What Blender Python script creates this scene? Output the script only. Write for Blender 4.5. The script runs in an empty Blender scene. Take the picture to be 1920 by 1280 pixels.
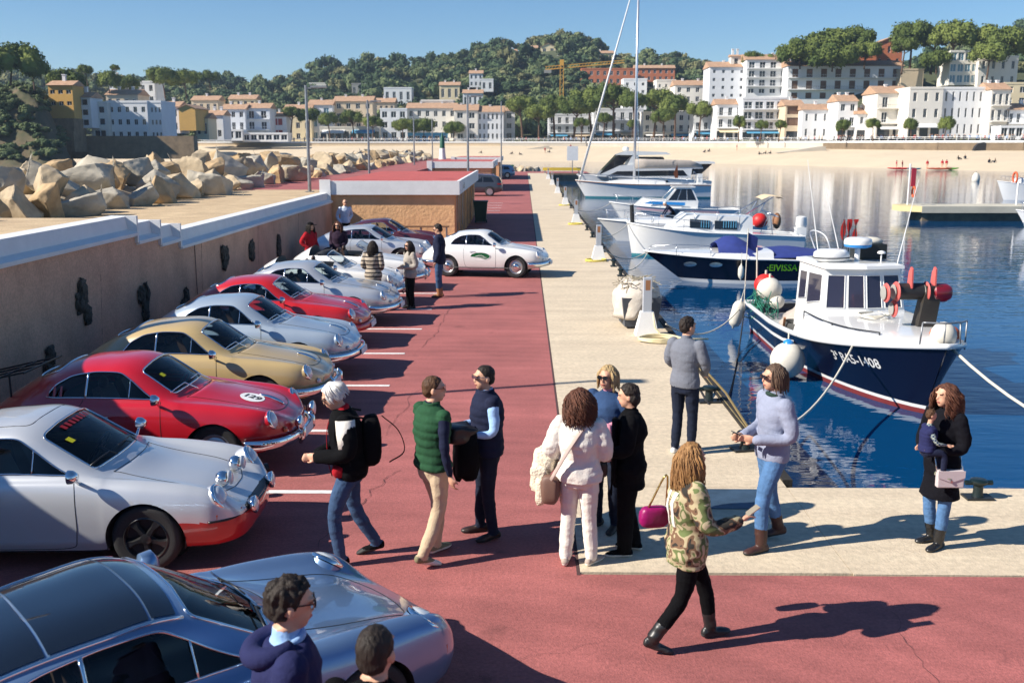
import bpy, bmesh, math, random
import numpy as np
from mathutils import Vector, Matrix, noise as mnoise
from mathutils.bvhtree import BVHTree
R = math.radians
rng = random.Random(7)
sc = bpy.context.scene
COL = sc.collection
# ------------------------------------------------------------------ camera
CAM_H, FPX, PITCH, YAW = 3.9, 1867.0, 0.19565, 0.01156
cam = bpy.data.objects.new('camera', bpy.data.cameras.new('camera'))
COL.objects.link(cam)
cam.location = (0, 0, CAM_H)
cam.rotation_euler = (math.pi / 2 - PITCH, 0, YAW)
cam.data.sensor_width = 36
cam.data.lens = 35.0
cam.data.clip_start = 0.05
cam.data.clip_end = 6000
cam.data.dof.use_dof = True
cam.data.dof.focus_distance = 12.5
cam.data.dof.aperture_fstop = 3.2
sc.camera = cam
# ------------------------------------------------------------------ sky, sun, exposure
SUN_EL, SHADOW_AZ = R(35.3), R(17)
w = bpy.data.worlds.new('World'); sc.world = w; w.use_nodes = True
nt = w.node_tree
sky = nt.nodes.new('ShaderNodeTexSky'); sky.sky_type = 'NISHITA'; sky.sun_disc = False
sky.sun_elevation = SUN_EL
sky.sun_rotation = R(253)
sky.air_density = 1.0; sky.dust_density = 0.0; sky.ozone_density = 6.0; sky.altitude = 300
bg = nt.nodes['Background']; bg.inputs['Strength'].default_value = 0.072
hs_ = nt.nodes.new('ShaderNodeHueSaturation'); hs_.inputs['Saturation'].default_value = 1.12
nt.links.new(sky.outputs[0], hs_.inputs['Color']); nt.links.new(hs_.outputs[0], bg.inputs[0])
sun = bpy.data.objects.new('sun', bpy.data.lights.new('sun', 'SUN'))
sun.data.energy = 5.0; sun.data.angle = R(0.53); sun.data.color = (1.0, 0.93, 0.83)
sun_dir = Vector((math.cos(SHADOW_AZ) * math.cos(SUN_EL), math.sin(SHADOW_AZ) * math.cos(SUN_EL), -math.sin(SUN_EL)))
sun.rotation_euler = sun_dir.to_track_quat('-Z', 'Y').to_euler()
sun.location = (-30, -10, 40)
COL.objects.link(sun)
sc.view_settings.view_transform = 'Standard'; sc.view_settings.look = 'None'
sc.view_settings.exposure = 0.74; sc.view_settings.gamma = 1.0
sc.cycles.use_denoising = True
sc.cycles.max_bounces = 8; sc.cycles.transparent_max_bounces = 12
sc.cycles.caustics_reflective = False; sc.cycles.caustics_refractive = False
sc.cycles.sample_clamp_indirect = 6.0

# ------------------------------------------------------------------ measuring: a photo pixel at depth y -> world point
_cp, _sp, _cy, _sy = math.cos(PITCH), math.sin(PITCH), math.cos(YAW), math.sin(YAW)
def _ray(px, py):
    r = (px - 960) / FPX; u = -(py - 640) / FPX
    fy = _cp + u * _sp; fz = -_sp + u * _cp
    return r * _cy - fy * _sy, r * _sy + fy * _cy, fz
def W(px, py, Y):
    d = _ray(px, py); t = Y / d[1]
    return Vector((d[0] * t, Y, CAM_H + d[2] * t))
def G(px, py, z=0.0):
    d = _ray(px, py); t = (z - CAM_H) / d[2]
    return Vector((d[0] * t, d[1] * t, z))

# ------------------------------------------------------------------ materials
MATS = {}
def lin(c):
    return tuple((v / 12.92 if v <= 0.04045 else ((v + 0.055) / 1.055) ** 2.4) for v in c)
def rgb(r, g, b):
    return lin((r / 255, g / 255, b / 255))
def M(name, col=(.5, .5, .5), rough=.6, metal=0., var=0., vscale=3., bump=0., bscale=20., coat=0., spec=.5,
      col2=None, stretch=None, emit=None, alpha=None, detail=5., coords='Object', thresh=None):
    """one principled material; var mixes a darker/lighter (or col2) tone by noise, bump adds fine relief"""
    if name in MATS: return MATS[name]
    m = bpy.data.materials.new(name); m.use_nodes = True
    n = m.node_tree.nodes; l = m.node_tree.links; b = n['Principled BSDF']
    b.inputs['Base Color'].default_value = (*col, 1); b.inputs['Roughness'].default_value = rough
    b.inputs['Metallic'].default_value = metal; b.inputs['Coat Weight'].default_value = coat
    b.inputs['Coat Roughness'].default_value = .04; b.inputs['Specular IOR Level'].default_value = spec
    if var or bump or col2:
        tc = n.new('ShaderNodeTexCoord'); mp = n.new('ShaderNodeMapping')
        l.new(tc.outputs[coords], mp.inputs[0])
        if stretch: mp.inputs['Scale'].default_value = stretch
    if var or col2:
        t = n.new('ShaderNodeTexNoise'); t.inputs['Scale'].default_value = vscale; t.inputs['Detail'].default_value = detail
        t.inputs['Roughness'].default_value = .65
        l.new(mp.outputs[0], t.inputs[0])
        r = n.new('ShaderNodeValToRGB'); e = r.color_ramp.elements
        lo, hi = thresh or (.3, .72)
        e[0].position, e[1].position = lo, hi
        c2 = col2 or tuple(min(1, c * (1 + var)) for c in col)
        c1 = col if col2 else tuple(c * (1 - var) for c in col)
        e[0].color = (*c1, 1); e[1].color = (*c2, 1)
        l.new(t.outputs[0], r.inputs[0]); l.new(r.outputs[0], b.inputs['Base Color'])
    if bump:
        t2 = n.new('ShaderNodeTexNoise'); t2.inputs['Scale'].default_value = bscale; t2.inputs['Detail'].default_value = 6
        l.new(mp.outputs[0], t2.inputs[0])
        bp = n.new('ShaderNodeBump'); bp.inputs['Strength'].default_value = bump; bp.inputs['Distance'].default_value = .02
        l.new(t2.outputs[0], bp.inputs['Height']); l.new(bp.outputs[0], b.inputs['Normal'])
    if emit: b.inputs['Emission Color'].default_value = (*col, 1); b.inputs['Emission Strength'].default_value = emit
    if alpha is not None: b.inputs['Alpha'].default_value = alpha
    MATS[name] = m
    return m
def glass(name, tint=(.6, .7, .7), mixf=.55, rough=.02):
    """thin window pane: tinted see-through with a real fresnel reflection"""
    if name in MATS: return MATS[name]
    m = bpy.data.materials.new(name); m.use_nodes = True
    n = m.node_tree.nodes; l = m.node_tree.links
    for x in list(n):
        if x.type != 'OUTPUT_MATERIAL': n.remove(x)
    tr = n.new('ShaderNodeBsdfTransparent'); tr.inputs[0].default_value = (*tint, 1)
    gl = n.new('ShaderNodeBsdfGlossy'); gl.inputs['Roughness'].default_value = rough
    fr = n.new('ShaderNodeFresnel'); fr.inputs[0].default_value = 1.5
    mx = n.new('ShaderNodeMixShader')
    l.new(fr.outputs[0], mx.inputs[0]); l.new(tr.outputs[0], mx.inputs[1]); l.new(gl.outputs[0], mx.inputs[2])
    l.new(mx.outputs[0], n['Material Output'].inputs[0])
    MATS[name] = m
    return m

# ------------------------------------------------------------------ mesh helpers
ORD = 'first second third fourth fifth sixth seventh eighth ninth tenth eleventh twelfth thirteenth fourteenth fifteenth sixteenth seventeenth eighteenth nineteenth twentieth'.split()
def nth(i): return ORD[i] if i < 20 else 'twenty-' + ORD[i - 20] if i < 29 else 'thirtieth' if i == 29 else 'thirty-' + ORD[i - 30] if i < 39 else 'fortieth' if i == 39 else 'forty-' + ORD[i - 40]
class MB:
    """collects verts and faces; build() links them as ONE mesh object"""
    def __init__(s): s.v = []; s.f = []; s.mi = []
    def add(s, vs, fs, mi=0):
        o = len(s.v); s.v += [tuple(v) for v in vs]; s.f += [tuple(i + o for i in f) for f in fs]; s.mi += [mi] * len(fs); return s
    def box(s, x0, x1, y0, y1, z0, z1, mi=0, mat=None):
        vs = [(x, y, z) for z in (z0, z1) for y in (y0, y1) for x in (x0, x1)]
        if mat is not None: vs = [mat @ Vector(v) for v in vs]
        return s.add(vs, [(0, 2, 3, 1), (4, 5, 7, 6), (0, 1, 5, 4), (2, 6, 7, 3), (0, 4, 6, 2), (1, 3, 7, 5)], mi)
    def bar(s, a, b, wx, wz=None, mi=0):
        """square bar from a to b"""
        return s.tube([a, b], [wx / 2 * 1.414] * 2, 4, mi=mi, rot=math.pi / 4)
    def tube(s, pts, rad, n=8, caps=True, mi=0, rot=0., flat=1., closed=False, up=None):
        pts = [Vector(p) for p in pts]; k = len(pts)
        if not hasattr(rad, '__len__'): rad = [rad] * k
        o = len(s.v); prev = None
        for i, p in enumerate(pts):
            if closed: t = (pts[(i + 1) % k] - pts[i - 1])
            else: t = (pts[min(i + 1, k - 1)] - pts[max(i - 1, 0)])
            if t.length < 1e-9: t = Vector((0, 0, 1))
            t.normalize()
            if prev is None:
                u = Vector(up) if up is not None else (Vector((0, 0, 1)) if abs(t.z) < .9 else Vector((1, 0, 0)))
                a = t.cross(u).normalized()
            else:
                a = (prev - t * prev.dot(t)).normalized()
            prev = a; b = t.cross(a)
            for j in range(n):
                an = 2 * math.pi * j / n + rot
                s.v.append(tuple(p + a * (math.cos(an) * rad[i]) + b * (math.sin(an) * rad[i] * flat)))
        m = k if closed else k - 1
        for i in range(m):
            for j in range(n):
                i2 = (i + 1) % k
                s.f.append((o + i * n + j, o + i * n + (j + 1) % n, o + i2 * n + (j + 1) % n, o + i2 * n + j)); s.mi.append(mi)
        if caps and not closed:
            s.f.append(tuple(o + j for j in reversed(range(n)))); s.mi.append(mi)
            s.f.append(tuple(o + (k - 1) * n + j for j in range(n))); s.mi.append(mi)
        return s
    def lathe(s, prof, n=24, mat=None, mi=0, cap0=True, cap1=True):
        """prof: (r, h) pairs, turned about local z; mat places it"""
        o = len(s.v)
        for r, h in prof:
            for j in range(n):
                a = 2 * math.pi * j / n; v = Vector((r * math.cos(a), r * math.sin(a), h))
                s.v.append(tuple(mat @ v if mat is not None else v))
        for i in range(len(prof) - 1):
            for j in range(n):
                s.f.append((o + i * n + j, o + i * n + (j + 1) % n, o + (i + 1) * n + (j + 1) % n, o + (i + 1) * n + j)); s.mi.append(mi)
        if cap0: s.f.append(tuple(o + j for j in reversed(range(n)))); s.mi.append(mi)
        if cap1: s.f.append(tuple(o + (len(prof) - 1) * n + j for j in range(n))); s.mi.append(mi)
        return s
    def loft(s, rings, mi=0, closed=True, cap=True):
        o = len(s.v); n = len(rings[0])
        for r in rings: s.v += [tuple(p) for p in r]
        for i in range(len(rings) - 1):
            for j in range(n if closed else n - 1):
                s.f.append((o + i * n + j, o + i * n + (j + 1) % n, o + (i + 1) * n + (j + 1) % n, o + (i + 1) * n + j)); s.mi.append(mi)
        if cap and closed:
            s.f.append(tuple(o + j for j in reversed(range(n)))); s.mi.append(mi)
            s.f.append(tuple(o + (len(rings) - 1) * n + j for j in range(n))); s.mi.append(mi)
        return s
    def prism(s, poly, h0, h1, axis='z', mi=0, mat=None):
        """2-D polygon pushed along an axis; axis y: poly in (x,z); axis x: poly in (y,z)"""
        def P(p, h):
            v = Vector((p[0], p[1], h) if axis == 'z' else (p[0], h, p[1]) if axis == 'y' else (h, p[0], p[1]))
            return mat @ v if mat is not None else v
        n = len(poly); vs = [P(p, h0) for p in poly] + [P(p, h1) for p in poly]
        fs = [tuple(range(n)), tuple(range(2 * n - 1, n - 1, -1))] + [(j, n + j, n + (j + 1) % n, (j + 1) % n) for j in range(n)]
        return s.add(vs, fs, mi)
    def ball(s, c, r, n=12, k=8, mi=0, mat=None):
        if not hasattr(r, '__len__'): r = (r, r, r)
        rings = []
        for i in range(k + 1):
            th = math.pi * i / k; rr = max(math.sin(th), 1e-3)
            rings.append([Vector((c[0] + r[0] * rr * math.cos(2 * math.pi * j / n), c[1] + r[1] * rr * math.sin(2 * math.pi * j / n), c[2] - r[2] * math.cos(th))) for j in range(n)])
        if mat is not None: rings = [[mat @ p for p in q] for q in rings]
        return s.loft(rings, mi)
    def mesh(s, name, mats=None, smooth=None, fix=True):
        me = bpy.data.meshes.new(name); me.from_pydata(s.v, [], s.f)
        if mats is not None:
            for m in (mats if isinstance(mats, (list, tuple)) else [mats]): me.materials.append(m)
            if len(me.materials) > 1: me.polygons.foreach_set('material_index', s.mi)
        if fix:
            bm = bmesh.new(); bm.from_mesh(me); bmesh.ops.recalc_face_normals(bm, faces=bm.faces); bm.to_mesh(me); bm.free()
        if smooth is not None:
            me.polygons.foreach_set('use_smooth', [True] * len(me.polygons))
            if smooth < 179: me.set_sharp_from_angle(angle=R(smooth))
        me.update()
        return me
    def build(s, name, mats, parent=None, smooth=None, loc=None, rz=0., fix=True):
        return ob(name, s.mesh(name, mats, smooth, fix), parent, loc, rz)
def ob(name, data, parent=None, loc=None, rz=0.):
    o = bpy.data.objects.new(name, data); COL.objects.link(o)
    if parent is not None: o.parent = parent
    if loc is not None: o.location = loc
    if rz: o.rotation_euler = (0, 0, rz)
    return o
def tag(o, label=None, cat=None, group=None, kind=None):
    if label: o['label'] = label
    if cat: o['category'] = cat
    if group: o['group'] = group
    if kind: o['kind'] = kind
    return o
def thing(name, label, cat, loc=(0, 0, 0), rz=0., group=None):
    return tag(ob(name, None, None, loc, rz), label, cat, group)
def copy_tree(o, parent=None):
    c = o.copy(); COL.objects.link(c); c.parent = parent
    for ch in o.children: copy_tree(ch, c)
    return c
def struct(o): o['kind'] = 'structure'; return o
def text_mesh(txt, size, bold=0.0, shear=0., sx=1.):
    """flat lettering in the xy plane, centred"""
    cu = bpy.data.curves.new('lettering', 'FONT'); cu.body = txt; cu.size = size; cu.align_x = 'CENTER'; cu.align_y = 'CENTER'
    cu.offset = bold; cu.shear = shear; cu.resolution_u = 3
    t = bpy.data.objects.new('lettering', cu); COL.objects.link(t)
    dg = bpy.context.evaluated_depsgraph_get(); me = bpy.data.meshes.new_from_object(t.evaluated_get(dg))
    bpy.data.objects.remove(t); bpy.data.curves.remove(cu)
    if sx != 1.:
        for v in me.vertices: v.co.x *= sx
    return me
def rope(pts, n=24):
    """Catmull-Rom through points"""
    P = [Vector(p) for p in pts]; P = [P[0] * 2 - P[1]] + P + [P[-1] * 2 - P[-2]]; out = []
    for i in range(1, len(P) - 2):
        for k in range(n):
            t = k / n; a, b, c, d = P[i - 1], P[i], P[i + 1], P[i + 2]
            out.append(.5 * ((2 * b) + (c - a) * t + (2 * a - 5 * b + 4 * c - d) * t * t + (3 * b - a - 3 * c + d) * t ** 3))
    out.append(P[-2]); return out
def sag(a, b, s, n=14):
    a, b = Vector(a), Vector(b)
    return [a.lerp(b, i / n) - Vector((0, 0, s * 4 * (i / n) * (1 - i / n))) for i in range(n + 1)]
# ================================================================== materials of the setting
m_red = M('red_asphalt', rgb(162, 94, 90), .85, var=.12, vscale=1.1, bump=.35, bscale=60, col2=None)
m_conc = M('quay_concrete', rgb(204, 188, 162), .9, var=.08, vscale=.9, bump=.3, bscale=45)
m_concwall = M('quay_side', rgb(120, 108, 90), .9, var=.3, vscale=1.5, bump=.5, bscale=14)
m_walk = M('walkway_concrete', rgb(196, 172, 136), .9, var=.1, vscale=1.2, bump=.25, bscale=30)
m_white = M('white_paint', (.74, .74, .73), .7, var=.06, vscale=3, bump=.15, bscale=25)
m_stucco = M('ochre_stucco', rgb(224, 176, 128), .95, var=.12, vscale=2.2, bump=1.0, bscale=9)
m_wallbrown = M('brown_stucco', rgb(212, 168, 140), .95, var=.12, vscale=1.2, bump=.3, bscale=16)
m_darkstone = M('dark_stone', rgb(78, 72, 64), .9, var=.4, vscale=9, bump=.8, bscale=22)
m_line = M('line_paint', (.72, .71, .69), .8, var=.2, vscale=8)
m_crack = M('crack', (.07, .035, .035), 1.)
m_steel = M('galvanised_steel', (.30, .31, .32), .45, metal=.7, var=.2, vscale=5)
m_black = M('black_iron', (.015, .017, .018), .5)
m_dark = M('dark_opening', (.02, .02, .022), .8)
# red asphalt gets fine speckle and worn streaks on top of the noise
def stains(m):
    n = m.node_tree.nodes; l = m.node_tree.links; b = n['Principled BSDF']; src = b.inputs['Base Color'].links[0].from_socket; tc = n.new('ShaderNodeTexCoord')
    def layer(src, tex, lo, hi, c0, c1):
        r = n.new('ShaderNodeValToRGB'); e = r.color_ramp.elements; e[0].position, e[1].position = lo, hi; e[0].color = (c0, c0, c0, 1); e[1].color = (c1, c1, c1, 1); l.new(tex.outputs[0], r.inputs[0])
        x = n.new('ShaderNodeMix'); x.data_type = 'RGBA'; x.blend_type = 'MULTIPLY'; x.inputs[0].default_value = 1; l.new(src, x.inputs[6]); l.new(r.outputs[0], x.inputs[7]); return x.outputs[2]
    a = n.new('ShaderNodeTexNoise'); a.inputs['Scale'].default_value = .45; a.inputs['Detail'].default_value = 6; a.inputs['Roughness'].default_value = .6; l.new(tc.outputs['Object'], a.inputs[0])
    mp = n.new('ShaderNodeMapping'); mp.inputs['Location'].default_value = (1.5, -3, 0); l.new(tc.outputs['Object'], mp.inputs[0])
    wv = n.new('ShaderNodeTexWave'); wv.wave_type = 'RINGS'; wv.rings_direction = 'Z'; wv.inputs['Scale'].default_value = .8; wv.inputs['Distortion'].default_value = 2.5; wv.inputs['Detail'].default_value = 4; wv.inputs['Detail Scale'].default_value = 2.; l.new(mp.outputs[0], wv.inputs[0])
    sp = n.new('ShaderNodeTexNoise'); sp.inputs['Scale'].default_value = 2.6; sp.inputs['Detail'].default_value = 2; l.new(tc.outputs['Object'], sp.inputs[0])
    s1 = layer(src, a, .3, .75, .84, 1.12); s2 = layer(s1, wv, 0, 1, .95, 1.05); s3 = layer(s2, sp, .24, .34, .72, 1.); l.new(s3, b.inputs['Base Color'])
def enrich(m, fine, streak, amt=1.):
    n = m.node_tree.nodes; l = m.node_tree.links; b = n['Principled BSDF']
    src = b.inputs['Base Color'].links[0].from_socket
    tc = n.new('ShaderNodeTexCoord')
    a = n.new('ShaderNodeTexNoise'); a.inputs['Scale'].default_value = fine; a.inputs['Detail'].default_value = 3
    l.new(tc.outputs['Object'], a.inputs[0])
    ra = n.new('ShaderNodeValToRGB'); ra.color_ramp.elements[0].position = .33; ra.color_ramp.elements[1].position = .68
    ra.color_ramp.elements[0].color = (.72, .72, .72, 1); ra.color_ramp.elements[1].color = (1.22, 1.2, 1.2, 1)
    l.new(a.outputs[0], ra.inputs[0])
    mp = n.new('ShaderNodeMapping'); mp.inputs['Scale'].default_value = streak; mp.inputs['Rotation'].default_value = (0, 0, .25)
    l.new(tc.outputs['Object'], mp.inputs[0])
    s = n.new('ShaderNodeTexNoise'); s.inputs['Scale'].default_value = 1.; s.inputs['Detail'].default_value = 8; s.inputs['Roughness'].default_value = .7
    l.new(mp.outputs[0], s.inputs[0])
    rs = n.new('ShaderNodeValToRGB'); rs.color_ramp.elements[0].position = .35; rs.color_ramp.elements[1].position = .7
    rs.color_ramp.elements[0].color = (.82, .8, .8, 1); rs.color_ramp.elements[1].color = (1.12, 1.14, 1.14, 1)
    l.new(s.outputs[0], rs.inputs[0])
    x1 = n.new('ShaderNodeMix'); x1.data_type = 'RGBA'; x1.blend_type = 'MULTIPLY'; x1.inputs[0].default_value = amt
    x2 = n.new('ShaderNodeMix'); x2.data_type = 'RGBA'; x2.blend_type = 'MULTIPLY'; x2.inputs[0].default_value = min(1, amt * 1.3)
    l.new(src, x1.inputs[6]); l.new(ra.outputs[0], x1.inputs[7]); l.new(x1.outputs[2], x2.inputs[6]); l.new(rs.outputs[0], x2.inputs[7])
    l.new(x2.outputs[2], b.inputs['Base Color'])
enrich(m_red, 30, (.3, 2.2, 1), .6); stains(m_red); enrich(m_conc, 14, (.12, 2.2, 1), .45); enrich(m_walk, 40, (1, 1, 1)); enrich(m_wallbrown, 30, (1, .8, .5), .5)

# ================================================================== quay
mb = MB()
mb.box(-7.7, 3.03, -12, 146, -4, -.03); mb.box(3.03, 60, -12, 10.98, -4, -.03)
struct(mb.build('quay', m_concwall))
mb = MB(); mb.add([(-7.62, -12, 0), (60, -12, 0), (60, 8.42, 0), (.515, 8.62, 0), (.515, 138, 0), (9, 138, 0), (9, 146, 0), (-7.62, 146, 0)], [(0, 1, 2, 3), (0, 3, 4, 7), (4, 5, 6, 7)])
red = struct(mb.build('pavement', m_red)); red['label'] = 'red painted asphalt of the harbour quay'
pier = struct(MB().box(.53, 9, 138, 146, -4, -.03).build('pier_head', m_concwall))
quay = bpy.data.objects['quay']
# concrete slabs with open joints, children of the quay
y0 = 8.66
k = 0
while y0 < 138:
    y1 = min(y0 + (2.36 if k == 0 else 6.2), 138)
    b = .004
    s = MB().box(.535, 3.05, y0, y1 - .012, -.12, .006).build('slab', m_conc, quay); y0 = y1; k += 1
x0 = 3.056
while x0 < 40:
    x1 = x0 + 5.8
    a = 8.655 - (x0 - .5) * .006
    s = MB().prism([(x0, a), (x1 - .012, a - .035), (x1 - .012, 11.0), (x0, 11.0)], -.12, .006).build('slab', m_conc, quay); x0 = x1
# white parking lines
for i, (y, xa, xb) in enumerate([(8.2, -6.8, -2.5), (10.8, -6.8, -2.05), (13.27, -6.8, -2.3), (15.9, -6.8, -2.2), (18.46, -6.8, -2.25), (21.0, -6.8, -2.18), (23.6, -6.8, -2.2), (26.2, -6.8, -2.25), (35, -6, -2.0)]):
    ob('parking_line', MB().box(xa, xb, y - .05, y + .05, .003, .007).mesh('parking_line', m_line), red)
for i in range(5):
    ob('parking_line', MB().box(-2.5, -1.4, 57 + i * 2.6, 57.12 + i * 2.6, .003, .007).mesh('parking_line', m_line), red)
# cracks in the asphalt and concrete: thin dark ribbons
def crack(a, b, amp, seed, parent, wid=.006):
    r = random.Random(seed); a = Vector(a); b = Vector(b); n = 26; d = (b - a); nrm = Vector((-d.y, d.x, 0)).normalized(); off = 0; L = []
    for i in range(n + 1):
        off += r.uniform(-1, 1) * amp; L.append(a.lerp(b, i / n) + nrm * off)
    mb = MB()
    for i in range(n):
        w0 = wid * r.uniform(.2, .85); p, q = L[i], L[i + 1]
        mb.add([p - nrm * w0, p + nrm * w0, q + nrm * w0, q - nrm * w0], [(0, 1, 2, 3)])
    mb.build('crack', m_crack, parent)
crack((-2.05, 9.2, .0085), (-1.6, 11.6, .0085), .05, 1, red); crack((-1.9, 12.6, .0085), (-1.5, 16.5, .0085), .05, 2, red, .004)
crack((-2.0, 19, .0085), (-1.75, 24, .0085), .05, 3, red); crack((-.3, 7.0, .0085), (.8, 7.5, .0085), .03, 4, red, .002)
crack((1.72, 8.75, .0125), (1.9, 10.0, .0125), .025, 5, quay, .005); crack((3.1, 7.9, .0085), (2.9, 5.5, .0085), .05, 6, red, .003)
crack((-.6, 18.2, .0085), (.5, 19.0, .0085), .05, 9, red, .005)
ob('joint', MB().box(.5, .533, 8.6, 138, -.01, .0015).mesh('joint', m_crack), quay)
# steel cover plate let into the slab
pl = tag(MB().box(1.98, 2.75, 10.3, 10.92, .008, .016).build('cover_plate', M('blue_steel_plate', rgb(70, 92, 112), .55, metal=.4, var=.25, vscale=4)), 'blue grey steel cover plate let into the quay by the corner', 'cover plate')
# black-and-yellow timber edge rail along the lower quay edge
er = thing('edge_rail', 'weathered timber fender rail along the quay edge', 'rail', (0, 0, 0))
mb = MB(); mb.box(3.055, 3.17, 11.2, 137, -.2, .03); mb.build('timber', M('tarred_timber', rgb(40, 36, 30), .85, var=.4, vscale=3, bump=.5), er)
mb = MB(); mb.box(3.085, 3.1, 11.6, 17.2, .032, .04); mb.build('worn_paint_strip', M('worn_rail_paint', rgb(140, 124, 84), .7, var=.4, vscale=6), er)

# ================================================================== sea
def water_mat():
    m = bpy.data.materials.new('sea_water'); m.use_nodes = True
    n = m.node_tree.nodes; l = m.node_tree.links; b = n['Principled BSDF']
    b.inputs['Base Color'].default_value = (.001, .046, .135, 1); b.inputs['Roughness'].default_value = .03; b.inputs['IOR'].default_value = 1.34
    tc = n.new('ShaderNodeTexCoord')
    hs = []
    for sc_, st, rot in (((.9, 2.6, 1), 1.0, .15), ((3.2, 7.5, 1), .28, -.2), ((.12, .3, 1), 1.6, .3)):
        mp = n.new('ShaderNodeMapping'); mp.inputs['Scale'].default_value = sc_; mp.inputs['Rotation'].default_value = (0, 0, rot)
        l.new(tc.outputs['Object'], mp.inputs[0])
        t = n.new('ShaderNodeTexNoise'); t.inputs['Scale'].default_value = 1.; t.inputs['Detail'].default_value = 2.; l.new(mp.outputs[0], t.inputs[0])
        mu = n.new('ShaderNodeMath'); mu.operation = 'MULTIPLY'; mu.inputs[1].default_value = st; l.new(t.outputs[0], mu.inputs[0]); hs.append(mu)
    a = n.new('ShaderNodeMath'); l.new(hs[0].outputs[0], a.inputs[0]); l.new(hs[1].outputs[0], a.inputs[1])
    a2 = n.new('ShaderNodeMath'); l.new(a.outputs[0], a2.inputs[0]); l.new(hs[2].outputs[0], a2.inputs[1])
    bp = n.new('ShaderNodeBump'); bp.inputs['Strength'].default_value = .24; bp.inputs['Distance'].default_value = .05
    l.new(a2.outputs[0], bp.inputs['Height']); l.new(bp.outputs[0], b.inputs['Normal'])
    return m
WZ = -1.1
sea = struct(ob('sea', MB().add([(-900, -60, WZ), (900, -60, WZ), (900, 420, WZ), (-900, 420, WZ)], [(0, 1, 2, 3)]).mesh('sea', water_mat())))

# ================================================================== wall on the landward side of the parking row
def prof(zb): return [(-7.6, zb - .03), (-7.55, zb - .03), (-7.55, zb + .03), (-7.74, zb + .09), (-7.78, zb + .34), (-8.06, zb + .36), (-8.06, zb - .05), (-7.6, zb - .05)]
wall = thing('quay_wall', 'brown rendered retaining wall with white stepped coping behind the parked cars', 'wall')
secs = [(-10, 11.6, 2.8), (11.6, 12.8, 2.5), (12.8, 13.8, 2.33), (13.8, 19.5, 2.17), (19.5, 20.75, 2.0), (20.75, 21.95, 1.83), (21.95, 39.7, 1.655)]
mb = MB()
for a, b, zb in secs: mb.prism([(-7.62, 0), (-7.62, zb - .03), (-8.05, zb - .03), (-8.05, 0)], a, b, 'y')
mb.build('wall_face', m_wallbrown, wall)
for a, b, zb in secs:
    c = MB(); pr = prof(zb); c.loft([[(x, a + .001, z) for x, z in pr], [(x, b - .001, z) for x, z in pr]]); c.build('coping', m_white, wall)
for i, (a, b, zb) in enumerate(secs[:6]):   # risers of the stepped coping
    zn = secs[i + 1][2]
    MB().box(-8.06, -7.56, b - .06, b + .015, zn + .0, zb + .355).build('coping_riser', m_white, wall)
for yy in (12.5, 17.5, 23.2, 28.3, 33.5): crack((-7.597, yy, .05), (-7.597, yy + .2, 1.6), .0, 20, wall, .004)
mb = MB(); mb.box(-7.605, -7.598, 22.9, 22.925, .1, 1.62); mb.build('joint', m_crack, wall)
# dark stone ornaments set in the wall
r = random.Random(5)
for i, (px, py, hh) in enumerate([(153, 567, .5), (270, 572, .45), (345, 572, .35), (420, 484, .45), (522, 462, .4), (95, 690, .4), (470, 470, .3)]):
    d = _ray(px, py); t = -7.6 / d[0]; y = d[1] * t; z = CAM_H + d[2] * t
    o = thing('stone_ornament', ['dark slate ornament of upright slabs on the wall, leftmost one', 'dark rounded slate ornament on the wall above the red and beige cars', 'small dark slate ornament low on the wall behind the blue silver coupe', 'dark grey slate ornament on the wall above the red coupe without number', 'narrow slate ornament high on the wall behind the woman in the cap', 'dark slate ornament low on the wall behind the front cars', 'small slate ornament on the wall beside the narrow one'][i], 'stone ornament', (-7.6, y, z), 0, 'slate ornaments on the wall')
    for k in range(5):
        bm = bmesh.new(); bmesh.ops.create_icosphere(bm, subdivisions=3, radius=1)
        cy, cz = r.uniform(-.16, .16), r.uniform(-.5, .5) * hh; ry, rz_ = r.uniform(.07, .12), r.uniform(.13, .24)
        for v in bm.verts:
            p = v.co.copy(); nz = mnoise.noise(p * 2.1 + Vector((i * 3., k * 5., 0))) * .35 + mnoise.noise(p * 6 + Vector((k, i, 2))) * .14
            p *= 1 + nz; v.co = Vector((p.x * .07 + .02, p.y * ry + cy + p.z * .04 * r.choice((-1, 1)), p.z * rz_ + cz))
        me = bpy.data.meshes.new('stone'); bm.to_mesh(me); bm.free(); me.materials.append(m_darkstone); ob('stone', me, o)

# ================================================================== walkway behind the wall
mb = MB(); mb.box(-13.5, -8.06, -10, 19.6, -1, 2.47); mb.box(-13.5, -8.06, 19.6, 20.8, -1, 2.3); mb.box(-13.5, -8.06, 20.8, 22, -1, 2.12); mb.box(-13.5, -8.06, 22, 44, -1, 1.93)
struct(mb.build('walkway', m_walk))
mb = MB(); mb.box(-13.5, -7.95, 44, 140, -1, 1.93)
struct(mb.build('upper_path', m_red))

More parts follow.
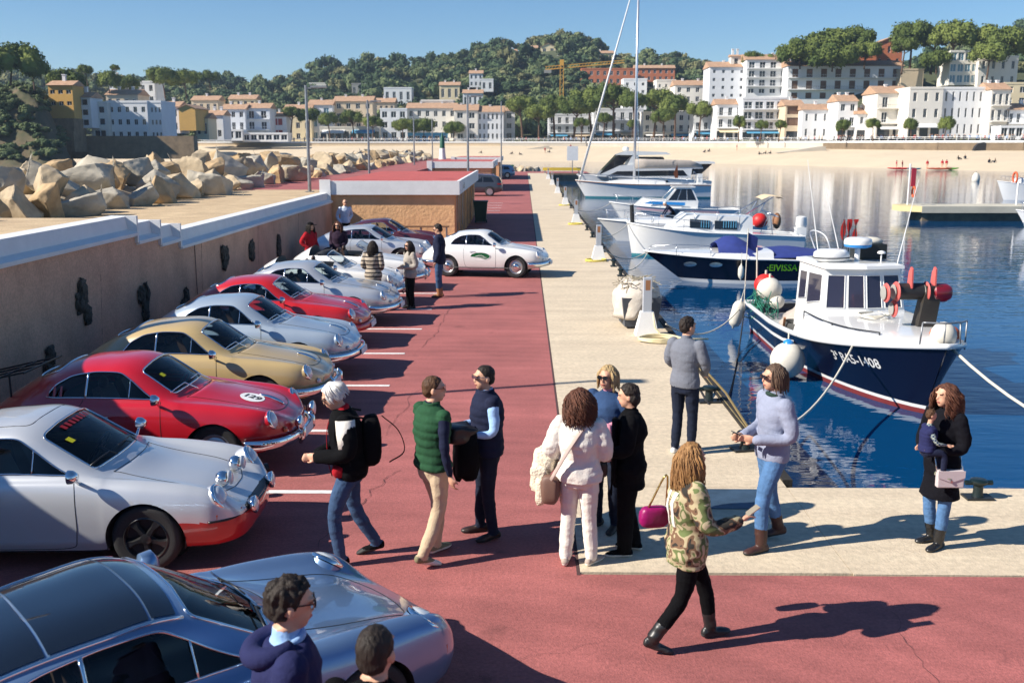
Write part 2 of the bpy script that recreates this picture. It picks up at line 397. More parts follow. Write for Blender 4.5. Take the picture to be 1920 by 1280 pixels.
# ================================================================== kiosks in line along the quay
m_roofred = M('red_roof_coat', rgb(176, 84, 78), .85, var=.15, vscale=1.5, bump=.2)
def kiosk(ya, yb, label, xl=-7.6, xr=-2.75, detail=True):
    k = thing('kiosk', label, 'kiosk', (0, 0, 0), 0, 'flat roofed harbour kiosks')
    MB().box(xl - .35, xr, ya + .12, yb - .1, 0, 1.97).build('wall', m_stucco, k)
    MB().box(xl - .3, xr + .1, ya + .08, yb, 2.3, 2.41).build('roof', m_roofred, k)
    f = MB(); f.box(xl - .35, xr + .22, ya - .05, ya + .08, 1.93, 2.47); f.build('fascia', m_white, k)
    f = MB(); f.box(xr + .1, xr + .22, ya + .081, yb, 1.93, 2.47); f.build('fascia', m_white, k)
    f = MB(); f.box(xl - .45, xl - .02, ya - .12, ya - .051, 1.62, 2.52); f.build('end_block', m_white, k)
    if detail:
        for y in (ya + .35, ya + 2.6, ya + 5, ya + 7.6, ya + 10.4, ya + 13):
            d = MB(); d.box(xr - .02, xr + .03, y, y + 1.1, .05, 1.9); d.build('door', M('dark_red_door', rgb(92, 34, 38), .5, var=.15), k)
            d = MB(); d.box(xr - .0, xr + .07, y - .1, y - .02, .0, 1.93); d.build('door_post', m_stucco, k); d = MB(); d.box(xr, xr + .07, y + 1.12, y + 1.2, 0, 1.93); d.build('door_post', m_stucco, k)
        for y, h in ((ya + 1.55, 1.2), (ya + 4.0, 1.5)):
            MB().box(xr, xr + .06, y, y + .7, 1.9 - h, 1.85).build('panel', M('kiosk_dark_panel', rgb(50, 42, 44), .5), k)
        s = MB(); s.box(xr + .222, xr + .235, ya + 1.8, ya + 3.2, 2.0, 2.38); s.build('sign', m_white, k)
        s = MB(); s.add([(xr + .238, ya + 2.2, 2.08), (xr + .238, ya + 2.75, 2.08), (xr + .238, ya + 2.5, 2.33)], [(0, 1, 2)]); s.box(xr + .236, xr + .24, ya + 2.85, ya + 3.05, 2.08, 2.3); s.build('sign_mark', m_black, k)
    return k
kiosk(39.7, 56.3, 'nearest flat roofed kiosk with ochre walls and white fascia')
kiosk(84, 99, 'second ochre kiosk farther along the quay beyond the grey estate car')
kiosk(112, 126, 'farthest low kiosk with red roof near the end of the quay', detail=False)
# bench against the kiosk front
b = thing('bench', 'long wooden bench in front of the ochre kiosk wall', 'bench', (-4.0, 38.9, 0))
MB().box(-1.1, 1.1, -.2, .2, .72, .77).build('seat', M('bench_wood', rgb(120, 88, 62), .7, var=.2), b)
for x in (-1.0, 0, 1.0):
    l_ = MB(); l_.bar((x, -.16, 0), (x, -.16, .72), .04); l_.bar((x, .16, 0), (x, .16, .72), .04); l_.bar((x, -.16, .3), (x, .16, .3), .03); l_.build('leg', m_steel, b)
bn = thing('waste_bin', 'dark green wheeled waste bin beside the kiosk', 'bin', (-2.15, 50.2, 0))
MB().loft([[(-.26, -.3, .08), (.26, -.3, .08), (.26, .3, .08), (-.26, .3, .08)], [(-.34, -.38, 1.05), (.34, -.38, 1.05), (.34, .38, 1.05), (-.34, .38, 1.05)]]).build('body', M('bin_green', rgb(28, 56, 48), .5), bn)
MB().box(-.37, .37, -.41, .41, 1.052, 1.12).build('lid', M('bin_green', rgb(28, 56, 48), .5), bn)
for s in (-1, 1): MB().lathe([(.09, -.03), (.09, .03)], 12, Matrix.Translation((s * .28, .3, .09)) @ Matrix.Rotation(R(90), 4, 'Y')).build('wheel', m_black, bn)
bn = thing('waste_bin', 'small green bin at the far end of the quay', 'bin', (-1.75, 128, 0))
MB().box(-.5, .5, -.5, .5, .05, 1.2).build('body', M('bin_green2', rgb(40, 110, 80), .5), bn); MB().box(-.55, .55, -.55, .55, 1.202, 1.3).build('lid', M('bin_green2'), bn)

# ================================================================== lamp posts
def lamp(x, y, z0, h, label, head=True):
    t = thing('lamp_post', label, 'lamp post', (x, y, z0), 0, 'lamp posts along the breakwater')
    MB().tube([(0, 0, 0), (0, 0, h)], [.075, .055], 12).build('pole', m_steel, t)
    MB().box(-.16, .16, -.16, .16, 0, .03).build('base_plate', m_steel, t)
    if head:
        MB().bar((0, 0, h - .12), (.55, 0, h - .1), .05).build('arm', m_steel, t)
        MB().box(.2, .85, -.13, .13, h - .1, h - .02).build('lamp_head', m_steel, t)
lamp(-8.5, 13.3, 2.47, 4.75, 'steel lamp post beside the near end of the walkway')
for i, (x, y, z0, ty, hd) in enumerate([(-8.95, 42, 1.93, 160, 1), (-9.85, 64.3, 1.93, 188, 1), (-10.5, 97, 1.93, 210, 0), (-11.0, 122, 1.93, 222, 0), (-3.25, 59, 0, 178, 1), (-2.3, 104, 0, 190, 0)]):
    px = 982 + x / y * FPX; h = W(px, ty, y).z - z0
    lamp(x, y, z0, h, ['tall steel lamp post at the kiosk corner, nearest of the row', 'second steel lamp post along the boulders', 'third steel lamp post along the boulders', 'fourth thin lamp post along the boulders', 'pale lamp post rising behind the nearest kiosk roof', 'thin lamp post beside the second kiosk'][i], bool(hd))

# ================================================================== breakwater boulders
m_rocks = [M('boulder_tan', rgb(182, 164, 136), .95, var=.34, vscale=1.6, bump=1., bscale=5), M('boulder_ochre', rgb(176, 150, 114), .95, var=.38, vscale=1.8, bump=1., bscale=5),
           M('boulder_grey', rgb(174, 166, 150), .95, var=.34, vscale=1.5, bump=1., bscale=6)]
protos = []
for s in range(9):
    r = random.Random(50 + s); bm = bmesh.new()
    pts = []
    for _ in range(13):
        v = Vector((r.gauss(0, 1), r.gauss(0, 1), r.gauss(0, 1))).normalized(); pts.append(bm.verts.new(Vector((v.x * .62, v.y * .5, v.z * .46)) * r.uniform(.85, 1.15)))
    bmesh.ops.convex_hull(bm, input=pts)
    bmesh.ops.delete(bm, geom=[v for v in bm.verts if not v.link_faces], context='VERTS')
    bmesh.ops.bevel(bm, geom=list(bm.edges), offset=.018, segments=1, affect='EDGES', profile=.6)
    bmesh.ops.triangulate(bm, faces=bm.faces)
    bmesh.ops.subdivide_edges(bm, edges=[e for e in bm.edges if e.calc_length() > .12], cuts=2, use_grid_fill=True)
    bmesh.ops.triangulate(bm, faces=bm.faces)
    bmesh.ops.subdivide_edges(bm, edges=[e for e in bm.edges if e.calc_length() > .07], cuts=1)
    bmesh.ops.triangulate(bm, faces=bm.faces)
    bmesh.ops.subdivide_edges(bm, edges=[e for e in bm.edges if e.calc_length() > .05], cuts=1)
    bmesh.ops.triangulate(bm, faces=bm.faces)
    off = Vector((s * 7.1, s * 3.3, 0))
    bm.normal_update()
    for v in bm.verts:
        p = v.co; v.co = p + v.normal * (mnoise.ridged_multi_fractal(p * 2.4 + off, .9, 2.2, 5, .9, 2.) * .022 - .03 + mnoise.noise(p * 1.6 + off) * .06 + mnoise.noise(p * 9 + off) * .014)
    me = bpy.data.meshes.new('boulder'); bm.to_mesh(me); bm.free(); me.materials.append(m_rocks[s % 3])
    me.polygons.foreach_set('use_smooth', [True] * len(me.polygons)); me.set_sharp_from_angle(angle=R(22))
    protos.append(me)
r = random.Random(11); nb = 0
def boulder(x, y, z, s, label, g='boulders of the breakwater'):
    o = ob('boulder', protos[r.randrange(9)], None, (x, y, z)); o.rotation_euler = (r.uniform(-.5, .5), r.uniform(-.5, .5), r.uniform(0, 6.3))
    o.scale = (s * r.uniform(.85, 1.25), s * r.uniform(.85, 1.2), s * r.uniform(.8, 1.15)); tag(o, label, 'boulder', g)
rows = [(-11.6, 2.3, 1.1, 1.3), (-12.7, 2.75, 1.5, 1.65), (-14.1, 3.1, 1.6, 1.9), (-15.8, 3.1, 1.8, 2.2), (-17.8, 2.4, 2.2, 2.6)]
for ri, (x, z, s, step) in enumerate(rows):
    y = 13.5 + ri * 1.0; kb = 0
    while y < 138:
        zz = z - (0.45 if y > 22 else 0) * (1 if ri < 2 else .6) - (.25 if y > 60 else 0)
        sc_ = s * r.uniform(.7, 1.12)
        if ri == 0 and r.random() < .3: sc_ *= .55
        boulder(x + r.uniform(-.35, .35), y, zz - .15 * r.random() - (.35 if ri == 0 else 0), sc_, ('boulder in the front row beside the walkway, ' + nth(kb) + ' from the near end') if ri == 0 and kb < 40 else 'rough boulder in the ' + ['front row beyond the second lamp post', 'second row behind the walkway', 'crest row', 'row behind the crest', 'seaward row'][ri] + ' of the breakwater'); nb += 1; kb += 1
        y += step * r.uniform(.72, 1.0) * (1 if y < 45 else 1.45)
boulder(-11.9, 18.6, 2.8, 1.7, 'large pale boulder with a flat lit face in the front of the breakwater'); boulder(-12.2, 15.9, 2.9, 1.8, 'biggest tan boulder at the near end of the breakwater')
for i, (x, y) in enumerate([(-.4, 148.2), (-1.4, 148.6), (.9, 148.5), (1.9, 148.9)]): boulder(x, y, .1, 1.5, nth(i) + ' dark boulder from the left at the far end of the red quay', 'boulders at the quay end')
mb = MB(); mb.prism([(-11.4, -1.5), (-11.4, 1.5), (-14, 2.4), (-17.5, 2.4), (-24, -1.5)], 8, 140, 'y'); struct(mb.build('breakwater_core', m_rocks[0]))
# ================================================================== beach, promenade and hills across the bay
m_sand = M('beach_sand', rgb(206, 188, 160), .95, var=.07, vscale=.12, bump=.2, bscale=2, coords='Object')
m_prom = M('promenade_paving', rgb(190, 182, 168), .9, var=.1, vscale=.3)
m_promwall = M('promenade_wall', rgb(120, 104, 84), .95, var=.25, vscale=.5, bump=.5, bscale=3)
m_hill = M('hill_ground', rgb(74, 80, 50), 1., var=.4, vscale=.05)
SHORE = [(-700, 330, 372, 3.6), (0, 310, 345, 3.4), (300, 303, 335, 3.3), (600, 300, 332, 3.3), (800, 297, 332, 3.35), (940, 294, 330, 3.3), (1100, 290, 325, 3.2), (1250, 275, 312, 3.0), (1400, 252, 298, 2.9), (1545, 230, 275, 2.6), (1640, 215, 262, 2.5), (1760, 202, 248, 2.4), (1920, 186, 235, 2.4), (2300, 165, 215, 2.4), (2900, 150, 200, 2.4)]
def colx(px, Y): return W(px, 270, Y).x
mb = MB(); rows_ = []
for px, ys, yt, zt in SHORE:
    rows_.append([(colx(px, ys - 12), ys - 12, WZ - .9), (colx(px, ys), ys, WZ + .02), (colx(px, ys + (yt - ys) * .25), ys + (yt - ys) * .25, WZ + (zt - WZ) * .38), (colx(px, ys + (yt - ys) * .6), ys + (yt - ys) * .6, WZ + (zt - WZ) * .75), (colx(px, yt), yt, zt)])
mb.loft(rows_, closed=False, cap=False)
struct(mb.build('beach', m_sand, smooth=180))
PZ = 4.45
mb = MB()
rows_ = [[(colx(px, yt), yt - .2, PZ), (colx(px, yt + 160), yt + 160, PZ + .3)] for px, ys, yt, zt in SHORE]
mb.loft(rows_, closed=False, cap=False); struct(mb.build('promenade', m_prom))
pw = thing('sea_wall', 'low pale sea wall with brown stone stretch holding up the promenade', 'wall')
for i in range(len(SHORE) - 1):
    (pa, _, ya, za), (pb, _, yb, zb) = SHORE[i], SHORE[i + 1]
    a, b = Vector((colx(pa, ya), ya, 0)), Vector((colx(pb, yb), yb, 0)); n = Vector((b.y - a.y, -(b.x - a.x), 0)).normalized() * .35
    mb = MB(); vs = [(p.x + q.x, p.y + q.y, z) for z in (1.2, PZ - .25) for p, q in ((a, n * 0), (b, n * 0), (b, n), (a, n))]
    mb.add(vs, [(0, 1, 2, 3), (4, 7, 6, 5), (0, 4, 5, 1), (1, 5, 6, 2), (2, 6, 7, 3), (3, 7, 4, 0)]); mb.build('stone_face', m_promwall if pa >= 1545 else m_sand if pa < 940 else m_prom, pw)
    mb = MB(); vs = [(p.x + q.x, p.y + q.y, z) for z in (PZ - .24, PZ + .25) for p, q in ((a, n * -.3), (b, n * -.3), (b, n * 1.4), (a, n * 1.4))]
    mb.add(vs, [(0, 1, 2, 3), (4, 7, 6, 5), (0, 4, 5, 1), (1, 5, 6, 2), (2, 6, 7, 3), (3, 7, 4, 0)]); mb.build('cap', m_white, pw)
    if pa >= 300 and pb <= 2300:    # railing posts and rails
        mb = MB(); L = (b - a).length; k = int(L / 2.5)
        for q in range(k): p = a.lerp(b, (q + .5) / k); mb.box(p.x - .05, p.x + .05, p.y - .1, p.y, PZ + .25, PZ + 1.15)
        mb.tube([(a.x, a.y - .05, PZ + 1.15), (b.x, b.y - .05, PZ + 1.15)], .06, 4); mb.tube([(a.x, a.y - .05, PZ + .75), (b.x, b.y - .05, PZ + .75)], .035, 4)
        rl = mb.build('railing', m_white, pw); rl['kind'] = 'stuff'
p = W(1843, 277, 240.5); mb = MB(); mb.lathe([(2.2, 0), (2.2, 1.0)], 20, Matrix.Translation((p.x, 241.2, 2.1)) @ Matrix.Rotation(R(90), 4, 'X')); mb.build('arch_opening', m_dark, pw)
# ramps on the sand
for i, (pa, pb, Y) in enumerate([(1455, 1545, 268), (955, 1030, 318)]):
    a, b = W(pa, 275, Y), W(pb, 270, Y); mb = MB(); mb.prism([(a.x, 1.6), (b.x, 2.0), (b.x, 3.3), (b.x - 1, 3.3)], Y - 2, Y + 2, 'y')
    tag(mb.build('beach_ramp', m_prom), ['grey concrete ramp from the promenade onto the sand', 'low ramp on the sand in front of the pines'][i], 'ramp')
# hills: terrain grid
def interp(tab, x):
    if x <= tab[0][0]: return tab[0][1]
    for (a, va), (b, vb) in zip(tab, tab[1:]):
        if x <= b: return va + (vb - va) * (x - a) / (b - a)
    return tab[-1][1]
RIDGE = [(-900, 150), (-300, 140), (0, 150), (150, 152), (280, 165), (330, 152), (400, 158), (520, 168), (600, 140), (700, 126), (800, 124), (880, 112), (950, 92), (1050, 82), (1120, 90), (1160, 118), (1230, 118), (1300, 132), (1400, 150), (1500, 158), (1700, 130), (1800, 88), (1920, 62), (2200, 60), (2900, 90)]
YR = 640.
def hill_z(px, Y):
    zr = W(px, interp(RIDGE, px) + 8, YR).z
    t = min(max((Y - 372) / (YR - 372), 0), 1); t2 = t * t * (3 - 2 * t)
    z = PZ + .2 + (zr - PZ) * (.3 * t + .7 * t2)
    if Y > YR: z -= (Y - YR) * .25
    if px > 1380:    # steep bank behind the right hand houses
        s = min((px - 1380) / 250, 1); q = min(max((Y - 290) / 60, 0), 1); z = max(z, PZ + .3 + s * q * 24)
    return z + mnoise.noise(Vector((px * .01, Y * .02, 0))) * 1.5 * min(t * 4, 1)
pxs = list(range(-900, 2901, 50)); ys = [285, 300, 320, 345, 370, 400, 430, 460, 490, 520, 550, 580, 610, 640, 680, 760]
mb = MB(); mb.loft([[(colx(px, Y), Y, hill_z(px, Y) if Y > interp([(q[0], q[2]) for q in SHORE], px) + (38 if px < 1380 else 22) else -3.) for Y in ys] for px in pxs], closed=False, cap=False)
struct(mb.build('hill', m_hill, smooth=180))
struct(ob('far_ground', MB().add([(-1500, 700, -1.6), (1500, 700, -1.6), (1500, 1500, -1.6), (-1500, 1500, -1.6), (-1500, 380, -1.6), (1500, 380, -1.6)], [(0, 1, 2, 3), (4, 5, 1, 0)]).mesh('far_ground', m_hill)))

# ================================================================== trees
def foliage_mat(name, c1, c2):
    m = M(name, c1, .9, col2=c2, vscale=.35, detail=3, spec=.2, thresh=(.35, .65)); return m
m_pine = foliage_mat('pine_foliage', rgb(62, 78, 36), rgb(112, 122, 62)); m_pine2 = foliage_mat('dark_pine_foliage', rgb(50, 68, 40), rgb(92, 108, 62)); m_shrub = foliage_mat('olive_foliage', rgb(72, 82, 44), rgb(104, 108, 62))
m_bark = M('pine_bark', rgb(96, 74, 58), .95, var=.3, vscale=3, bump=.5)
def crown_geo(mb, c, rx, rz, nl, npl, leaf, rg, flat=.45):
    """umbrella crown: lobes, each an inner rough core and many loose leaf tufts"""
    for k in range(nl):
        a = rg.uniform(0, 6.283); q = math.sqrt(rg.random()) * .72
        lx, ly = math.cos(a) * q * rx, math.sin(a) * q * rx; lz = rz * ((1 - (q / .8) ** 2) * .55 * flat * 2 - .3 + rg.uniform(-.4, .22)); lr = rx * rg.uniform(.28, .42)
        o = Vector((c[0] + lx, c[1] + ly, c[2] + lz)); lzr = lr * rg.uniform(.6, .8)
        n, kk = 7, 5; rings = []
        for i in range(kk + 1):
            th = math.pi * i / kk
            rings.append([o + Vector((math.sin(th) * math.cos(6.283 * j / n) * lr * .82 * rg.uniform(.75, 1.15), math.sin(th) * math.sin(6.283 * j / n) * lr * .82 * rg.uniform(.75, 1.15), -math.cos(th) * lzr * .8)) for j in range(n)])
        mb.loft(rings)
        for _ in range(npl):
            d = Vector((rg.gauss(0, 1), rg.gauss(0, 1), rg.gauss(.25, 1))).normalized()
            p = o + Vector((d.x * lr, d.y * lr, d.z * lzr)) * rg.uniform(.78, 1.14)
            n_ = (d + Vector((rg.gauss(0, .5), rg.gauss(0, .5), rg.gauss(0, .5)))).normalized(); u = n_.orthogonal().normalized(); u.rotate(Matrix.Rotation(rg.uniform(0, 6.3), 3, n_)); v = n_.cross(u); s = leaf * rg.uniform(.6, 1.3)
            mb.add([p - u * s, p - v * s * .6, p + u * s, p + v * s * .6], [(0, 1, 2, 3)])
PINES = []
for s in range(6):
    rg = random.Random(200 + s); mb = MB(); crown_geo(mb, (0, 0, 0), 1., .5, 15, 60, .085, rg)
    PINES.append(mb.mesh('crown', m_pine if s % 2 else m_pine2, fix=False))
PINES_HI = []
for s in range(4):
    rg = random.Random(300 + s); mb = MB(); crown_geo(mb, (0, 0, 0), 1., .5, 24, 130, .055, rg)
    PINES_HI.append(mb.mesh('crown', m_pine, fix=False))
rt = random.Random(31)
def pine(x, y, z, h, rx, label, rz=None, lean=0., hi=False, group=None, mat=None, cat='tree'):
    t = thing('pine_tree', label, cat, (x, y, z), 0, group)
    rz = rz or rx * .6; top = h - rz * .95
    mb = MB(); bend = rt.uniform(-.08, .08) * h + lean
    P = [(0, 0, 0), (bend * .4, 0, top * .4), (bend, 0, top * .8), (bend * 1.2, 0, top)]
    mb.tube(rope(P, 4), [.035 * h * (1 - .6 * i / 12) * .8 for i in range(13)], 7)
    for k in range(6):
        a = rt.uniform(0, 6.28); q = rx * rt.uniform(.4, .75); b0 = Vector(rope(P, 4)[7 + k % 4])
        mb.tube([b0, b0.lerp(Vector((bend + math.cos(a) * q, math.sin(a) * q, top)), .6) - Vector((0, 0, .04 * h)), (bend * 1.1 + math.cos(a) * q, math.sin(a) * q, top + .1 * rx)], [.013 * h, .01 * h, .005 * h], 5)
    mb.build('trunk', m_bark, t, smooth=180)
    me = rt.choice(PINES_HI if hi else PINES)
    c = ob('crown', me, t, (bend * 1.15, 0, top + rz * .3), rt.uniform(0, 6.3)); c.scale = (rx, rx * rt.uniform(.85, 1.1), rz / .5)
    return t
def pine_px(px, ytop, ybase, wpx, Y, label, hi=False, group=None, rz=None, z=None):
    b = W(px, ybase, Y); zt = W(px, ytop, Y).z; zb = b.z if z is None else z
    pine(b.x, Y, zb, zt - zb, wpx / 2 / FPX * Y, label, rz=rz, hi=hi, group=group)
# big umbrella pines over the right hand houses
for i, (px, yt, yb, wp, Y) in enumerate(sorted([(1500, 72, 130, 90, 330), (1545, 56, 130, 95, 335), (1600, 50, 130, 80, 338), (1560, 80, 135, 90, 325), (1620, 78, 130, 60, 330), (1705, 44, 140, 82, 330), (1745, 52, 140, 70, 335), (1690, 70, 140, 50, 326), (1790, 42, 140, 86, 322), (1835, 48, 145, 80, 328), (1880, 52, 150, 90, 318), (1925, 60, 150, 90, 322), (1850, 80, 150, 70, 312), (1415, 98, 135, 40, 345), (1440, 102, 135, 30, 345), (1755, 95, 140, 60, 318), (1980, 60, 150, 110, 322)])):
    pine_px(px, yt, yb, wp, Y, nth(i) + ' umbrella pine of those on the slope above the white apartment blocks', True, 'umbrella pines above the houses')
# pines on the promenade
for i, (px, yt, yb, wp, Y) in enumerate(sorted([(545, 200, 268, 40, 338), (580, 205, 268, 45, 340), (620, 212, 268, 44, 338), (665, 208, 268, 46, 342), (700, 218, 268, 40, 338), (755, 222, 268, 48, 338), (795, 224, 268, 50, 340), (850, 228, 268, 46, 338), (980, 180, 266, 62, 342), (1010, 195, 266, 60, 336), (1040, 178, 266, 58, 345), (1075, 180, 266, 70, 336), (1110, 165, 266, 66, 345), (1150, 160, 266, 76, 338), (1190, 172, 266, 60, 330), (1225, 168, 265, 70, 334), (1265, 180, 265, 60, 326), (1310, 190, 265, 55, 318), (1245, 205, 265, 50, 316), (1130, 212, 266, 36, 324), (1090, 222, 266, 30, 324), (1185, 225, 266, 26, 322)])):
    pine_px(px, yt, yb, wp, Y, nth(i) + ' crooked umbrella pine of the row on the far promenade', True, 'pines along the promenade', z=PZ)
for i, (px, yt, yb, wp, Y) in enumerate(sorted([(1385, 218, 262, 32, 292), (1425, 225, 262, 26, 290), (1460, 226, 262, 22, 285), (1577, 226, 260, 30, 268), (1637, 222, 260, 28, 262), (1708, 222, 258, 32, 256), (1770, 220, 256, 34, 250)])):
    pine_px(px, yt, yb, wp, Y, nth(i) + ' small round pine from the left in front of the restaurants', True, 'small pines in front of the restaurants', rz=wp / 2 / FPX * Y * .8, z=PZ)
# left headland pines
for i, (px, yt, yb, wp, Y) in enumerate(sorted([(20, 84, 160, 110, 215), (-40, 90, 170, 110, 210), (65, 108, 170, 60, 222), (125, 130, 175, 75, 240), (165, 122, 165, 34, 300), (205, 135, 175, 55, 300), (240, 142, 175, 55, 320), (215, 122, 160, 20, 330), (310, 128, 185, 62, 330), (350, 132, 185, 55, 335), (395, 132, 170, 40, 420)])):
    pine_px(px, yt, yb, wp, Y, nth(i) + ' dark umbrella pine of those above the headland houses', True, 'pines above the headland')
# ================================================================== buildings
m_w = M('limewash_white', (.76, .76, .75), .85, var=.05, vscale=.4); m_w2 = M('warm_white', (.74, .70, .62), .85, var=.07, vscale=.4); m_w3 = M('cool_white', (.70, .71, .72), .85, var=.08, vscale=.5); m_cream = M('cream_render', rgb(226, 208, 170), .9, var=.06, vscale=.4); m_ochre = M('ochre_render', rgb(214, 168, 92), .9, var=.08, vscale=.4)
m_beige = M('beige_render', rgb(205, 186, 158), .9, var=.08, vscale=.4); m_terra = M('terracotta_render', rgb(196, 118, 82), .9, var=.1, vscale=.4); m_grey = M('grey_render', rgb(150, 148, 142), .9, var=.15, vscale=.4)
m_tile = M('clay_tiles', rgb(174, 140, 112), .9, var=.25, vscale=1.2, bump=.6, bscale=4); m_pane = M('dark_pane', (.02, .026, .034), .08, spec=.6); m_brownsh = M('brown_shutter', rgb(112, 84, 66), .7, var=.15); m_bluesh = M('blue_awning', rgb(90, 160, 196), .7); m_redsh = M('red_shutter', rgb(150, 62, 56), .7)
m_glassblue = M('blue_glass', rgb(96, 132, 150), .1, spec=.7); m_stonew = M('rubble_wall', rgb(138, 118, 92), .95, var=.3, vscale=.6, bump=1., bscale=2.5)
def win_mesh(name, pane, frame):
    mb = MB(); mb.box(-.5, .5, .1, .14, 0, 1, 0)
    for a, b, c, d in ((-.5, -.44, 0, 1), (.44, .5, 0, 1), (-.03, .03, 0, 1)): mb.box(a, b, .04, .1, c, d, 1)
    mb.box(-.5, .5, .04, .1, .95, 1, 1); mb.box(-.5, .5, .04, .1, 0, .05, 1)
    return mb.mesh(name, [pane, frame])
WM = {'dark': win_mesh('window', m_pane, m_w), 'brown': win_mesh('window', m_brownsh, m_brownsh), 'red': win_mesh('window', m_redsh, m_w), 'blue': win_mesh('window', m_glassblue, m_w), 'plain': win_mesh('window', m_pane, m_pane)}
HILLH = []
def house(x0, x1, yt, yb, Y, floors, cols, label, wall=m_w, roof='flat', depth=9., win='dark', ww=.45, wh=.55, balc=(), rot=0., name='house', group='houses across the bay', skip=(), zb=None, ground=None, chim=0, arch=False):
    """a house with real window openings: front towards the bay; balc = floors with a balcony, ground = style of street level"""
    a, b = W(x0, yb, Y), W(x1, yb, Y); z0 = min(a.z, b.z) if zb is None else zb; z1 = W((x0 + x1) / 2, yt, Y).z; wd = b.x - a.x; h = z1 - z0
    t = thing(name, label, 'house', (a.x + wd / 2, Y, z0 - .0), rot, group)
    hsh = sum(map(ord, label)) % 4
    if wall is m_w: wall = (m_w, m_w2, m_w3, m_w)[hsh]
    if roof == 'tile' and not chim: chim = 1 + hsh % 2
    if group == 'houses on the hills': HILLH.append((a.x + wd / 2, Y, wd / 2))
    fh = h / floors; cw = wd / cols; hw = wd / 2; ops = {}
    for f in range(floors):
        for c in range(cols):
            if (f, c) in skip: continue
            w_, h_ = cw * ww, fh * wh; zc = fh * f + fh * .24
            if f == 0 and ground: w_, h_, zc = cw * .8, fh * .72, fh * .02
            elif f in balc: h_ = fh * .7; zc = fh * f + fh * .06
            ops[(f, c)] = (-hw + cw * (c + .5) - w_ / 2, -hw + cw * (c + .5) + w_ / 2, zc, zc + h_)
    mb = MB(); dp = .35
    for f in range(floors):
        for c in range(cols):
            xa, xb, za, zb_ = -hw + cw * c, -hw + cw * (c + 1), fh * f, fh * (f + 1)
            if (f, c) not in ops: mb.add([(xa, 0, za), (xb, 0, za), (xb, 0, zb_), (xa, 0, zb_)], [(0, 1, 2, 3)]); continue
            p, q, s, u = ops[(f, c)]
            mb.add([(xa, 0, za), (xb, 0, za), (xb, 0, zb_), (xa, 0, zb_), (p, 0, s), (q, 0, s), (q, 0, u), (p, 0, u), (p, dp, s), (q, dp, s), (q, dp, u), (p, dp, u)],
                   [(0, 1, 5, 4), (1, 2, 6, 5), (2, 3, 7, 6), (3, 0, 4, 7), (4, 5, 9, 8), (5, 6, 10, 9), (6, 7, 11, 10), (7, 4, 8, 11), (8, 9, 10, 11)])
    mb.add([(-hw, 0, 0), (-hw, depth, 0), (-hw, depth, h), (-hw, 0, h), (hw, 0, 0), (hw, depth, 0), (hw, depth, h), (hw, 0, h)], [(0, 3, 2, 1), (4, 5, 6, 7), (1, 2, 6, 5), (3, 7, 6, 2)])
    if roof == 'gable': mb.add([(-hw, 0, h), (hw, 0, h), (0, 0, h + wd * .22), (-hw, depth, h), (hw, depth, h), (0, depth, h + wd * .22)], [(0, 1, 2), (3, 5, 4)])
    mb.build('wall', wall, t, fix=False)
    for (f, c), (p, q, s, u) in ops.items():
        o = ob('window', WM['plain' if f == 0 and ground else win], t, ((p + q) / 2, .12, s)); o.scale = (q - p - .02, 1, u - s)
    rb = MB()
    if roof == 'flat':
        mb = MB(); mb.box(-hw - .1, hw + .1, -.1, .25, h + .002, h + .55); mb.box(-hw - .1, -hw + .2, .25, depth, h + .002, h + .5); mb.box(hw - .2, hw + .1, .25, depth, h + .002, h + .5); mb.build('parapet', wall, t)
    elif roof == 'tile':
        rh = min(depth * .2, 2.2); rb.loft([[(-hw - .35, -.45, h + .003), (-hw - .35, depth * .5, h + rh), (-hw - .35, depth + .4, h), (-hw - .35, depth * .5, h - .05)], [(hw + .35, -.45, h + .003), (hw + .35, depth * .5, h + rh), (hw + .35, depth + .4, h), (hw + .35, depth * .5, h - .05)]]); rb.build('roof', m_tile, t)
        mb = MB(); mb.add([(-hw, 0, h), (-hw, depth * .5, h + rh - .15), (-hw, depth, h)], [(0, 1, 2)]); mb.add([(hw, 0, h), (hw, depth * .5, h + rh - .15), (hw, depth, h)], [(0, 1, 2)]); mb.build('gable', wall, t, fix=False)
    elif roof == 'gable':
        rh = wd * .22
        for s in (-1, 1): rb = MB(); rb.add([(0, -.4, h + rh + .12), (0, depth, h + rh + .12), (s * (hw + .4), depth, h - .02), (s * (hw + .4), -.4, h - .02), (0, -.4, h + rh - .1), (0, depth, h + rh - .1), (s * (hw + .4), depth, h - .2), (s * (hw + .4), -.4, h - .2)], [(0, 1, 2, 3), (4, 7, 6, 5), (0, 3, 7, 4), (2, 1, 5, 6), (3, 2, 6, 7)]); rb.build('roof', m_tile, t)
    for f in balc:
        s = MB(); s.box(-hw + .1, hw - .1, -1.2, -.002, fh * f - .12, fh * f + .05); s.build('balcony', wall, t)
        s = MB()
        s.box(-hw + .1, hw - .1, -1.2, -1.14, fh * f + .95, fh * f + 1.02)
        for q in range(int(wd / .5)): s.box(-hw + .1 + q * .5, -hw + .14 + q * .5, -1.19, -1.15, fh * f + .05, fh * f + .96)
        rl = s.build('balcony_railing', m_w if f % 2 else m_grey, t); rl['kind'] = 'stuff'
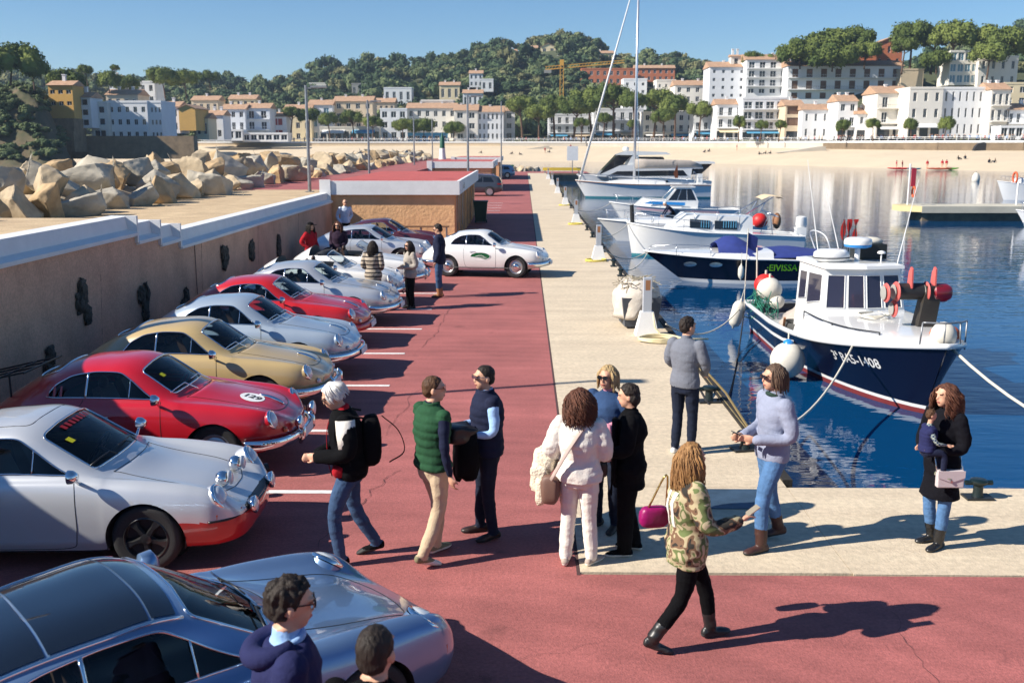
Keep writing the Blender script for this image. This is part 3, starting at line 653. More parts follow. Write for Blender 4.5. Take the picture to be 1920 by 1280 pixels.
    if ground and wd > 6:
        for q in range(max(1, int(wd / 7))):
            xa = -hw + wd * (q + .1) / max(1, int(wd / 7)); xb = -hw + wd * (q + .85) / max(1, int(wd / 7)); MB().add([(xa, -.02, fh * .86), (xb, -.02, fh * .86), (xb, -2.2, fh * .66), (xa, -2.2, fh * .66), (xa, -.02, fh * .82), (xb, -.02, fh * .82), (xb, -2.2, fh * .6), (xa, -2.2, fh * .6)], [(0, 1, 2, 3), (4, 7, 6, 5), (3, 2, 6, 7), (0, 3, 7, 4), (1, 5, 6, 2)]).build('awning', (m_cream, m_w, m_bluesh, m_beige)[(hsh + q) % 4], t)
    for q in range(chim):
        cx = -hw + wd * (q + .6) / (chim + .3); s = MB(); s.box(cx - .35, cx + .35, depth * .45, depth * .45 + .7, h, h + 2.4); s.box(cx - .45, cx + .45, depth * .45 - .1, depth * .45 + .8, h + 2.402, h + 2.6); s.build('chimney', m_w, t)
    return t
H = house
# left headland
H(95, 140, 160, 224, 232, 3, 3, 'tall ochre tower house with tiled roof on the headland', m_ochre, 'tile', 6, ww=.6, wh=.35, skip={(0, 0), (0, 1), (0, 2)})
st = thing('stone_terrace', 'arched rubble stone base under the ochre tower house', 'terrace', W(115, 285, 231))
MB().box(-3.6, 3.4, 0, 6, 0, 7.5).build('wall', m_stonew, st)
for q in range(4): MB().box(-3.3 + q * 2, -2.6 + q * 2, -.6, -.002, 0, 4.6).build('pier', m_stonew, st)
H(140, 173, 183, 240, 236, 3, 1, 'narrow white house with deep blue shaded balconies beside the ochre tower', m_w, 'tile', 7, ww=.7, wh=.6)
H(173, 205, 195, 262, 240, 3, 1, 'low white house with wide dark balcony openings', m_w, 'flat', 7, ww=.7, wh=.55)
H(205, 280, 193, 263, 242, 3, 5, 'large white villa with arched ground floor above the stone wall', m_w, 'flat', 9, ww=.45, wh=.45)
H(278, 306, 193, 263, 243, 3, 4, 'right wing of the white villa with a row of narrow windows', m_w, 'flat', 10, ww=.5, wh=.4)
rw = thing('retaining_wall', 'long brown stone retaining wall under the villa', 'wall', W(230, 290, 238))
MB().box(-17, 17, 0, 3, -1, 4.3).build('wall', m_stonew, rw)
H(306, 338, 200, 250, 285, 2, 2, 'plain white house behind the villa', m_w, 'tile', 8)
H(337, 368, 203, 245, 282, 2, 1, 'ochre gabled house with a red roof', m_ochre, 'gable', 12, skip={(0, 0), (1, 0)})
H(368, 392, 222, 262, 290, 1, 2, 'low cream house on the sea front', m_cream, 'tile', 8)
H(390, 420, 216, 262, 300, 2, 2, 'white cottage with plain front between cream house and balconied house', m_w, 'tile', 8, skip={(1, 0), (1, 1)})
H(418, 462, 205, 264, 325, 3, 3, 'white balconied house with tiled roof on the sea front', m_w, 'tile', 9, balc=(1,), chim=2)
H(462, 508, 203, 264, 328, 3, 2, 'white house with grey terrace on the sea front', m_w, 'tile', 9, balc=(1, 2), chim=1)
H(506, 538, 219, 262, 335, 2, 1, 'white house with two dark red shutters', m_w, 'tile', 8, win='red', ww=.6, wh=.62)
H(455, 540, 252, 266, 320, 1, 6, 'glazed restaurant veranda in front of the white houses', m_w, 'flat', 5, ww=.8, wh=.7)
H(380, 455, 246, 264, 318, 1, 5, 'low white colonnade of a beach restaurant', m_w, 'flat', 5, ww=.75, wh=.75)
H(535, 585, 205, 266, 352, 3, 3, 'cream house half hidden by promenade pines', m_cream, 'tile', 9)
H(580, 625, 197, 266, 356, 3, 2, 'white house with a tiled roof and blue shutter behind the pines', m_w, 'tile', 10, win='blue')
H(628, 700, 190, 264, 360, 4, 4, 'broad beige house with stepped walls behind the pines', m_beige, 'tile', 10, chim=2)
H(600, 712, 240, 266, 346, 1, 8, 'white arcade of shops under the pines', m_w, 'flat', 6, ground=1)
H(714, 764, 206, 264, 350, 3, 3, 'cubic white house with large dark windows', m_w, 'flat', 10, ww=.6, wh=.6)
H(764, 856, 203, 264, 352, 3, 6, 'long white house with tiled roof and glass penthouse', m_w, 'tile', 10)
H(790, 850, 190, 204, 358, 1, 3, 'glass penthouse with blue panes on the long white roof', m_w, 'flat', 6, win='blue', ww=.8, wh=.6, zb=W(820, 204, 358).z)
H(765, 838, 252, 268, 340, 1, 6, 'restaurant terrace with sky blue awning', m_bluesh, 'flat', 5, ww=.7, wh=.6)
H(852, 896, 207, 266, 340, 3, 2, 'front of the white hotel with two wide dark windows per floor', m_w, 'tile', 12, ww=.5)
H(896, 944, 210, 266, 341, 3, 6, 'side of the white hotel with rows of narrow dark windows', m_w, 'tile', 12, ww=.45, wh=.6)
H(944, 965, 208, 264, 352, 3, 1, 'slim white house beside the hotel', m_w, 'tile', 8)
H(1028, 1112, 216, 266, 356, 3, 6, 'white apartment block with long balconies behind the pines', m_w, 'flat', 10, balc=(1, 2), ground=1)
H(1112, 1205, 206, 266, 354, 3, 6, 'white apartment block with grey balconies behind the tall pines', m_w, 'flat', 10, balc=(1, 2), ground=1)
H(1168, 1212, 150, 206, 375, 4, 3, 'white cubic tower block above the pines', m_w, 'flat', 9, ww=.35, wh=.4)
H(1205, 1300, 212, 266, 340, 3, 6, 'low white apartment house with shop fronts beside the pines', m_w, 'flat', 10, balc=(1,), ground=1)
H(1230, 1266, 152, 200, 372, 3, 3, 'white cube house with roof terrace above the pines', m_w, 'flat', 9, ww=.3, wh=.4)
H(1264, 1332, 160, 212, 362, 3, 4, 'white house with orange tiled roof left of the tall blocks', m_w, 'tile', 10, ww=.4)
# right hand town
H(1328, 1396, 126, 215, 345, 6, 4, 'tall white stepped apartment block with small windows', m_w, 'tile', 12, ww=.3, wh=.4, chim=1)
bt = house(1370, 1390, 106, 124, 348, 1, 1, 'little white bell tower on the tall apartment block', m_w, 'tile', 3.5, ww=.35, wh=.6, zb=W(1380, 126, 348).z, name='bell_tower')
H(1396, 1476, 112, 212, 340, 6, 4, 'tall white apartment block with recessed balconies', m_w, 'tile', 12, balc=(3, 4, 5), ww=.55, wh=.5)
H(1474, 1688, 124, 212, 332, 4, 8, 'long white apartment block with brown shutters and continuous balconies', m_w, 'tile', 12, balc=(2, 3), ww=.42, wh=.5, win='brown')
H(1686, 1728, 132, 190, 328, 3, 2, 'pale blank end house beside the long block', m_beige, 'flat', 12, skip={(0, 0), (0, 1), (1, 0), (1, 1), (2, 0), (2, 1)})
H(1300, 1345, 205, 264, 322, 3, 3, 'white house with shop awnings behind the right end pine', m_w, 'flat', 9, balc=(1,), ground=1)
H(1342, 1392, 196, 262, 308, 3, 3, 'narrow white house with small balconies on the promenade', m_w, 'tile', 9, balc=(1, 2), ground=1)
H(1390, 1472, 186, 262, 302, 4, 4, 'white house with deep dark glazed balconies over a restaurant', m_w, 'flat', 9, balc=(1, 2, 3), ww=.75, wh=.6, ground=1)
H(1470, 1504, 198, 262, 294, 3, 1, 'narrow house with wide brown shutters', m_beige, 'tile', 9, win='brown', ww=.8, wh=.7, ground=1)
H(1502, 1570, 206, 262, 290, 2, 4, 'low plain white house between brown shutters and tiled house', m_w, 'tile', 9, ww=.25, wh=.5)
H(1568, 1604, 190, 262, 281, 3, 2, 'white house with ochre tiled roof on the promenade', m_w, 'tile', 10, balc=(1,), ground=1)
H(1604, 1642, 214, 262, 279, 2, 2, 'small white house with two narrow windows', m_w, 'tile', 10, ww=.3, ground=1)
H(1640, 1700, 175, 260, 272, 3, 2, 'white house with two small iron balconies on the promenade', m_w, 'tile', 12, balc=(1, 2), ww=.35, ground=1, chim=1)
H(1700, 1762, 167, 258, 264, 3, 3, 'front of the large white sea front hotel', m_w, 'flat', 14, ww=.32, ground=1)
H(1762, 1852, 167, 258, 265, 3, 7, 'long side of the large white hotel with tall narrow windows', m_w, 'flat', 13, ww=.3, wh=.6)
H(1852, 1888, 168, 258, 262, 3, 3, 'white hotel wing with dark shutters and balconies', m_w, 'tile', 10, balc=(1, 2), ww=.5)
H(1886, 1940, 206, 258, 262, 2, 4, 'low white house right of the hotel', m_w, 'tile', 9, balc=(1,))
H(1938, 2060, 196, 258, 258, 3, 6, 'white sea front house beyond the picture edge', m_w, 'flat', 9)
H(1875, 1960, 240, 262, 246, 1, 6, 'white restaurant pavilion with open front', m_w, 'flat', 5, ww=.8, wh=.8)
H(1880, 1950, 158, 200, 290, 2, 3, 'cream house behind the hotel wing', m_cream, 'flat', 9)
H(1600, 1642, 90, 128, 350, 2, 3, 'terracotta house with tiled roof among the pines', m_terra, 'tile', 10, win='dark', ww=.3)
H(1640, 1690, 82, 128, 354, 2, 3, 'orange gabled house uphill of the long block', m_terra, 'gable', 10, ww=.3)
H(1778, 1832, 98, 160, 318, 3, 4, 'modern house with blue glass front on the slope', m_w, 'flat', 9, win='blue', ww=.8, wh=.7)
H(1832, 1905, 108, 165, 316, 2, 4, 'white terraced house under the pines', m_w, 'flat', 9, ww=.3)
# houses on the wooded hills
for i, (x0, x1, yt, yb, Y, fl, co, m_, rf, lb) in enumerate([
    (720, 772, 166, 182, 470, 1, 4, m_w, 'flat', 'long flat white villa low in the wood'), (580, 612, 157, 164, 560, 1, 3, m_w, 'flat', 'white flat roofed villa in the middle of the wood'), (660, 690, 158, 172, 520, 1, 3, m_grey, 'flat', 'grey modern villa in the wood'),
    (824, 862, 160, 178, 480, 1, 3, m_cream, 'tile', 'cream villa with tiled roof below the summit'), (880, 905, 138, 152, 500, 2, 3, m_w, 'tile', 'white house at the left of the hilltop cluster'), (902, 925, 150, 160, 485, 1, 2, m_w, 'flat', 'white terrace house under the hilltop cluster'),
    (938, 970, 97, 112, 600, 2, 3, m_cream, 'tile', 'cream hilltop villa, left of the three'), (980, 1008, 90, 106, 605, 2, 3, m_cream, 'tile', 'cream hilltop villa with red roof, middle of the three'), (1014, 1042, 88, 106, 600, 2, 2, m_cream, 'gable', 'tall cream hilltop villa, right of the three'),
    (1018, 1058, 112, 122, 570, 1, 4, m_cream, 'tile', 'low cream villa below the hilltop villas'), (1105, 1150, 100, 108, 590, 1, 4, m_cream, 'tile', 'small cream house right of the summit'), (1090, 1190, 130, 148, 500, 2, 8, m_terra, 'flat', 'long red brick block on the hillside'), (1190, 1265, 128, 142, 510, 2, 7, m_terra, 'tile', 'red brick terrace on the hillside, right half'),
    (205, 222, 150, 172, 330, 2, 2, m_w, 'tile', 'white house among the headland trees'), (262, 292, 155, 180, 335, 2, 2, m_w, 'flat', 'white house between the headland pines'), (868, 905, 175, 192, 440, 1, 4, m_w, 'tile', 'white house above the hotel'),
    (700, 740, 192, 206, 385, 1, 4, m_beige, 'tile', 'beige tiled house behind the cubic white house'), (430, 480, 186, 204, 380, 2, 4, m_cream, 'tile', 'cream tiled houses above the sea front'), (360, 410, 188, 204, 372, 1, 4, m_beige, 'tile', 'beige tiled house with chimneys above the cottages'), (200, 260, 178, 194, 300, 1, 4, m_beige, 'tile', 'beige tiled roof behind the villa')]):
    H(x0, x1, yt, yb + 12, Y, fl, co, lb, m_, rf, 9, group='houses on the hills', zb=W(x0, yb, Y).z - 3)
# wood on the hills reads as one mass
mb = MB(); rg = random.Random(77)
crowns = []
for s in range(5):
    q = MB(); crown_geo(q, (0, 0, 0), 1., .6, 9, 34, .12, random.Random(400 + s), flat=.6); crowns.append((np.array(q.v), q.f))
V = []; F = []; off = 0
m_wood = [foliage_mat('wood_foliage', rgb(66, 82, 54), rgb(116, 126, 84)), foliage_mat('wood_foliage_dark', rgb(46, 64, 44), rgb(80, 98, 66)), foliage_mat('wood_foliage_olive', rgb(88, 92, 60), rgb(134, 132, 92))]; MI = []
for k in range(2600):
    px = rg.uniform(-350, 1960); Y = rg.uniform(385, 655)
    if px > 1380 and Y < 400: continue
    x_ = colx(px, Y)
    if any(abs(x_ - hx) < hw_ + 1.5 and hy - 26 < Y < hy + 5 for hx, hy, hw_ in HILLH): continue
    rr = rg.uniform(3.0, 7.8); v, f = crowns[rg.randrange(5)]; MI += [rg.choice((0, 0, 1, 1, 2))] * len(f)
    a = rg.uniform(0, 6.3); ca, sa = math.cos(a), math.sin(a)
    vv = np.stack([v[:, 0] * ca - v[:, 1] * sa, v[:, 0] * sa + v[:, 1] * ca, v[:, 2] * rg.uniform(.6, 1.6)], 1) * rr + np.array([colx(px, Y), Y, hill_z(px, Y) + rr * rg.uniform(.45, .9)])
    V.append(vv); F += [tuple(i + off for i in q) for q in f]; off += len(vv)
me = bpy.data.meshes.new('pine_wood'); me.from_pydata(np.concatenate(V).tolist(), [], F); [me.materials.append(q) for q in m_wood]; me.polygons.foreach_set('material_index', MI)
tag(ob('pine_wood', me), 'dense dark green pine wood covering the hills behind the town', 'wood', kind='stuff')

# headland on the left: steep mound with scrub
def head_z(px, Y):
    a = min(max((150 - px) / 80, 0), 1); b = min(max((Y - 190) / 40, 0), 1); a = a * a * (3 - 2 * a); b = b * b * (3 - 2 * b); return -2 + 17.5 * a * b + mnoise.noise(Vector((px * .03, Y * .12, 3))) * 2.2 * a
mb = MB(); mb.loft([[(colx(px, Y), Y, head_z(px, Y)) for Y in range(180, 275, 4)] for px in range(-420, 165, 12)], closed=False, cap=False)
struct(mb.build('headland', M('headland_rock', rgb(104, 88, 66), .95, var=.4, vscale=.25, bump=1., bscale=1.2, col2=rgb(60, 70, 42)), smooth=180))
V = []; F = []; off = 0; rg = random.Random(8)
for k in range(520):
    px = rg.uniform(-300, 118); Y = rg.uniform(194, 262); rr = rg.uniform(1.2, 2.8); v, f = crowns[rg.randrange(5)]; z = head_z(px, Y)
    if z < .5: continue
    V.append(v * np.array([rr, rr, rr * .8]) + np.array([colx(px, Y), Y, z + rr * .3])); F += [tuple(i + off for i in q) for q in f]; off += len(v)
me = bpy.data.meshes.new('headland_scrub'); me.from_pydata(np.concatenate(V).tolist(), [], F); me.materials.append(m_wood[0]); tag(ob('headland_scrub', me), 'dark green scrub covering the headland on the left', 'scrub', kind='stuff')
# tower crane on the hill
cr = thing('tower_crane', 'yellow tower crane standing in front of the wooded hill', 'crane', W(1053, 178, 430))
m_crane = M('crane_yellow', rgb(214, 160, 60), .6); zz = W(1053, 128, 430).z - W(1053, 178, 430).z
mb = MB()
for sx in (-.7, .7):
    for sy in (-.7, .7): mb.bar((sx, sy, -8), (sx, sy, zz + 1), .22)
for q in range(int((zz + 8) / 1.5)): s = 1 if q % 2 else -1; mb.bar((-.7 * s, -.7, -8 + q * 1.5), (.7 * s, -.7, -6.5 + q * 1.5), .14)
mb.build('mast', m_crane, cr)
mb = MB(); e = W(1170, 124, 430) - W(1053, 124, 430); tl = W(1022, 139, 430) - W(1053, 130, 430)
mb.bar((tl.x, 0, zz - .6), (e.x, 0, zz + 2.2), .35); mb.bar((tl.x, 0, zz + .6), (e.x, 0, zz + 3.2), .25)
for q in range(26): f = q / 26; mb.bar((tl.x + (e.x - tl.x) * f, 0, zz - .6 + 2.8 * f), (tl.x + (e.x - tl.x) * (f + .02), 0, zz + .6 + 2.6 * f), .15)
mb.build('jib', m_crane, cr); MB().box(tl.x - .5, tl.x + 2.5, -.8, .8, zz - 2, zz - .7).build('counterweight', m_grey, cr); MB().box(-.8, .8, -.8, .8, zz + 1.002, zz + 3.4).build('cab', m_crane, cr)
# parasols and beach strollers: small distant figures
# ================================================================== cars: bodies are spline surfaces through measured sections
def crom(P0, P1, P2, P3, t): return .5 * ((2 * P1) + (P2 - P0) * t + (2 * P0 - 5 * P1 + 4 * P2 - P3) * t * t + (3 * P1 - P0 - 3 * P2 + P3) * t ** 3)
class Skin:
    def __init__(s, st):
        A = []
        for x, yz, xo in st:
            A.append([(x + (xo.get(j, 0.) if xo else 0.), y, z) for j, (y, z) in enumerate(yz)])
        A = np.array(A); s.ns = len(A)
        mir = np.array([1, -1, 1.])
        B = np.concatenate([A[:, 1:2] * mir, A, A[:, -2:-1] * mir], 1)
        s.N = np.concatenate([2 * B[:1] - B[1:2], B, 2 * B[-1:] - B[-2:-1]], 0)
    def __call__(s, u, v):
        u = np.clip(np.asarray(u, float), 0, s.ns - 1.0001); sg = np.where(np.asarray(v) < 0, -1., 1.); v = np.clip(np.abs(np.asarray(v, float)), 0, 9.9999)
        i = u.astype(int); j = v.astype(int); a = (u - i)[..., None]; b = (v - j)[..., None]
        r = [crom(s.N[i, j + q], s.N[i + 1, j + q], s.N[i + 2, j + q], s.N[i + 3, j + q], a) for q in range(4)]
        p = crom(*r, b); p[..., 1] *= sg
        return p
    def nrm(s, u, v):
        e = .02; du = s(u + e, v) - s(u - e, v); dv = s(u, np.abs(v) + e) - s(u, np.abs(v) - e); n = np.cross(du, dv); n /= np.linalg.norm(n, axis=-1, keepdims=True) + 1e-9
        p = s(u, np.abs(v)); c = np.array([0, 0, .5]); f = np.where((n * (p - c)).sum(-1, keepdims=True) < 0, -1., 1.); n = n * f
        n[..., 1] *= np.where(np.asarray(v) < 0, -1., 1.)
        return n
T356 = [(1.93, [(0, .40), (.10, .40), (.16, .42), (.18, .45), (.18, .48), (.16, .51), (.13, .53), (.10, .535), (.07, .54), (.03, .54), (0, .54)], None),
 (1.88, [(0, .33), (.26, .33), (.36, .36), (.41, .44), (.41, .51), (.38, .57), (.32, .595), (.25, .59), (.17, .59), (.08, .595), (0, .597)], None),
 (1.74, [(0, .28), (.44, .29), (.55, .33), (.625, .45), (.63, .57), (.60, .665), (.53, .71), (.43, .685), (.3, .665), (.15, .675), (0, .68)], None),
 (1.52, [(0, .24), (.54, .26), (.67, .31), (.745, .47), (.745, .62), (.70, .735), (.615, .785), (.50, .765), (.35, .755), (.17, .77), (0, .778)], None),
 (1.05, [(0, .21), (.60, .22), (.74, .28), (.80, .47), (.795, .65), (.74, .785), (.64, .84), (.52, .835), (.36, .85), (.18, .868), (0, .874)], None),
 (.72, [(0, .2), (.63, .2), (.76, .27), (.815, .47), (.81, .66), (.765, .80), (.68, .865), (.56, .875), (.40, .90), (.2, .925), (0, .935)], {8: .04, 9: .09, 10: .1}),
 (.56, [(0, .2), (.64, .2), (.77, .27), (.82, .47), (.815, .67), (.77, .81), (.695, .88), (.60, .90), (.45, .925), (.22, .95), (0, .96)], {7: -.02, 8: .03, 9: .09, 10: .11}),
 (.08, [(0, .19), (.655, .19), (.775, .27), (.825, .47), (.82, .68), (.77, .83), (.70, .895), (.615, 1.04), (.505, 1.19), (.27, 1.265), (0, 1.285)], {9: .03, 10: .04}),
 (-.40, [(0, .19), (.66, .19), (.78, .27), (.83, .47), (.825, .68), (.775, .835), (.70, .905), (.62, 1.06), (.51, 1.215), (.28, 1.29), (0, 1.308)], None),
 (-.85, [(0, .2), (.66, .2), (.775, .27), (.825, .48), (.82, .69), (.775, .84), (.70, .905), (.605, 1.04), (.49, 1.165), (.27, 1.235), (0, 1.255)], None),
 (-1.25, [(0, .22), (.62, .23), (.745, .3), (.80, .49), (.80, .68), (.755, .82), (.67, .88), (.555, .955), (.43, 1.03), (.24, 1.075), (0, 1.09)], None),
 (-1.6, [(0, .26), (.54, .27), (.665, .33), (.73, .48), (.73, .62), (.68, .73), (.59, .785), (.47, .825), (.35, .855), (.19, .88), (0, .888)], None),
 (-1.85, [(0, .32), (.40, .33), (.52, .37), (.59, .47), (.59, .55), (.54, .62), (.46, .65), (.36, .67), (.26, .685), (.13, .695), (0, .70)], None),
 (-1.97, [(0, .40), (.2, .40), (.28, .42), (.32, .46), (.32, .49), (.28, .52), (.24, .53), (.18, .535), (.12, .54), (.06, .54), (0, .54)], None)]
T911 = [(2.03, [(0, .30), (.12, .30), (.2, .32), (.24, .38), (.24, .43), (.22, .47), (.18, .485), (.13, .49), (.08, .49), (.04, .49), (0, .49)], None),
 (1.97, [(0, .24), (.42, .24), (.52, .28), (.57, .38), (.57, .45), (.54, .51), (.47, .535), (.36, .53), (.25, .525), (.12, .525), (0, .525)], None),
 (1.80, [(0, .2), (.56, .21), (.68, .26), (.735, .40), (.735, .53), (.71, .655), (.63, .715), (.51, .655), (.38, .605), (.18, .605), (0, .61)], None),
 (1.55, [(0, .19), (.6, .2), (.73, .26), (.785, .44), (.785, .60), (.745, .735), (.65, .795), (.52, .735), (.38, .69), (.18, .695), (0, .70)], None),
 (1.13, [(0, .18), (.62, .19), (.76, .26), (.815, .45), (.81, .64), (.76, .785), (.665, .845), (.54, .80), (.38, .78), (.18, .79), (0, .795)], None),
 (.82, [(0, .17), (.65, .18), (.775, .26), (.815, .45), (.81, .65), (.765, .80), (.685, .86), (.57, .85), (.40, .86), (.2, .88), (0, .887)], {8: .03, 9: .06, 10: .07}),
 (.66, [(0, .17), (.66, .17), (.78, .25), (.81, .45), (.805, .66), (.765, .81), (.70, .875), (.62, .89), (.46, .91), (.23, .932), (0, .94)], {8: .04, 9: .1, 10: .12}),
 (.10, [(0, .17), (.665, .17), (.785, .25), (.81, .45), (.805, .67), (.765, .825), (.705, .89), (.63, 1.05), (.54, 1.21), (.30, 1.285), (0, 1.30)], {9: .03, 10: .04}),
 (-.35, [(0, .17), (.665, .17), (.785, .25), (.81, .45), (.81, .67), (.77, .825), (.705, .89), (.63, 1.055), (.54, 1.225), (.31, 1.305), (0, 1.32)], None),
 (-.85, [(0, .18), (.665, .18), (.785, .26), (.815, .46), (.815, .68), (.775, .83), (.70, .895), (.61, 1.03), (.50, 1.165), (.29, 1.24), (0, 1.258)], None),
 (-1.3, [(0, .2), (.64, .21), (.785, .29), (.835, .48), (.83, .68), (.775, .82), (.68, .88), (.56, .95), (.44, 1.03), (.25, 1.08), (0, 1.095)], None),
 (-1.7, [(0, .24), (.6, .25), (.735, .32), (.79, .48), (.79, .65), (.73, .765), (.63, .815), (.50, .845), (.37, .88), (.2, .905), (0, .912)], None),
 (-2.0, [(0, .3), (.5, .3), (.63, .35), (.69, .47), (.69, .58), (.64, .66), (.56, .69), (.45, .705), (.32, .72), (.16, .735), (0, .74)], None),
 (-2.12, [(0, .38), (.3, .38), (.4, .4), (.45, .46), (.45, .52), (.41, .56), (.35, .58), (.27, .59), (.19, .595), (.09, .6), (0, .6)], None)]
def rounded(poly, r=.25, n=5):
    """round polygon corners (in uv)"""
    out = []; k = len(poly)
    for i in range(k):
        p, a, b = np.array(poly[i], float), np.array(poly[i - 1], float), np.array(poly[(i + 1) % k], float)
        q0, q1 = p + (a - p) * r, p + (b - p) * r
        for t in np.linspace(0, 1, n): out.append(tuple((1 - t) ** 2 * q0 + 2 * t * (1 - t) * p + t * t * q1))
    return out
def dens(poly, n=6):
    P = np.array(poly); Q = np.roll(P, -1, 0); return np.concatenate([P[i] + (Q[i] - P[i]) * np.linspace(0, 1, n, endpoint=False)[:, None] for i in range(len(P))])
def inside(poly, u, v):
    c = np.zeros(u.shape, bool); n = len(poly)
    for i in range(n):
        (x1, y1), (x2, y2) = poly[i], poly[(i + 1) % n]
        if y1 == y2: continue
        c ^= ((y1 > v) != (y2 > v)) & (u < (x2 - x1) * (v - y1) / (y2 - y1) + x1)
    return c
m_chrome = M('chrome', (.78, .79, .8), .07, metal=1.); m_tyre = M('tyre_rubber', (.018, .018, .019), .75, bump=.2, bscale=80); m_int = M('cabin_dark', (.022, .02, .02), .8); m_leather = M('seat_leather', rgb(70, 50, 40), .6, var=.15)
m_seam = M('panel_gap', (.008, .008, .008), .9); m_glasscar = glass('car_glass', (.74, .82, .82)); m_lens = M('lamp_lens', (.62, .66, .68), .08, spec=.8, var=.15, vscale=25, coat=1.); m_amber = M('amber_lens', rgb(196, 92, 24), .15, coat=1.)
m_blackp = M('satin_black', (.012, .012, .013), .35)
def paint(name, c, metal=0., rough=.3): return M('paint_' + name, c, rough, metal=metal, coat=1., var=.02, vscale=2)
CARS = {}
def car_meshes(kind):
    if kind in CARS: return CARS[kind]
    open_top = kind == '356open'
    k356 = kind.startswith('356'); S = Skin(T356 if k356 else T911); D = {'S': S}
    ax = 1.05 if k356 else 1.135; ar = .352 if k356 else .362; az = .31
    nu, nv = 13 * 17, 10 * 9
    us = np.linspace(0, 12.9999, nu + 1); vs = np.linspace(0, 10, nv + 1)
    vv = np.concatenate([-vs[::-1][:-1] * 1., vs]); vv[:nv] = -vs[::-1][:-1]
    # ring order: roof centre left ... here from -10 (roof) through 0 (floor) to 10 (roof)
    ring = np.concatenate([-vs[1:][::-1], vs[0:]]);  # -10..0..10 ; -10 and 10 coincide
    ring = ring[1:]                                   # drop the duplicate roof line
    Ug, Vg = np.meshgrid(us, ring, indexing='ij'); P = S(Ug, Vg)
    n1, n2 = Ug.shape; idx = np.arange(n1 * n2).reshape(n1, n2)
    if k356:
        wind = rounded([(6.12, -10), (6.14, 7.95), (6.93, 8.15), (6.95, -10)], .2)
        W_front = [(6.13, 7.75), (6.92, 8.2)]; W_side = [(6.42, 6.25), (7.02, 7.35), (7.35, 7.82), (8.0, 7.9), (8.62, 7.72), (9.05, 7.2), (9.3, 6.35), (9.0, 6.22)]; W_rear = (9.0, 9.85, 8.35)
        pillar = 8.18; vent = 7.1
    else:
        W_front = [(6.1, 7.55), (6.94, 8.2)]; W_side = [(6.32, 6.22), (6.98, 7.4), (7.3, 7.85), (8.0, 7.92), (8.7, 7.8), (9.3, 7.25), (9.72, 6.5), (9.2, 6.25)]; W_rear = (9.05, 9.95, 8.3)
        pillar = 8.25; vent = 7.0
    # windscreen as a closed loop across the centre line: parameter w = +-(10 - v)
    f0, f1 = W_front
    front = rounded([(f0[0], 10 - f0[1]), (f1[0], 10 - f1[1]), (f1[0], -(10 - f1[1])), (f0[0], -(10 - f0[1]))], .1)
    rear = rounded([(W_rear[0], 10 - W_rear[2]), (W_rear[1], 10 - W_rear[2] - .12), (W_rear[1], -(10 - W_rear[2] - .12)), (W_rear[0], -(10 - W_rear[2]))], .3)
    side = rounded(W_side, .22)
    toV = lambda q: np.where(np.array(q) >= 0, 10 - np.array(q), -(10 + np.array(q)))
    fu = (Ug[:-1, :] + Ug[1:, :]) / 2; Vn = np.roll(Vg, -1, 1)
    wv = np.where(Vg >= 0, 10 - Vg, -(10 + Vg)); wn = np.where(Vn >= 0, 10 - Vn, -(10 + Vn))
    fw = ((wv + wn) / 2)[:-1]; fw[np.abs(wv - wn)[:-1] > 5] = 10; fva = ((np.abs(Vg) + np.abs(Vn)) / 2)[:-1]
    hole_f = inside(front, fu, fw); hole_r = inside(rear, fu, fw); hole_s = inside(side, fu, fva)
    C = (P[:-1] + P[1:]) / 2; C = (C + np.roll(C, -1, 1)) / 2
    arch = np.zeros_like(hole_f)
    for s in (1, -1): arch |= ((C[..., 0] - s * ax) ** 2 + (C[..., 2] - az) ** 2 < ar ** 2) & (np.abs(C[..., 1]) > .42)
    hole = hole_f | hole_s | arch
    if open_top: hole |= (fva > 6.3) & (fu > 6.55) & (fu < 9.75) | (hole_f)
    else: hole |= hole_r
    ii, jj = np.nonzero(~hole); j2 = (jj + 1) % n2
    faces = np.stack([idx[ii, jj], idx[ii + 1, jj], idx[ii + 1, j2], idx[ii, j2]], 1)
    # snap hole edges onto the exact outlines
    Pf = P.reshape(-1, 3); uf, vf, wf = Ug.ravel(), Vg.ravel(), wv.ravel()
    from collections import Counter
    ec = Counter()
    for q in faces:
        for a, b in ((q[0], q[1]), (q[1], q[2]), (q[2], q[3]), (q[3], q[0])): ec[(min(a, b), max(a, b))] += 1
    bv = {x for e, c in ec.items() if c == 1 for x in e}
    DQ = {id(q): dens(q, 10) for q in (front, rear, side)}
    def near(poly, pu, pv, sv=.12):
        Q = DQ[id(poly)]; d = ((Q[:, 0] - pu)) ** 2 + (Q[:, 1] - pv) ** 2; k = d.argmin(); return Q[k], d[k]
    for b in bv:
        x, y, z = Pf[b]
        done = False
        for s in (1, -1):
            r_ = math.hypot(x - s * ax, z - az)
            if abs(r_ - ar) < .035 and abs(y) > .42: f = ar / max(r_, 1e-6); Pf[b] = (s * ax + (x - s * ax) * f, y, az + (z - az) * f); done = True
        if done or open_top and uf[b] > 6.6: continue
        best = None
        for poly, co, isw in ((front, wf[b], 1), (rear, wf[b], 1), (side, abs(vf[b]), 0)):
            q, d = near(poly, uf[b], co)
            if d < .02 and (best is None or d < best[0]): best = (d, q, isw)
        if best:
            q = best[1]; v_ = float(toV([q[1]])[0]) if best[2] else math.copysign(q[1], vf[b]); Pf[b] = S(np.array([q[0]]), np.array([v_]))[0]
    me = bpy.data.meshes.new('body'); me.from_pydata(Pf.tolist(), [], faces.tolist() + [idx[0].tolist(), idx[-1][::-1].tolist()])
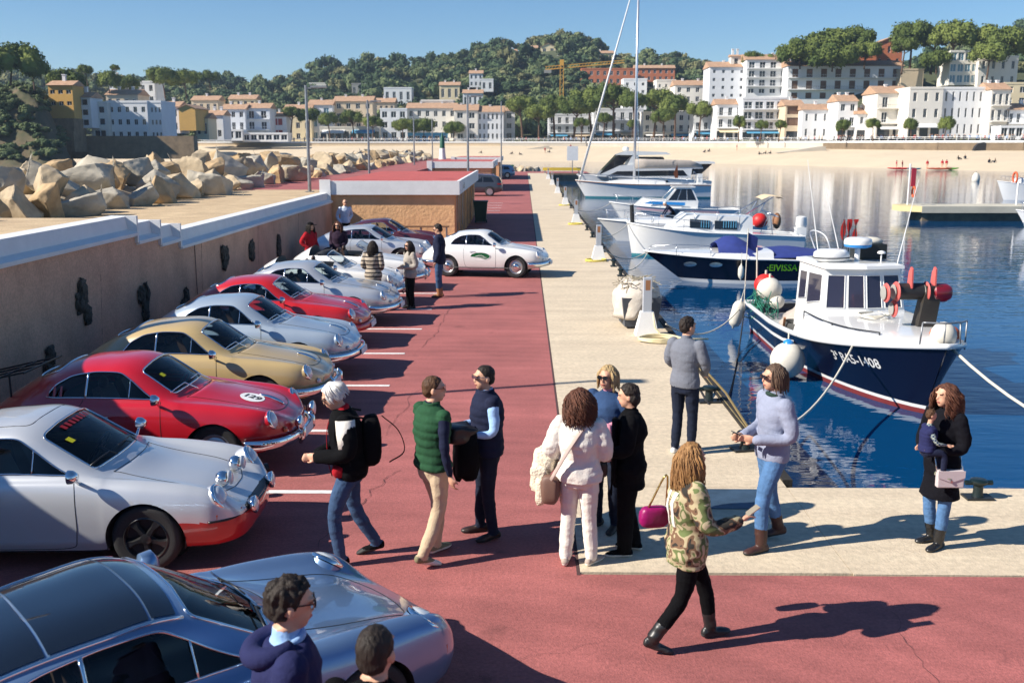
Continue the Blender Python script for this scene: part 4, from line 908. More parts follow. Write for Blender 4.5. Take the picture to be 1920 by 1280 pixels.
    bm = bmesh.new(); bm.from_mesh(me); bmesh.ops.delete(bm, geom=[v for v in bm.verts if not v.link_faces], context='VERTS'); bmesh.ops.recalc_face_normals(bm, faces=bm.faces); bm.to_mesh(me); bm.free()
    me.polygons.foreach_set('use_smooth', [True] * len(me.polygons))
    me.materials.append(m_chrome); me.materials.append(m_blackp); me.materials.append(m_blackp)
    mi = []
    for p in me.polygons:
        c = p.center; k_ = 0
        if not k356 and c.x > 1.45 and c.z < .475 and c.x + abs(c.y) * .35 > 1.66: k_ = 1           # front bumper band
        if not k356 and c.x > 1.86 and .475 <= c.z < .53 and abs(c.y) < .46: k_ = 2               # dark strip above the bumper
        if c.z < .215: k_ = 2
        mi.append(k_)
    me.polygons.foreach_set('material_index', mi); D['body'] = me
    tofix = BVHTree.FromPolygons([tuple(v.co) for v in me.vertices], [tuple(p.vertices) for p in me.polygons]); D['bvh'] = tofix
    def curve(poly, isw, sgn=1, off=.002, closed=True, n=4):
        Q = dens(poly, n) if closed else np.array(poly); v_ = toV(Q[:, 1]) if isw else Q[:, 1] * sgn
        return S(Q[:, 0], v_) + S.nrm(Q[:, 0], v_) * off
    def pane(poly, isw, sgn=1, off=-.006, rings=6):
        Q = dens(poly, 3); c = Q.mean(0); k = len(Q); V = []; Fc = []
        for i in range(rings):
            f = 1 - i / rings; q = c + (Q - c) * f; v_ = toV(q[:, 1]) if isw else q[:, 1] * sgn; V.append(S(q[:, 0], v_) + S.nrm(q[:, 0], v_) * off)
        v_ = toV(c[1:2]) if isw else c[1:2] * sgn; V.append(S(c[:1], v_) + S.nrm(c[:1], v_) * off); V = np.concatenate(V)
        for i in range(rings - 1):
            for j in range(k): Fc.append((i * k + j, i * k + (j + 1) % k, (i + 1) * k + (j + 1) % k, (i + 1) * k + j))
        for j in range(k): Fc.append(((rings - 1) * k + j, (rings - 1) * k + (j + 1) % k, rings * k))
        q = MB(); q.add(V.tolist(), Fc); return q.mesh('glass', m_glasscar, 180)
    D['glass'] = [('windscreen', pane(front, 1))]; D['trim'] = []
    def trim(poly, isw, sgn=1, r=.011): return MB().tube(curve(poly, isw, sgn).tolist(), r, 6, closed=True).mesh('trim', m_chrome, 180)
    D['trim'].append(trim(front, 1))
    if not open_top:
        D['glass'].append(('rear_window', pane(rear, 1))); D['trim'].append(trim(rear, 1))
        for s in (1, -1):
            D['glass'].append(('side_window', pane(side, 0, s))); D['trim'].append(trim(side, 0, s, .009))
            top = lambda u: 7.85
            L = np.linspace(6.22, 7.86, 8); c = S(np.full(8, pillar), L * s) + S.nrm(np.full(8, pillar), L * s) * .004
            D['trim'].append(MB().tube(c.tolist(), .016, 6).mesh('pillar', m_chrome, 180))
            L = np.linspace(6.22, 7.45, 6); c = S(np.full(6, vent), L * s) + S.nrm(np.full(6, vent), L * s) * .003
            D['trim'].append(MB().tube(c.tolist(), .008, 5).mesh('pillar', m_chrome, 180))
    # seams: doors, bonnet
    seams = []
    for s in (1, -1):
        dl = [(6.35, 6.1), (6.3, 4.5), (6.3, 2.6), (6.45, 1.9), (7.2, 1.8), (7.9, 1.9), (8.22, 2.6), (8.3, 4.5), (8.24, 6.1)]
        seams.append(curve(np.array([(p.x, p.y) for p in rope([(a, b, 0) for a, b in dl], 6)]), 0, s, -.0005, False))
    hd = [(5.62, 2.2), (4.5, 2.35), (3.2, 2.35), (2.4, 1.9), (2.02, 1.0), (1.95, 0), (2.02, -1.0), (2.4, -1.9), (3.2, -2.35), (4.5, -2.35), (5.62, -2.2)]
    seams.append(curve(np.array([(p.x, p.y) for p in rope([(a, b, 0) for a, b in hd], 8)]), 1, 1, -.0005, False))
    seams.append(curve(np.array([(5.66, q) for q in np.linspace(2.2, -2.2, 30)]), 1, 1, -.0005, False))
    mb = MB()
    for c in seams: mb.tube(c.tolist(), .0042, 5)
    D['seam'] = mb.mesh('panel_gap', m_seam, 180)
    # wheels: tyre and rim turned about the axle
    tp = [(.205, -.075), (.26, -.086), (.3, -.082), (.318, -.06), (.322, 0), (.318, .06), (.3, .082), (.26, .086), (.205, .075)]
    RX = Matrix.Rotation(R(90), 4, 'X')
    D['tyre'] = MB().lathe(tp, 36, RX, cap0=False, cap1=False).mesh('tyre', m_tyre, 50)
    if k356:
        D['rim'] = MB().lathe([(.208, .07), (.2, .08), (.185, .06), (.16, .045), (.13, .06), (.1, .062), (.09, .05)], 32, RX, cap0=False).mesh('rim', M('wheel_silver', (.5, .5, .5), .3, metal=.8), 40)
        D['cap'] = MB().lathe([(.1, .055), (.092, .082), (.06, .098), (.02, .104)], 24, RX, cap0=False).mesh('hub_cap', m_chrome, 60)
    else:
        mb = MB(); mb.lathe([(.209, .078), (.2, .084), (.19, .07), (.185, .03), (.06, .02)], 36, RX, cap0=False); 
        for q in range(5):
            a = 2 * math.pi * q / 5 + .3; Rm = Matrix.Rotation(a, 4, 'Y')
            mb.loft([[Rm @ Vector(p) for p in ((.03, -.05, -.035), (.03, -.078, -.02), (.03, -.078, .02), (.03, -.05, .035))], [Rm @ Vector(p) for p in ((.12, -.05, -.028), (.12, -.082, -.014), (.12, -.082, .014), (.12, -.05, .028))], [Rm @ Vector(p) for p in ((.19, -.05, -.055), (.19, -.07, -.035), (.19, -.07, .035), (.19, -.05, .055))]])
        mb.lathe([(.05, .05), (.05, .085), (.03, .09)], 16, RX, cap0=False)
        D['rim'] = mb.mesh('rim', M('fuchs_black', (.014, .014, .015), .32, coat=.3), 40); D['cap'] = None
    D['well'] = []
    for s in (1, -1):
        for sd in (1, -1):
            R_ = []; mb = MB()
            for k in range(13): a = math.pi * (k / 12) * 1.16 - .25; R_.append([(s * ax + math.cos(a) * (ar + .004), sd * y, az + math.sin(a) * (ar + .004)) for y in (.42, .785)])
            mb.loft(R_, closed=False, cap=False); mb.add([(s * ax + math.cos(6.283 * k / 24) * ar, sd * .42, az + math.sin(6.283 * k / 24) * ar) for k in range(24)], [tuple(range(24))]); D['well'].append(mb.mesh('wheel_well', m_int, fix=False))
    D['ax'] = ax; D['wy'] = .665 if k356 else .70
    # cabin: open tub, dashboard, two seats, steering wheel
    mb = MB(); x0, x1, yy, z0, z1 = -1.05, .62, .60, .30, .84
    q = [(x0, -yy), (x1, -yy), (x1, yy), (x0, yy)]; mb.loft([[(a, b * .97, z1) for a, b in q], [(a, b * .9, z0) for a, b in q]], cap=False); mb.add([(a, b * .9, z0) for a, b in q], [(0, 1, 2, 3)])
    D['tub'] = mb.mesh('cabin', m_int, fix=False)
    mb = MB(); mb.loft([[(x, y, z) for x, z in ((.52, .72), (.66, .74), (.66, .88), (.5, .885), (.42, .83))] for y in (-.58, -.2, .2, .58)]); D['dash'] = mb.mesh('dashboard', m_int, 40)
    mb = MB(); mb.loft([[(-.02 + dx, y, z) for dx, z in ((.35, .42), (.36, .55), (-.02, .53), (-.12, .6), (-.28, .98), (-.36, 1.0), (-.3, .6), (-.15, .4))] for y in (-.22, -.19, .19, .22)]); mb.ball((-.33, 0, 1.04), (.05, .11, .07), 10, 6); D['seat'] = mb.mesh('seat', m_leather, 40)
    c = Vector((.32, .33, .87)); n_ = Vector((-.85, 0, .5)).normalized(); u_ = Vector((0, 1, 0)); v_ = n_.cross(u_)
    mb = MB(); mb.tube([c + u_ * math.cos(6.283 * k / 24) * .18 + v_ * math.sin(6.283 * k / 24) * .18 for k in range(24)], .012, 6, closed=True)
    for a in (0, 2.1, 4.2): mb.tube([c, c + u_ * math.cos(a) * .18 + v_ * math.sin(a) * .18], .01, 5)
    mb.tube([c, c - n_ * .25], .02, 6); D['steer'] = mb.mesh('steering_wheel', m_blackp, 60)
    CARS[kind] = D
    return D
def onto(D, x, y, up=True):
    h = D['bvh'].ray_cast(Vector((x, y, 3)), Vector((0, 0, -1))); return h[0], h[1]
def mat_dir(p, d, roll=0.):
    return Matrix.Translation(p) @ Vector(d).to_track_quat('Z', 'Y').to_matrix().to_4x4()
def decal(D, name, poly2, x, y, mat, car, off=.004, rot=0.):
    """flat print laid on the bodywork: every vertex dropped onto the surface"""
    me = poly2.copy() if not isinstance(poly2, MB) else poly2.mesh(name, mat, fix=False)
    bm = bmesh.new(); bm.from_mesh(me)
    bmesh.ops.triangulate(bm, faces=bm.faces); bmesh.ops.subdivide_edges(bm, edges=[e for e in bm.edges if e.calc_length() > .03], cuts=2)
    ca, sa = math.cos(rot), math.sin(rot)
    for v in bm.verts:
        px, py = x + v.co.x * ca - v.co.y * sa, y + v.co.x * sa + v.co.y * ca; h, n = onto(D, px, py)
        if h is not None: v.co = h + (n if n.z > 0 else -n) * off
    bm.to_mesh(me); bm.free(); me.materials.clear(); me.materials.append(mat)
    return ob(name, me, car)
def make_car(kind, label, loc, rz, pnt, bumper=None, strip=None, opts=(), scale=(1, 1, 1), name='sports_car', group='classic sports cars', roofmat=None, rim=None):
    D = car_meshes(kind); S = D['S']; k356 = kind.startswith('356')
    c = thing(name, label, 'car', loc, rz, group); c.scale = (.985, 1., 1.035) if k356 else scale
    b = ob('body', D['body'], c)
    for i, m in enumerate((pnt, bumper or pnt, strip or m_blackp)): b.material_slots[i].link = 'OBJECT'; b.material_slots[i].material = m
    for n, me in D['glass']:
        g = ob(n, me, c)
    for me in D['trim']: ob('window_trim' if 'pillar' not in me.name else 'window_pillar', me, c)
    ob('panel_gap', D['seam'], b); [ob('wheel_well', q, c) for q in D['well']]; ob('cabin', D['tub'], c); ob('dashboard', D['dash'], c); ob('steering_wheel', D['steer'], c)
    for y in (.33, -.33): ob('seat', D['seat'], c, (-.08, y, 0))
    for sx in (1, -1):
        for sy in (1, -1):
            w_ = ob('wheel', D['rim'], c, (sx * D['ax'], sy * D['wy'], .32), math.pi if sy > 0 else 0.)
            if rim: w_.material_slots[0].link = 'OBJECT'; w_.material_slots[0].material = rim
            ob('tyre', D['tyre'], w_)
            if D['cap']: ob('hub_cap', D['cap'], w_)
    # headlamps
    for s in (1, -1):
        if k356: p, d, r_ = (1.70, s * .575, .648), (.93, s * .08, .36), .098
        else: p, d, r_ = (1.775, s * .608, .662), (.86, s * .06, .5), .112
        if '993' in opts: p, d, r_ = (1.70, s * .60, .685), (.62, s * .12, .78), .118
        mt = mat_dir(p, d)
        h = MB().lathe([(r_ * 1.1, -.2), (r_ * 1.1, -.1), (r_ * 1.1, .0)] if '993' in opts else [(r_ * 1.22, -.26), (r_ * 1.22, -.1), (r_ * 1.14, .012)], 28, mt, cap0=False, cap1=False).build('headlamp', pnt, c, 180)
        MB().lathe([(r_ * 1.15, .008), (r_ * 1.16, .03), (r_ * 1.05, .04), (r_ * .98, .03)], 28, mt, cap0=False, cap1=False).build('chrome_ring', m_chrome, h, 180)
        MB().lathe([(r_ * 1.0, .03), (r_ * .85, .05), (r_ * .5, .068), (r_ * .1, .075)], 24, mt, cap0=False).build('lens', m_lens, h, 180)
    # bumpers
    def bar(pts, zc, hgt, thick, m_, nm):
        P = rope(pts, 8); mb = MB(); rings = []
        for i, p in enumerate(P):
            t = (P[min(i + 1, len(P) - 1)] - P[max(i - 1, 0)]).normalized(); o = Vector((t.y, -t.x, 0))
            if o.dot(Vector((p.x, p.y, 0))) < 0: o = -o
            rings.append([p + o * (math.cos(a) * thick) + Vector((0, 0, math.sin(a) * hgt)) for a in [2 * math.pi * k / 10 for k in range(10)]])
        return mb.loft(rings).build(nm, m_, c, 180)
    if k356:
        fb = bar([(1.42, .80, .40), (1.66, .755, .40), (1.86, .58, .40), (1.965, .3, .40), (1.99, 0, .40), (1.965, -.3, .40), (1.86, -.58, .40), (1.66, -.755, .40), (1.42, -.80, .40)], .4, .062, .03, bumper or m_chrome, 'bumper')
        bar([(-1.45, .80, .42), (-1.75, .70, .42), (-1.98, .42, .42), (-2.04, 0, .42), (-1.98, -.42, .42), (-1.75, -.70, .42), (-1.45, -.80, .42)], .4, .06, .03, bumper or m_chrome, 'bumper')
        for s in (1, -1):
            if 'noover' not in opts: MB().tube([(1.97, s * .27, .29), (2.02, s * .27, .36), (2.02, s * .27, .47), (1.97, s * .27, .53)], [.02, .03, .03, .018], 10).build('overrider', m_chrome, fb, 180)
            MB().lathe([(.035, 0), (.034, .02), (.02, .04)], 14, mat_dir((1.84, s * .5, .52), (.9, s * .3, .1))).build('indicator', m_amber if 'amber' in opts else m_lens, c, 180)
            MB().lathe([(.045, 0), (.045, .03), (.03, .035)], 16, mat_dir((1.84, s * .41, .5), (.95, s * .2, .15))).build('horn_grille', m_chrome, c, 180)
        if 'open' not in kind:
            P = [(x, 0, onto(D, x, 0)[0].z + .012) for x in (1.72, 1.66, 1.55, 1.42)]
            MB().tube(rope(P, 4), [.014 + .012 * math.sin(k / 12 * 3.14) for k in range(13)], 8).build('bonnet_handle', m_chrome, c, 180)
        pl = MB().box(-.004, .004, -.23, .23, -.05, .05); pl = pl.build('number_plate', m_white, c); pl.location = (2.026, 0, .40); pl.rotation_euler = (0, -.1, 0)
    else:
        for s in (1, -1):
            sg = MB().loft([[Vector((1.93 - .24 * t, s * (.50 + .2 * t), z)) + Vector((.012, s * .018, 0)) for z in (.475, .535)] for t in np.linspace(0, 1, 7)], closed=False, cap=False)
            MB().prism([(1.945, s * .5), (1.97, s * .53), (1.79, s * .745), (1.75, s * .725)], .478, .535).build('indicator', m_amber, c)
        if '993' not in opts: bar([(1.72, .775, .475), (1.9, .66, .475), (2.0, .4, .475), (2.035, 0, .475), (2.0, -.4, .475), (1.9, -.66, .475), (1.72, -.775, .475)], .47, .012, .016, m_blackp, 'bumper_strip')
    # mirror on the door, both wipers
    for s in ((1, -1) if 'mirrors' in opts else () if '993' in opts else (-1,)):
        p = Vector((.42, s * .80, .90)) if k356 else Vector((.55, s * .80, .90))
        m_ = MB(); m_.tube([p + Vector((0, -s * .06, -.05)), p + Vector((-.0, s * .05, .03))], [.02, .012], 8); m_.lathe([(.03, -.06), (.06, -.02), (.066, .02), (.064, .03)], 18, mat_dir(p + Vector((.0, s * .09, .06)), (-1, s * .1, 0))); m_.build('door_mirror', m_chrome if 'blackmirror' not in opts else m_blackp, c, 60)
        dh = MB().tube([(-.18, s * .822, .74), (-.16, s * .85, .745), (-.32, s * .85, .745), (-.34, s * .822, .74)], .011, 6).build('door_handle', m_chrome, c, 180)
    for y in (.28, -.22):
        q = [onto(D, x, yy) for x, yy in ((.70, y), (.62, y - .15), (.52, y - .38))]
        base = Vector((.72, y, onto(D, .74, y)[0].z + .02)); uu = np.array([6.25, 6.3, 6.35]); 
        pw = [S(np.array([6.22]), np.array([10 - abs(y - t)* 4.2 if y - t >= 0 else -(10 - abs(y - t) * 4.2)]))[0] for t in (.05, .2, .38)]
        pw = [Vector(p) + Vector((.02, 0, .02)) for p in pw]
        MB().tube([base] + pw, [.009, .008, .007, .006], 5).build('wiper', m_blackp if not k356 else m_chrome, c, 180)
    # rear lid up
    if 'lid' in opts:
        l_ = MB(); pts = []
        for i in range(7):
            t = i / 6; row = []
            for j in range(9):
                w_ = -1 + j / 4; row.append((-1.22 - .32 * t - .03 * math.sin(t * 3), w_ * (.5 - .12 * t * t), 1.06 + .52 * t - .05 * w_ * w_))
            pts.append(row)
        l_.loft(pts, closed=False, cap=False); o = l_.build('engine_lid', m_blackp if 'darklid' in opts else pnt, c, 180); sm = o.modifiers.new('thick', 'SOLIDIFY'); sm.thickness = .02
        MB().tube([p for p in [pts[6][0], pts[6][4], pts[6][8]]], .012, 6).build('lid_edge', m_chrome, c)
    return c
silver = paint('silver', (.62, .64, .66), .4, .34); redp = paint('red', (.50, .008, .018)); redp2 = paint('bright_red', (.50, .012, .012)); beige = paint('beige', rgb(184, 160, 112)); ice = paint('ice_blue', (.42, .50, .58), .35, .32); white = paint('white', (.74, .73, .70)); maroon = paint('maroon', (.10, .02, .03), .3); blue = paint('metallic_blue', (.17, .28, .46), .5, .3); silver2 = paint('pale_silver', (.58, .60, .62), .5, .33); graphite = paint('graphite', (.06, .07, .085), .4)
m_num = M('print_white', (.78, .78, .77), .5); m_numk = M('print_black', (.015, .015, .017), .5)
# --- silver rally coupe, nearest of the row
c1 = make_car('911', 'silver rally coupe with red front bumper, black wheels and four extra lamps', (-4.64, 9.38, 0), R(1.5), silver, M('bumper_red', (.55, .02, .02), .3, coat=1.), m_blackp, ('mirrors',))
D = CARS['911']
for x, y, z in ((1.74, .24, .69), (1.74, -.24, .69)):
    l_ = MB().ball((x - .02, y, z + .03), .078, 20, 12).build('spot_lamp', m_chrome, c1, 180); MB().lathe([(.07, .03), (.066, .048), (.03, .06)], 20, mat_dir((x + .02, y, z + .035), (.95, 0, .2)), cap0=False).build('lens', m_lens, l_, 180)
for y in (.36, -.36):
    l_ = MB().lathe([(.05, -.05), (.082, -.01), (.086, .02), (.078, .03)], 22, mat_dir((2.04, y, .50), (1, 0, .12))).build('fog_lamp', m_chrome, c1, 60); MB().lathe([(.076, .026), (.05, .04), (.01, .046)], 20, mat_dir((2.04, y, .50), (1, 0, .12)), cap0=False).build('lens', m_lens, l_, 180)
MB().lathe([(.05, -.05), (.06, 0), (.055, .02)], 18, mat_dir((1.93, .66, .52), (.9, .5, .1))).build('fog_lamp', m_blackp, c1, 60)
for s, nm in ((.8, 'sunroof'),):
    S = CARS['911']['S']; q = [(7.25, 1.35), (8.5, 1.35), (8.5, -1.35), (7.25, -1.35)]; Q = dens(rounded(q, .12), 5); vv_ = np.where(Q[:, 1] >= 0, 10 - Q[:, 1], -(10 + Q[:, 1])); cc = S(Q[:, 0], vv_) - S.nrm(Q[:, 0], vv_) * .0005
    MB().tube(cc.tolist(), .0045, 5, closed=True).build('sunroof_gap', m_seam, c1)
def wsticker(car, kind, u, w, su, sw, mat):
    S = CARS[kind]['S']; V = []
    for a, b in ((0, 0), (1, 0), (1, 1), (0, 1)): ww = w + sw * b; V.append((S(np.array([u + su * a]), np.array([10 - ww if ww >= 0 else -(10 + ww)]))[0] + S.nrm(np.array([u + su * a]), np.array([10 - ww if ww >= 0 else -(10 + ww)]))[0] * .004).tolist())
    MB().add(V, [(0, 1, 2, 3)]).build('sticker', mat, car, fix=False)
m_yel = M('sticker_yellow', rgb(214, 206, 30), .5); wsticker(c1, '911', 6.6, -1.5, .09, .22, m_yel)
for k in range(7): wsticker(c1, '911', 6.78, -.95 + k * .28, .09, .17, M('banner_red', rgb(150, 20, 24), .5))
# --- red coupe with race number
c2 = make_car('356', 'red coupe with race number 129 on its bonnet', (-4.68, 12.0, 0), R(0), redp, None, None, ('amber',))
D = CARS['356']
disc = MB(); disc.add([(.15 * math.cos(6.283 * k / 28), .15 * math.sin(6.283 * k / 28), 0) for k in range(28)], [tuple(range(28))])
decal(D, 'number_disc', disc, 1.36, -.12, m_num, c2); decal(D, 'number', text_mesh('129', .155, .004), 1.36, -.12, m_numk, c2, .0065, R(-12))
wsticker(c2, '356', 6.55, -1.45, .09, .22, m_yel)
S = CARS['356']['S']
tm = text_mesh('111', .16, .006); tt = ob('window_number', tm, c2); tm.materials.append(redp2); tt.location = (-.86, -.665, 1.0); tt.rotation_euler = (R(68), 0, 0)
for y in (.36, -.34):
    l_ = MB().lathe([(.04, -.06), (.085, -.01), (.088, .02), (.078, .03)], 22, mat_dir((2.0, y, .56), (1, 0, .1))).build('fog_lamp', m_chrome, c2, 60); MB().lathe([(.077, .026), (.05, .04), (.01, .046)], 20, mat_dir((2.0, y, .56), (1, 0, .1)), cap0=False).build('lens', m_lens, l_, 180)
rk = MB()
for y in (-.45, -.15, .15, .45): rk.tube(rope([(-1.3, y, 1.18), (-1.6, y, 1.12), (-2.15, y, 1.0)], 6), .012, 6)
for t in (0, .5, 1): p = rope([(-1.3, 0, 1.18), (-1.6, 0, 1.12), (-2.15, 0, 1.0)], 6)[int(12 * t)]; rk.tube([(p.x, -.5, p.z), (p.x, .5, p.z)], .012, 6)
rk.tube([(-1.5, -.45, .85), (-1.5, -.45, 1.15)], .012, 6); rk.tube([(-1.5, .45, .85), (-1.5, .45, 1.15)], .012, 6); rk.build('luggage_rack', m_blackp, c2, 60)
# --- the others of the row
c3 = make_car('356', 'beige coupe parked between the red number 129 coupe and a blue silver coupe', (-4.78, 14.55, 0), R(-1), beige, None, None, ())
c4 = make_car('356', 'ice blue silver coupe with chrome bumper parked beside the beige coupe', (-4.75, 16.95, 0), R(-2), ice, None, None, ('noover',))
c5 = make_car('356', 'bright red coupe without a number, between two silver coupes', (-4.97, 19.55, 0), R(-2), redp2, redp2, None, ('noover',))
c6 = make_car('356', 'pale silver coupe with chrome bumper beside the women', (-4.68, 22.0, 0), R(-3), silver2, None, None, ('noover',))
c7 = make_car('356open', 'white open roadster with its hood folded, behind the pale silver coupe', (-4.9, 24.6, 0), R(-2), white, None, None, (), name='roadster')
c8 = make_car('356open', 'white open roadster nearest the white coupe seen side on', (-4.6, 27.2, 0), R(-3), white, None, None, (), name='roadster')
m_tan = M('soft_top', (.03, .03, .032), .8, bump=.3)
for c_ in (c7, c8):
    MB().loft([[(-.75 - .05 * t, w_ * .62, .86 + .16 * math.sin(3.14 * t) * (1 - .3 * w_ * w_)) if 0 else (-.68 - .42 * t, w_ * (.66 - .05 * t), .88 + .13 * math.sin(3.14 * t) * (1 - .25 * w_ * w_)) for w_ in np.linspace(-1, 1, 9)] for t in np.linspace(0, 1, 8)], closed=False, cap=False).build('folded_hood', m_tan, c_, 180)
c9 = make_car('911', 'silver coupe with black wheels parked in front of the kiosk', (-5.0, 32.5, 0), R(-3), silver2, None, None, ('mirrors',))
c10 = make_car('911', 'dark maroon coupe parked closest to the kiosk wall', (-4.85, 35.4, 0), R(-2), maroon, None, None, ())
c11 = make_car('356', 'white coupe with green oval door emblem, seen side on', (-1.13, 30.2, 0), R(-9), white, None, None, ('noover',))
MB().box(-1.0, .82, -.008, .008, -.012, .012).build('sill_strip', M('sill_grey', (.1, .1, .1), .5), c11).location = (0, -.79, .29)
ov = MB(); ov.add([(.3 * math.cos(6.283 * k / 32), 0, .11 * math.sin(6.283 * k / 32)) for k in range(32)], [tuple(range(32))])
g = ov.build('door_emblem', M('emblem_green', rgb(14, 92, 52), .4), c11, fix=False); g.location = (-.02, -.833, .62); g.rotation_euler = (R(3), 0, 0)
ov = MB(); ov.tube([(.3 * math.cos(6.283 * k / 32), 0, .11 * math.sin(6.283 * k / 32)) for k in range(32)], .008, 6, closed=True); ov.tube(rope([(-.14, -.003, -.01), (-.05, -.003, .02), (.05, -.003, .02), (.13, -.003, -.02)], 4), .006, 5); ov.tube([(-.2, -.003, -.035), (.2, -.003, -.035)], .005, 5)
g2 = ov.build('emblem_border', m_num, g, fix=False)
# --- blue coupe with a glass roof in front of the camera
c12 = make_car('911', 'metallic blue coupe with dark glass roof and chrome roof strips, in the foreground', (-2.42, 5.66, 0), R(42), blue, blue, blue, ('993',), (1.03, 1.07, .99))
S = CARS['911']['S']
def roofpatch(car, u0, u1, w1, mat, name, off=.006):
    us_ = np.linspace(u0, u1, 14); ws = np.linspace(-w1, w1, 15); rows2 = []
    for u in us_:
        v_ = np.where(ws >= 0, 10 - ws, -(10 + ws)); uu = np.full(15, u); rows2.append((S(uu, v_) + S.nrm(uu, v_) * off).tolist())
    return MB().loft(rows2, closed=False, cap=False).build(name, mat, car, 180)
m_roofg = M('roof_glass', (.006, .008, .012), .04, spec=.7, coat=1.)
roofpatch(c12, 7.06, 7.35, 1.75, m_roofg, 'glass_roof'); roofpatch(c12, 7.38, 8.5, 1.75, m_roofg, 'glass_roof'); roofpatch(c12, 8.53, 9.02, 1.75, m_roofg, 'glass_roof')
for s in (1, -1):
    us_ = np.linspace(7.0, 9.9, 24); v_ = np.full(24, s * 8.12); MB().tube((S(us_, v_) + S.nrm(us_, v_) * .006).tolist(), .014, 6).build('roof_strip', m_chrome, c12, 180)
    MB().lathe([(.02, -.05), (.1, -.02), (.11, .06), (.05, .1)], 16, mat_dir((.45, s * .93, .92), (1, 0, 0)) @ Matrix.Diagonal((.75, 1, 1, 1))).build('mirror_shell', blue, c12, 60)
MB().box(0, .004, -.35, .35, 0, .02).build('sensor_bar', m_chrome, c12).location = (.72, .1, .955)
# --- grey estate car and far blue car (modern, boxier)
def estate(label, loc, rz, pnt, sc_=1.):
    c = thing('estate_car', label, 'car', loc, rz); c.scale = (sc_,) * 3
    side = [(-2.35, .55), (-2.38, .8), (-2.3, 1.0), (-2.12, 1.45), (-1.7, 1.58), (-.4, 1.62), (.3, 1.58), (.95, 1.12), (1.4, 1.05), (2.05, .92), (2.32, .72), (2.36, .45), (2.2, .3), (-2.2, .32)]
    # stations along x with tumblehome
    xs = np.linspace(-2.37, 2.35, 48)
    top = lambda x: interp(sorted([(-2.37, .8), (-2.3, 1.05), (-2.1, 1.42), (-1.7, 1.56), (-.6, 1.62), (.25, 1.57), (1.0, 1.1), (1.5, 1.03), (2.05, .9), (2.3, .72), (2.36, .5)]), x)
    rings = []
    for x in xs:
        e = max(0, abs(x) - 1.9) / .48; w_ = .92 * (1 - .22 * e * e); t = top(x); bl = min(1.0, t - .06); b_ = .26 + .12 * e
        wt = w_ * (.74 if t > 1.2 else .86)
        h_ = [(0, b_), (w_ * .9, b_), (w_, .45), (w_ * 1.0, .72), (w_ * .96, bl - .02), (w_ * .92, bl + .02), (wt + .02, max(t - .1, bl + .03)), (wt * .85, t - .02), (wt * .5, t + .01), (0, t + .02)]
        rings.append([(x, y, z) for y, z in h_] + [(x, -y, z) for y, z in h_[-2:0:-1]])
    MB().loft(rings).build('body', pnt, c, 50)
    for s in (1, -1):
        for (xa, xb) in ((.15, .78), (-.85, .08), (-1.75, -.93)):
            V = []
            for x, z in ((xa, 1.06), (xb, 1.06), (min(xb, xb if xb < .3 else .35), min(top(min(xb, .35)) - .14, 1.45)), (xa if xa > -1.5 else xa + .22, min(top(xa) - .14, 1.45))):
                w_ = .92 * (.92 - (.2) * (z - 1.0) / .6); V.append((x, s * (w_ + .01), z))
            MB().add(V, [(0, 1, 2, 3)]).build('side_window', M('tinted_glass', (.01, .012, .015), .05, spec=.7), c, fix=False)
        MB().prism([(-2.36, .88), (-2.33, .95), (-2.0, .98), (-2.02, .86)], s * .86, s * .9, 'y').build('tail_lamp', M('tail_red', rgb(140, 16, 14), .2, coat=1.), c)
        MB().prism([(2.34, .66), (2.28, .75), (1.95, .82), (2.0, .7)], s * .8, s * .89, 'y').build('headlamp', m_lens, c)
        MB().tube([(-1.8, s * .62, 1.62), (0, s * .64, 1.68), (.2, s * .64, 1.62)], .02, 6).build('roof_rail', m_chrome, c)
        for x in (1.42, -1.42):
            MB().lathe([(.38, -.02), (.38, .03)], 28, Matrix.Translation((x, s * .9, .37)) @ Matrix.Rotation(R(-90 * s), 4, 'X')).build('wheel_arch', m_blackp, c, 40)
            w_ = MB(); w_.lathe([(.24, 0), (.235, .06), (.05, .05)], 24, Matrix.Rotation(R(-90 * s), 4, 'X'))
            for q in range(10): a = 6.283 * q / 10; w_.bar((0, s * .065, 0), (.23 * math.cos(a), s * .062, .23 * math.sin(a)), .03)
            wh = w_.build('wheel', M('alloy', (.6, .6, .6), .3, metal=.8), c, 40, (x, s * .88, .345)); MB().lathe([(.24, -.12), (.3, -.12), (.34, -.08), (.345, 0), (.34, .05), (.3, .07), (.24, .06)], 28, Matrix.Rotation(R(-90 * s), 4, 'X'), cap0=False, cap1=False).build('tyre', m_tyre, wh, 60)
    V = [(-2.31, -.6, 1.07), (-2.31, .6, 1.07), (-2.13, .5, 1.43), (-2.13, -.5, 1.43)]; MB().add([(x - .02, y, z) for x, y, z in V], [(0, 1, 2, 3)]).build('rear_window', MATS['tinted_glass'], c, fix=False)
    V = [(.93, -.68, 1.14), (.93, .68, 1.14), (.36, .56, 1.54), (.36, -.56, 1.54)]; MB().add([(x + .03, y, z + .02) for x, y, z in V], [(0, 1, 2, 3)]).build('windscreen', MATS['tinted_glass'], c, fix=False)
    return c
estate('dark grey estate car parked tail out between the kiosks', (-4.0, 77.3, 0), R(180), graphite)
estate('pale blue hatchback parked beyond the second kiosk', (-3.2, 118.5, 0), R(180), paint('pale_blue', (.22, .38, .55), .3), .92)
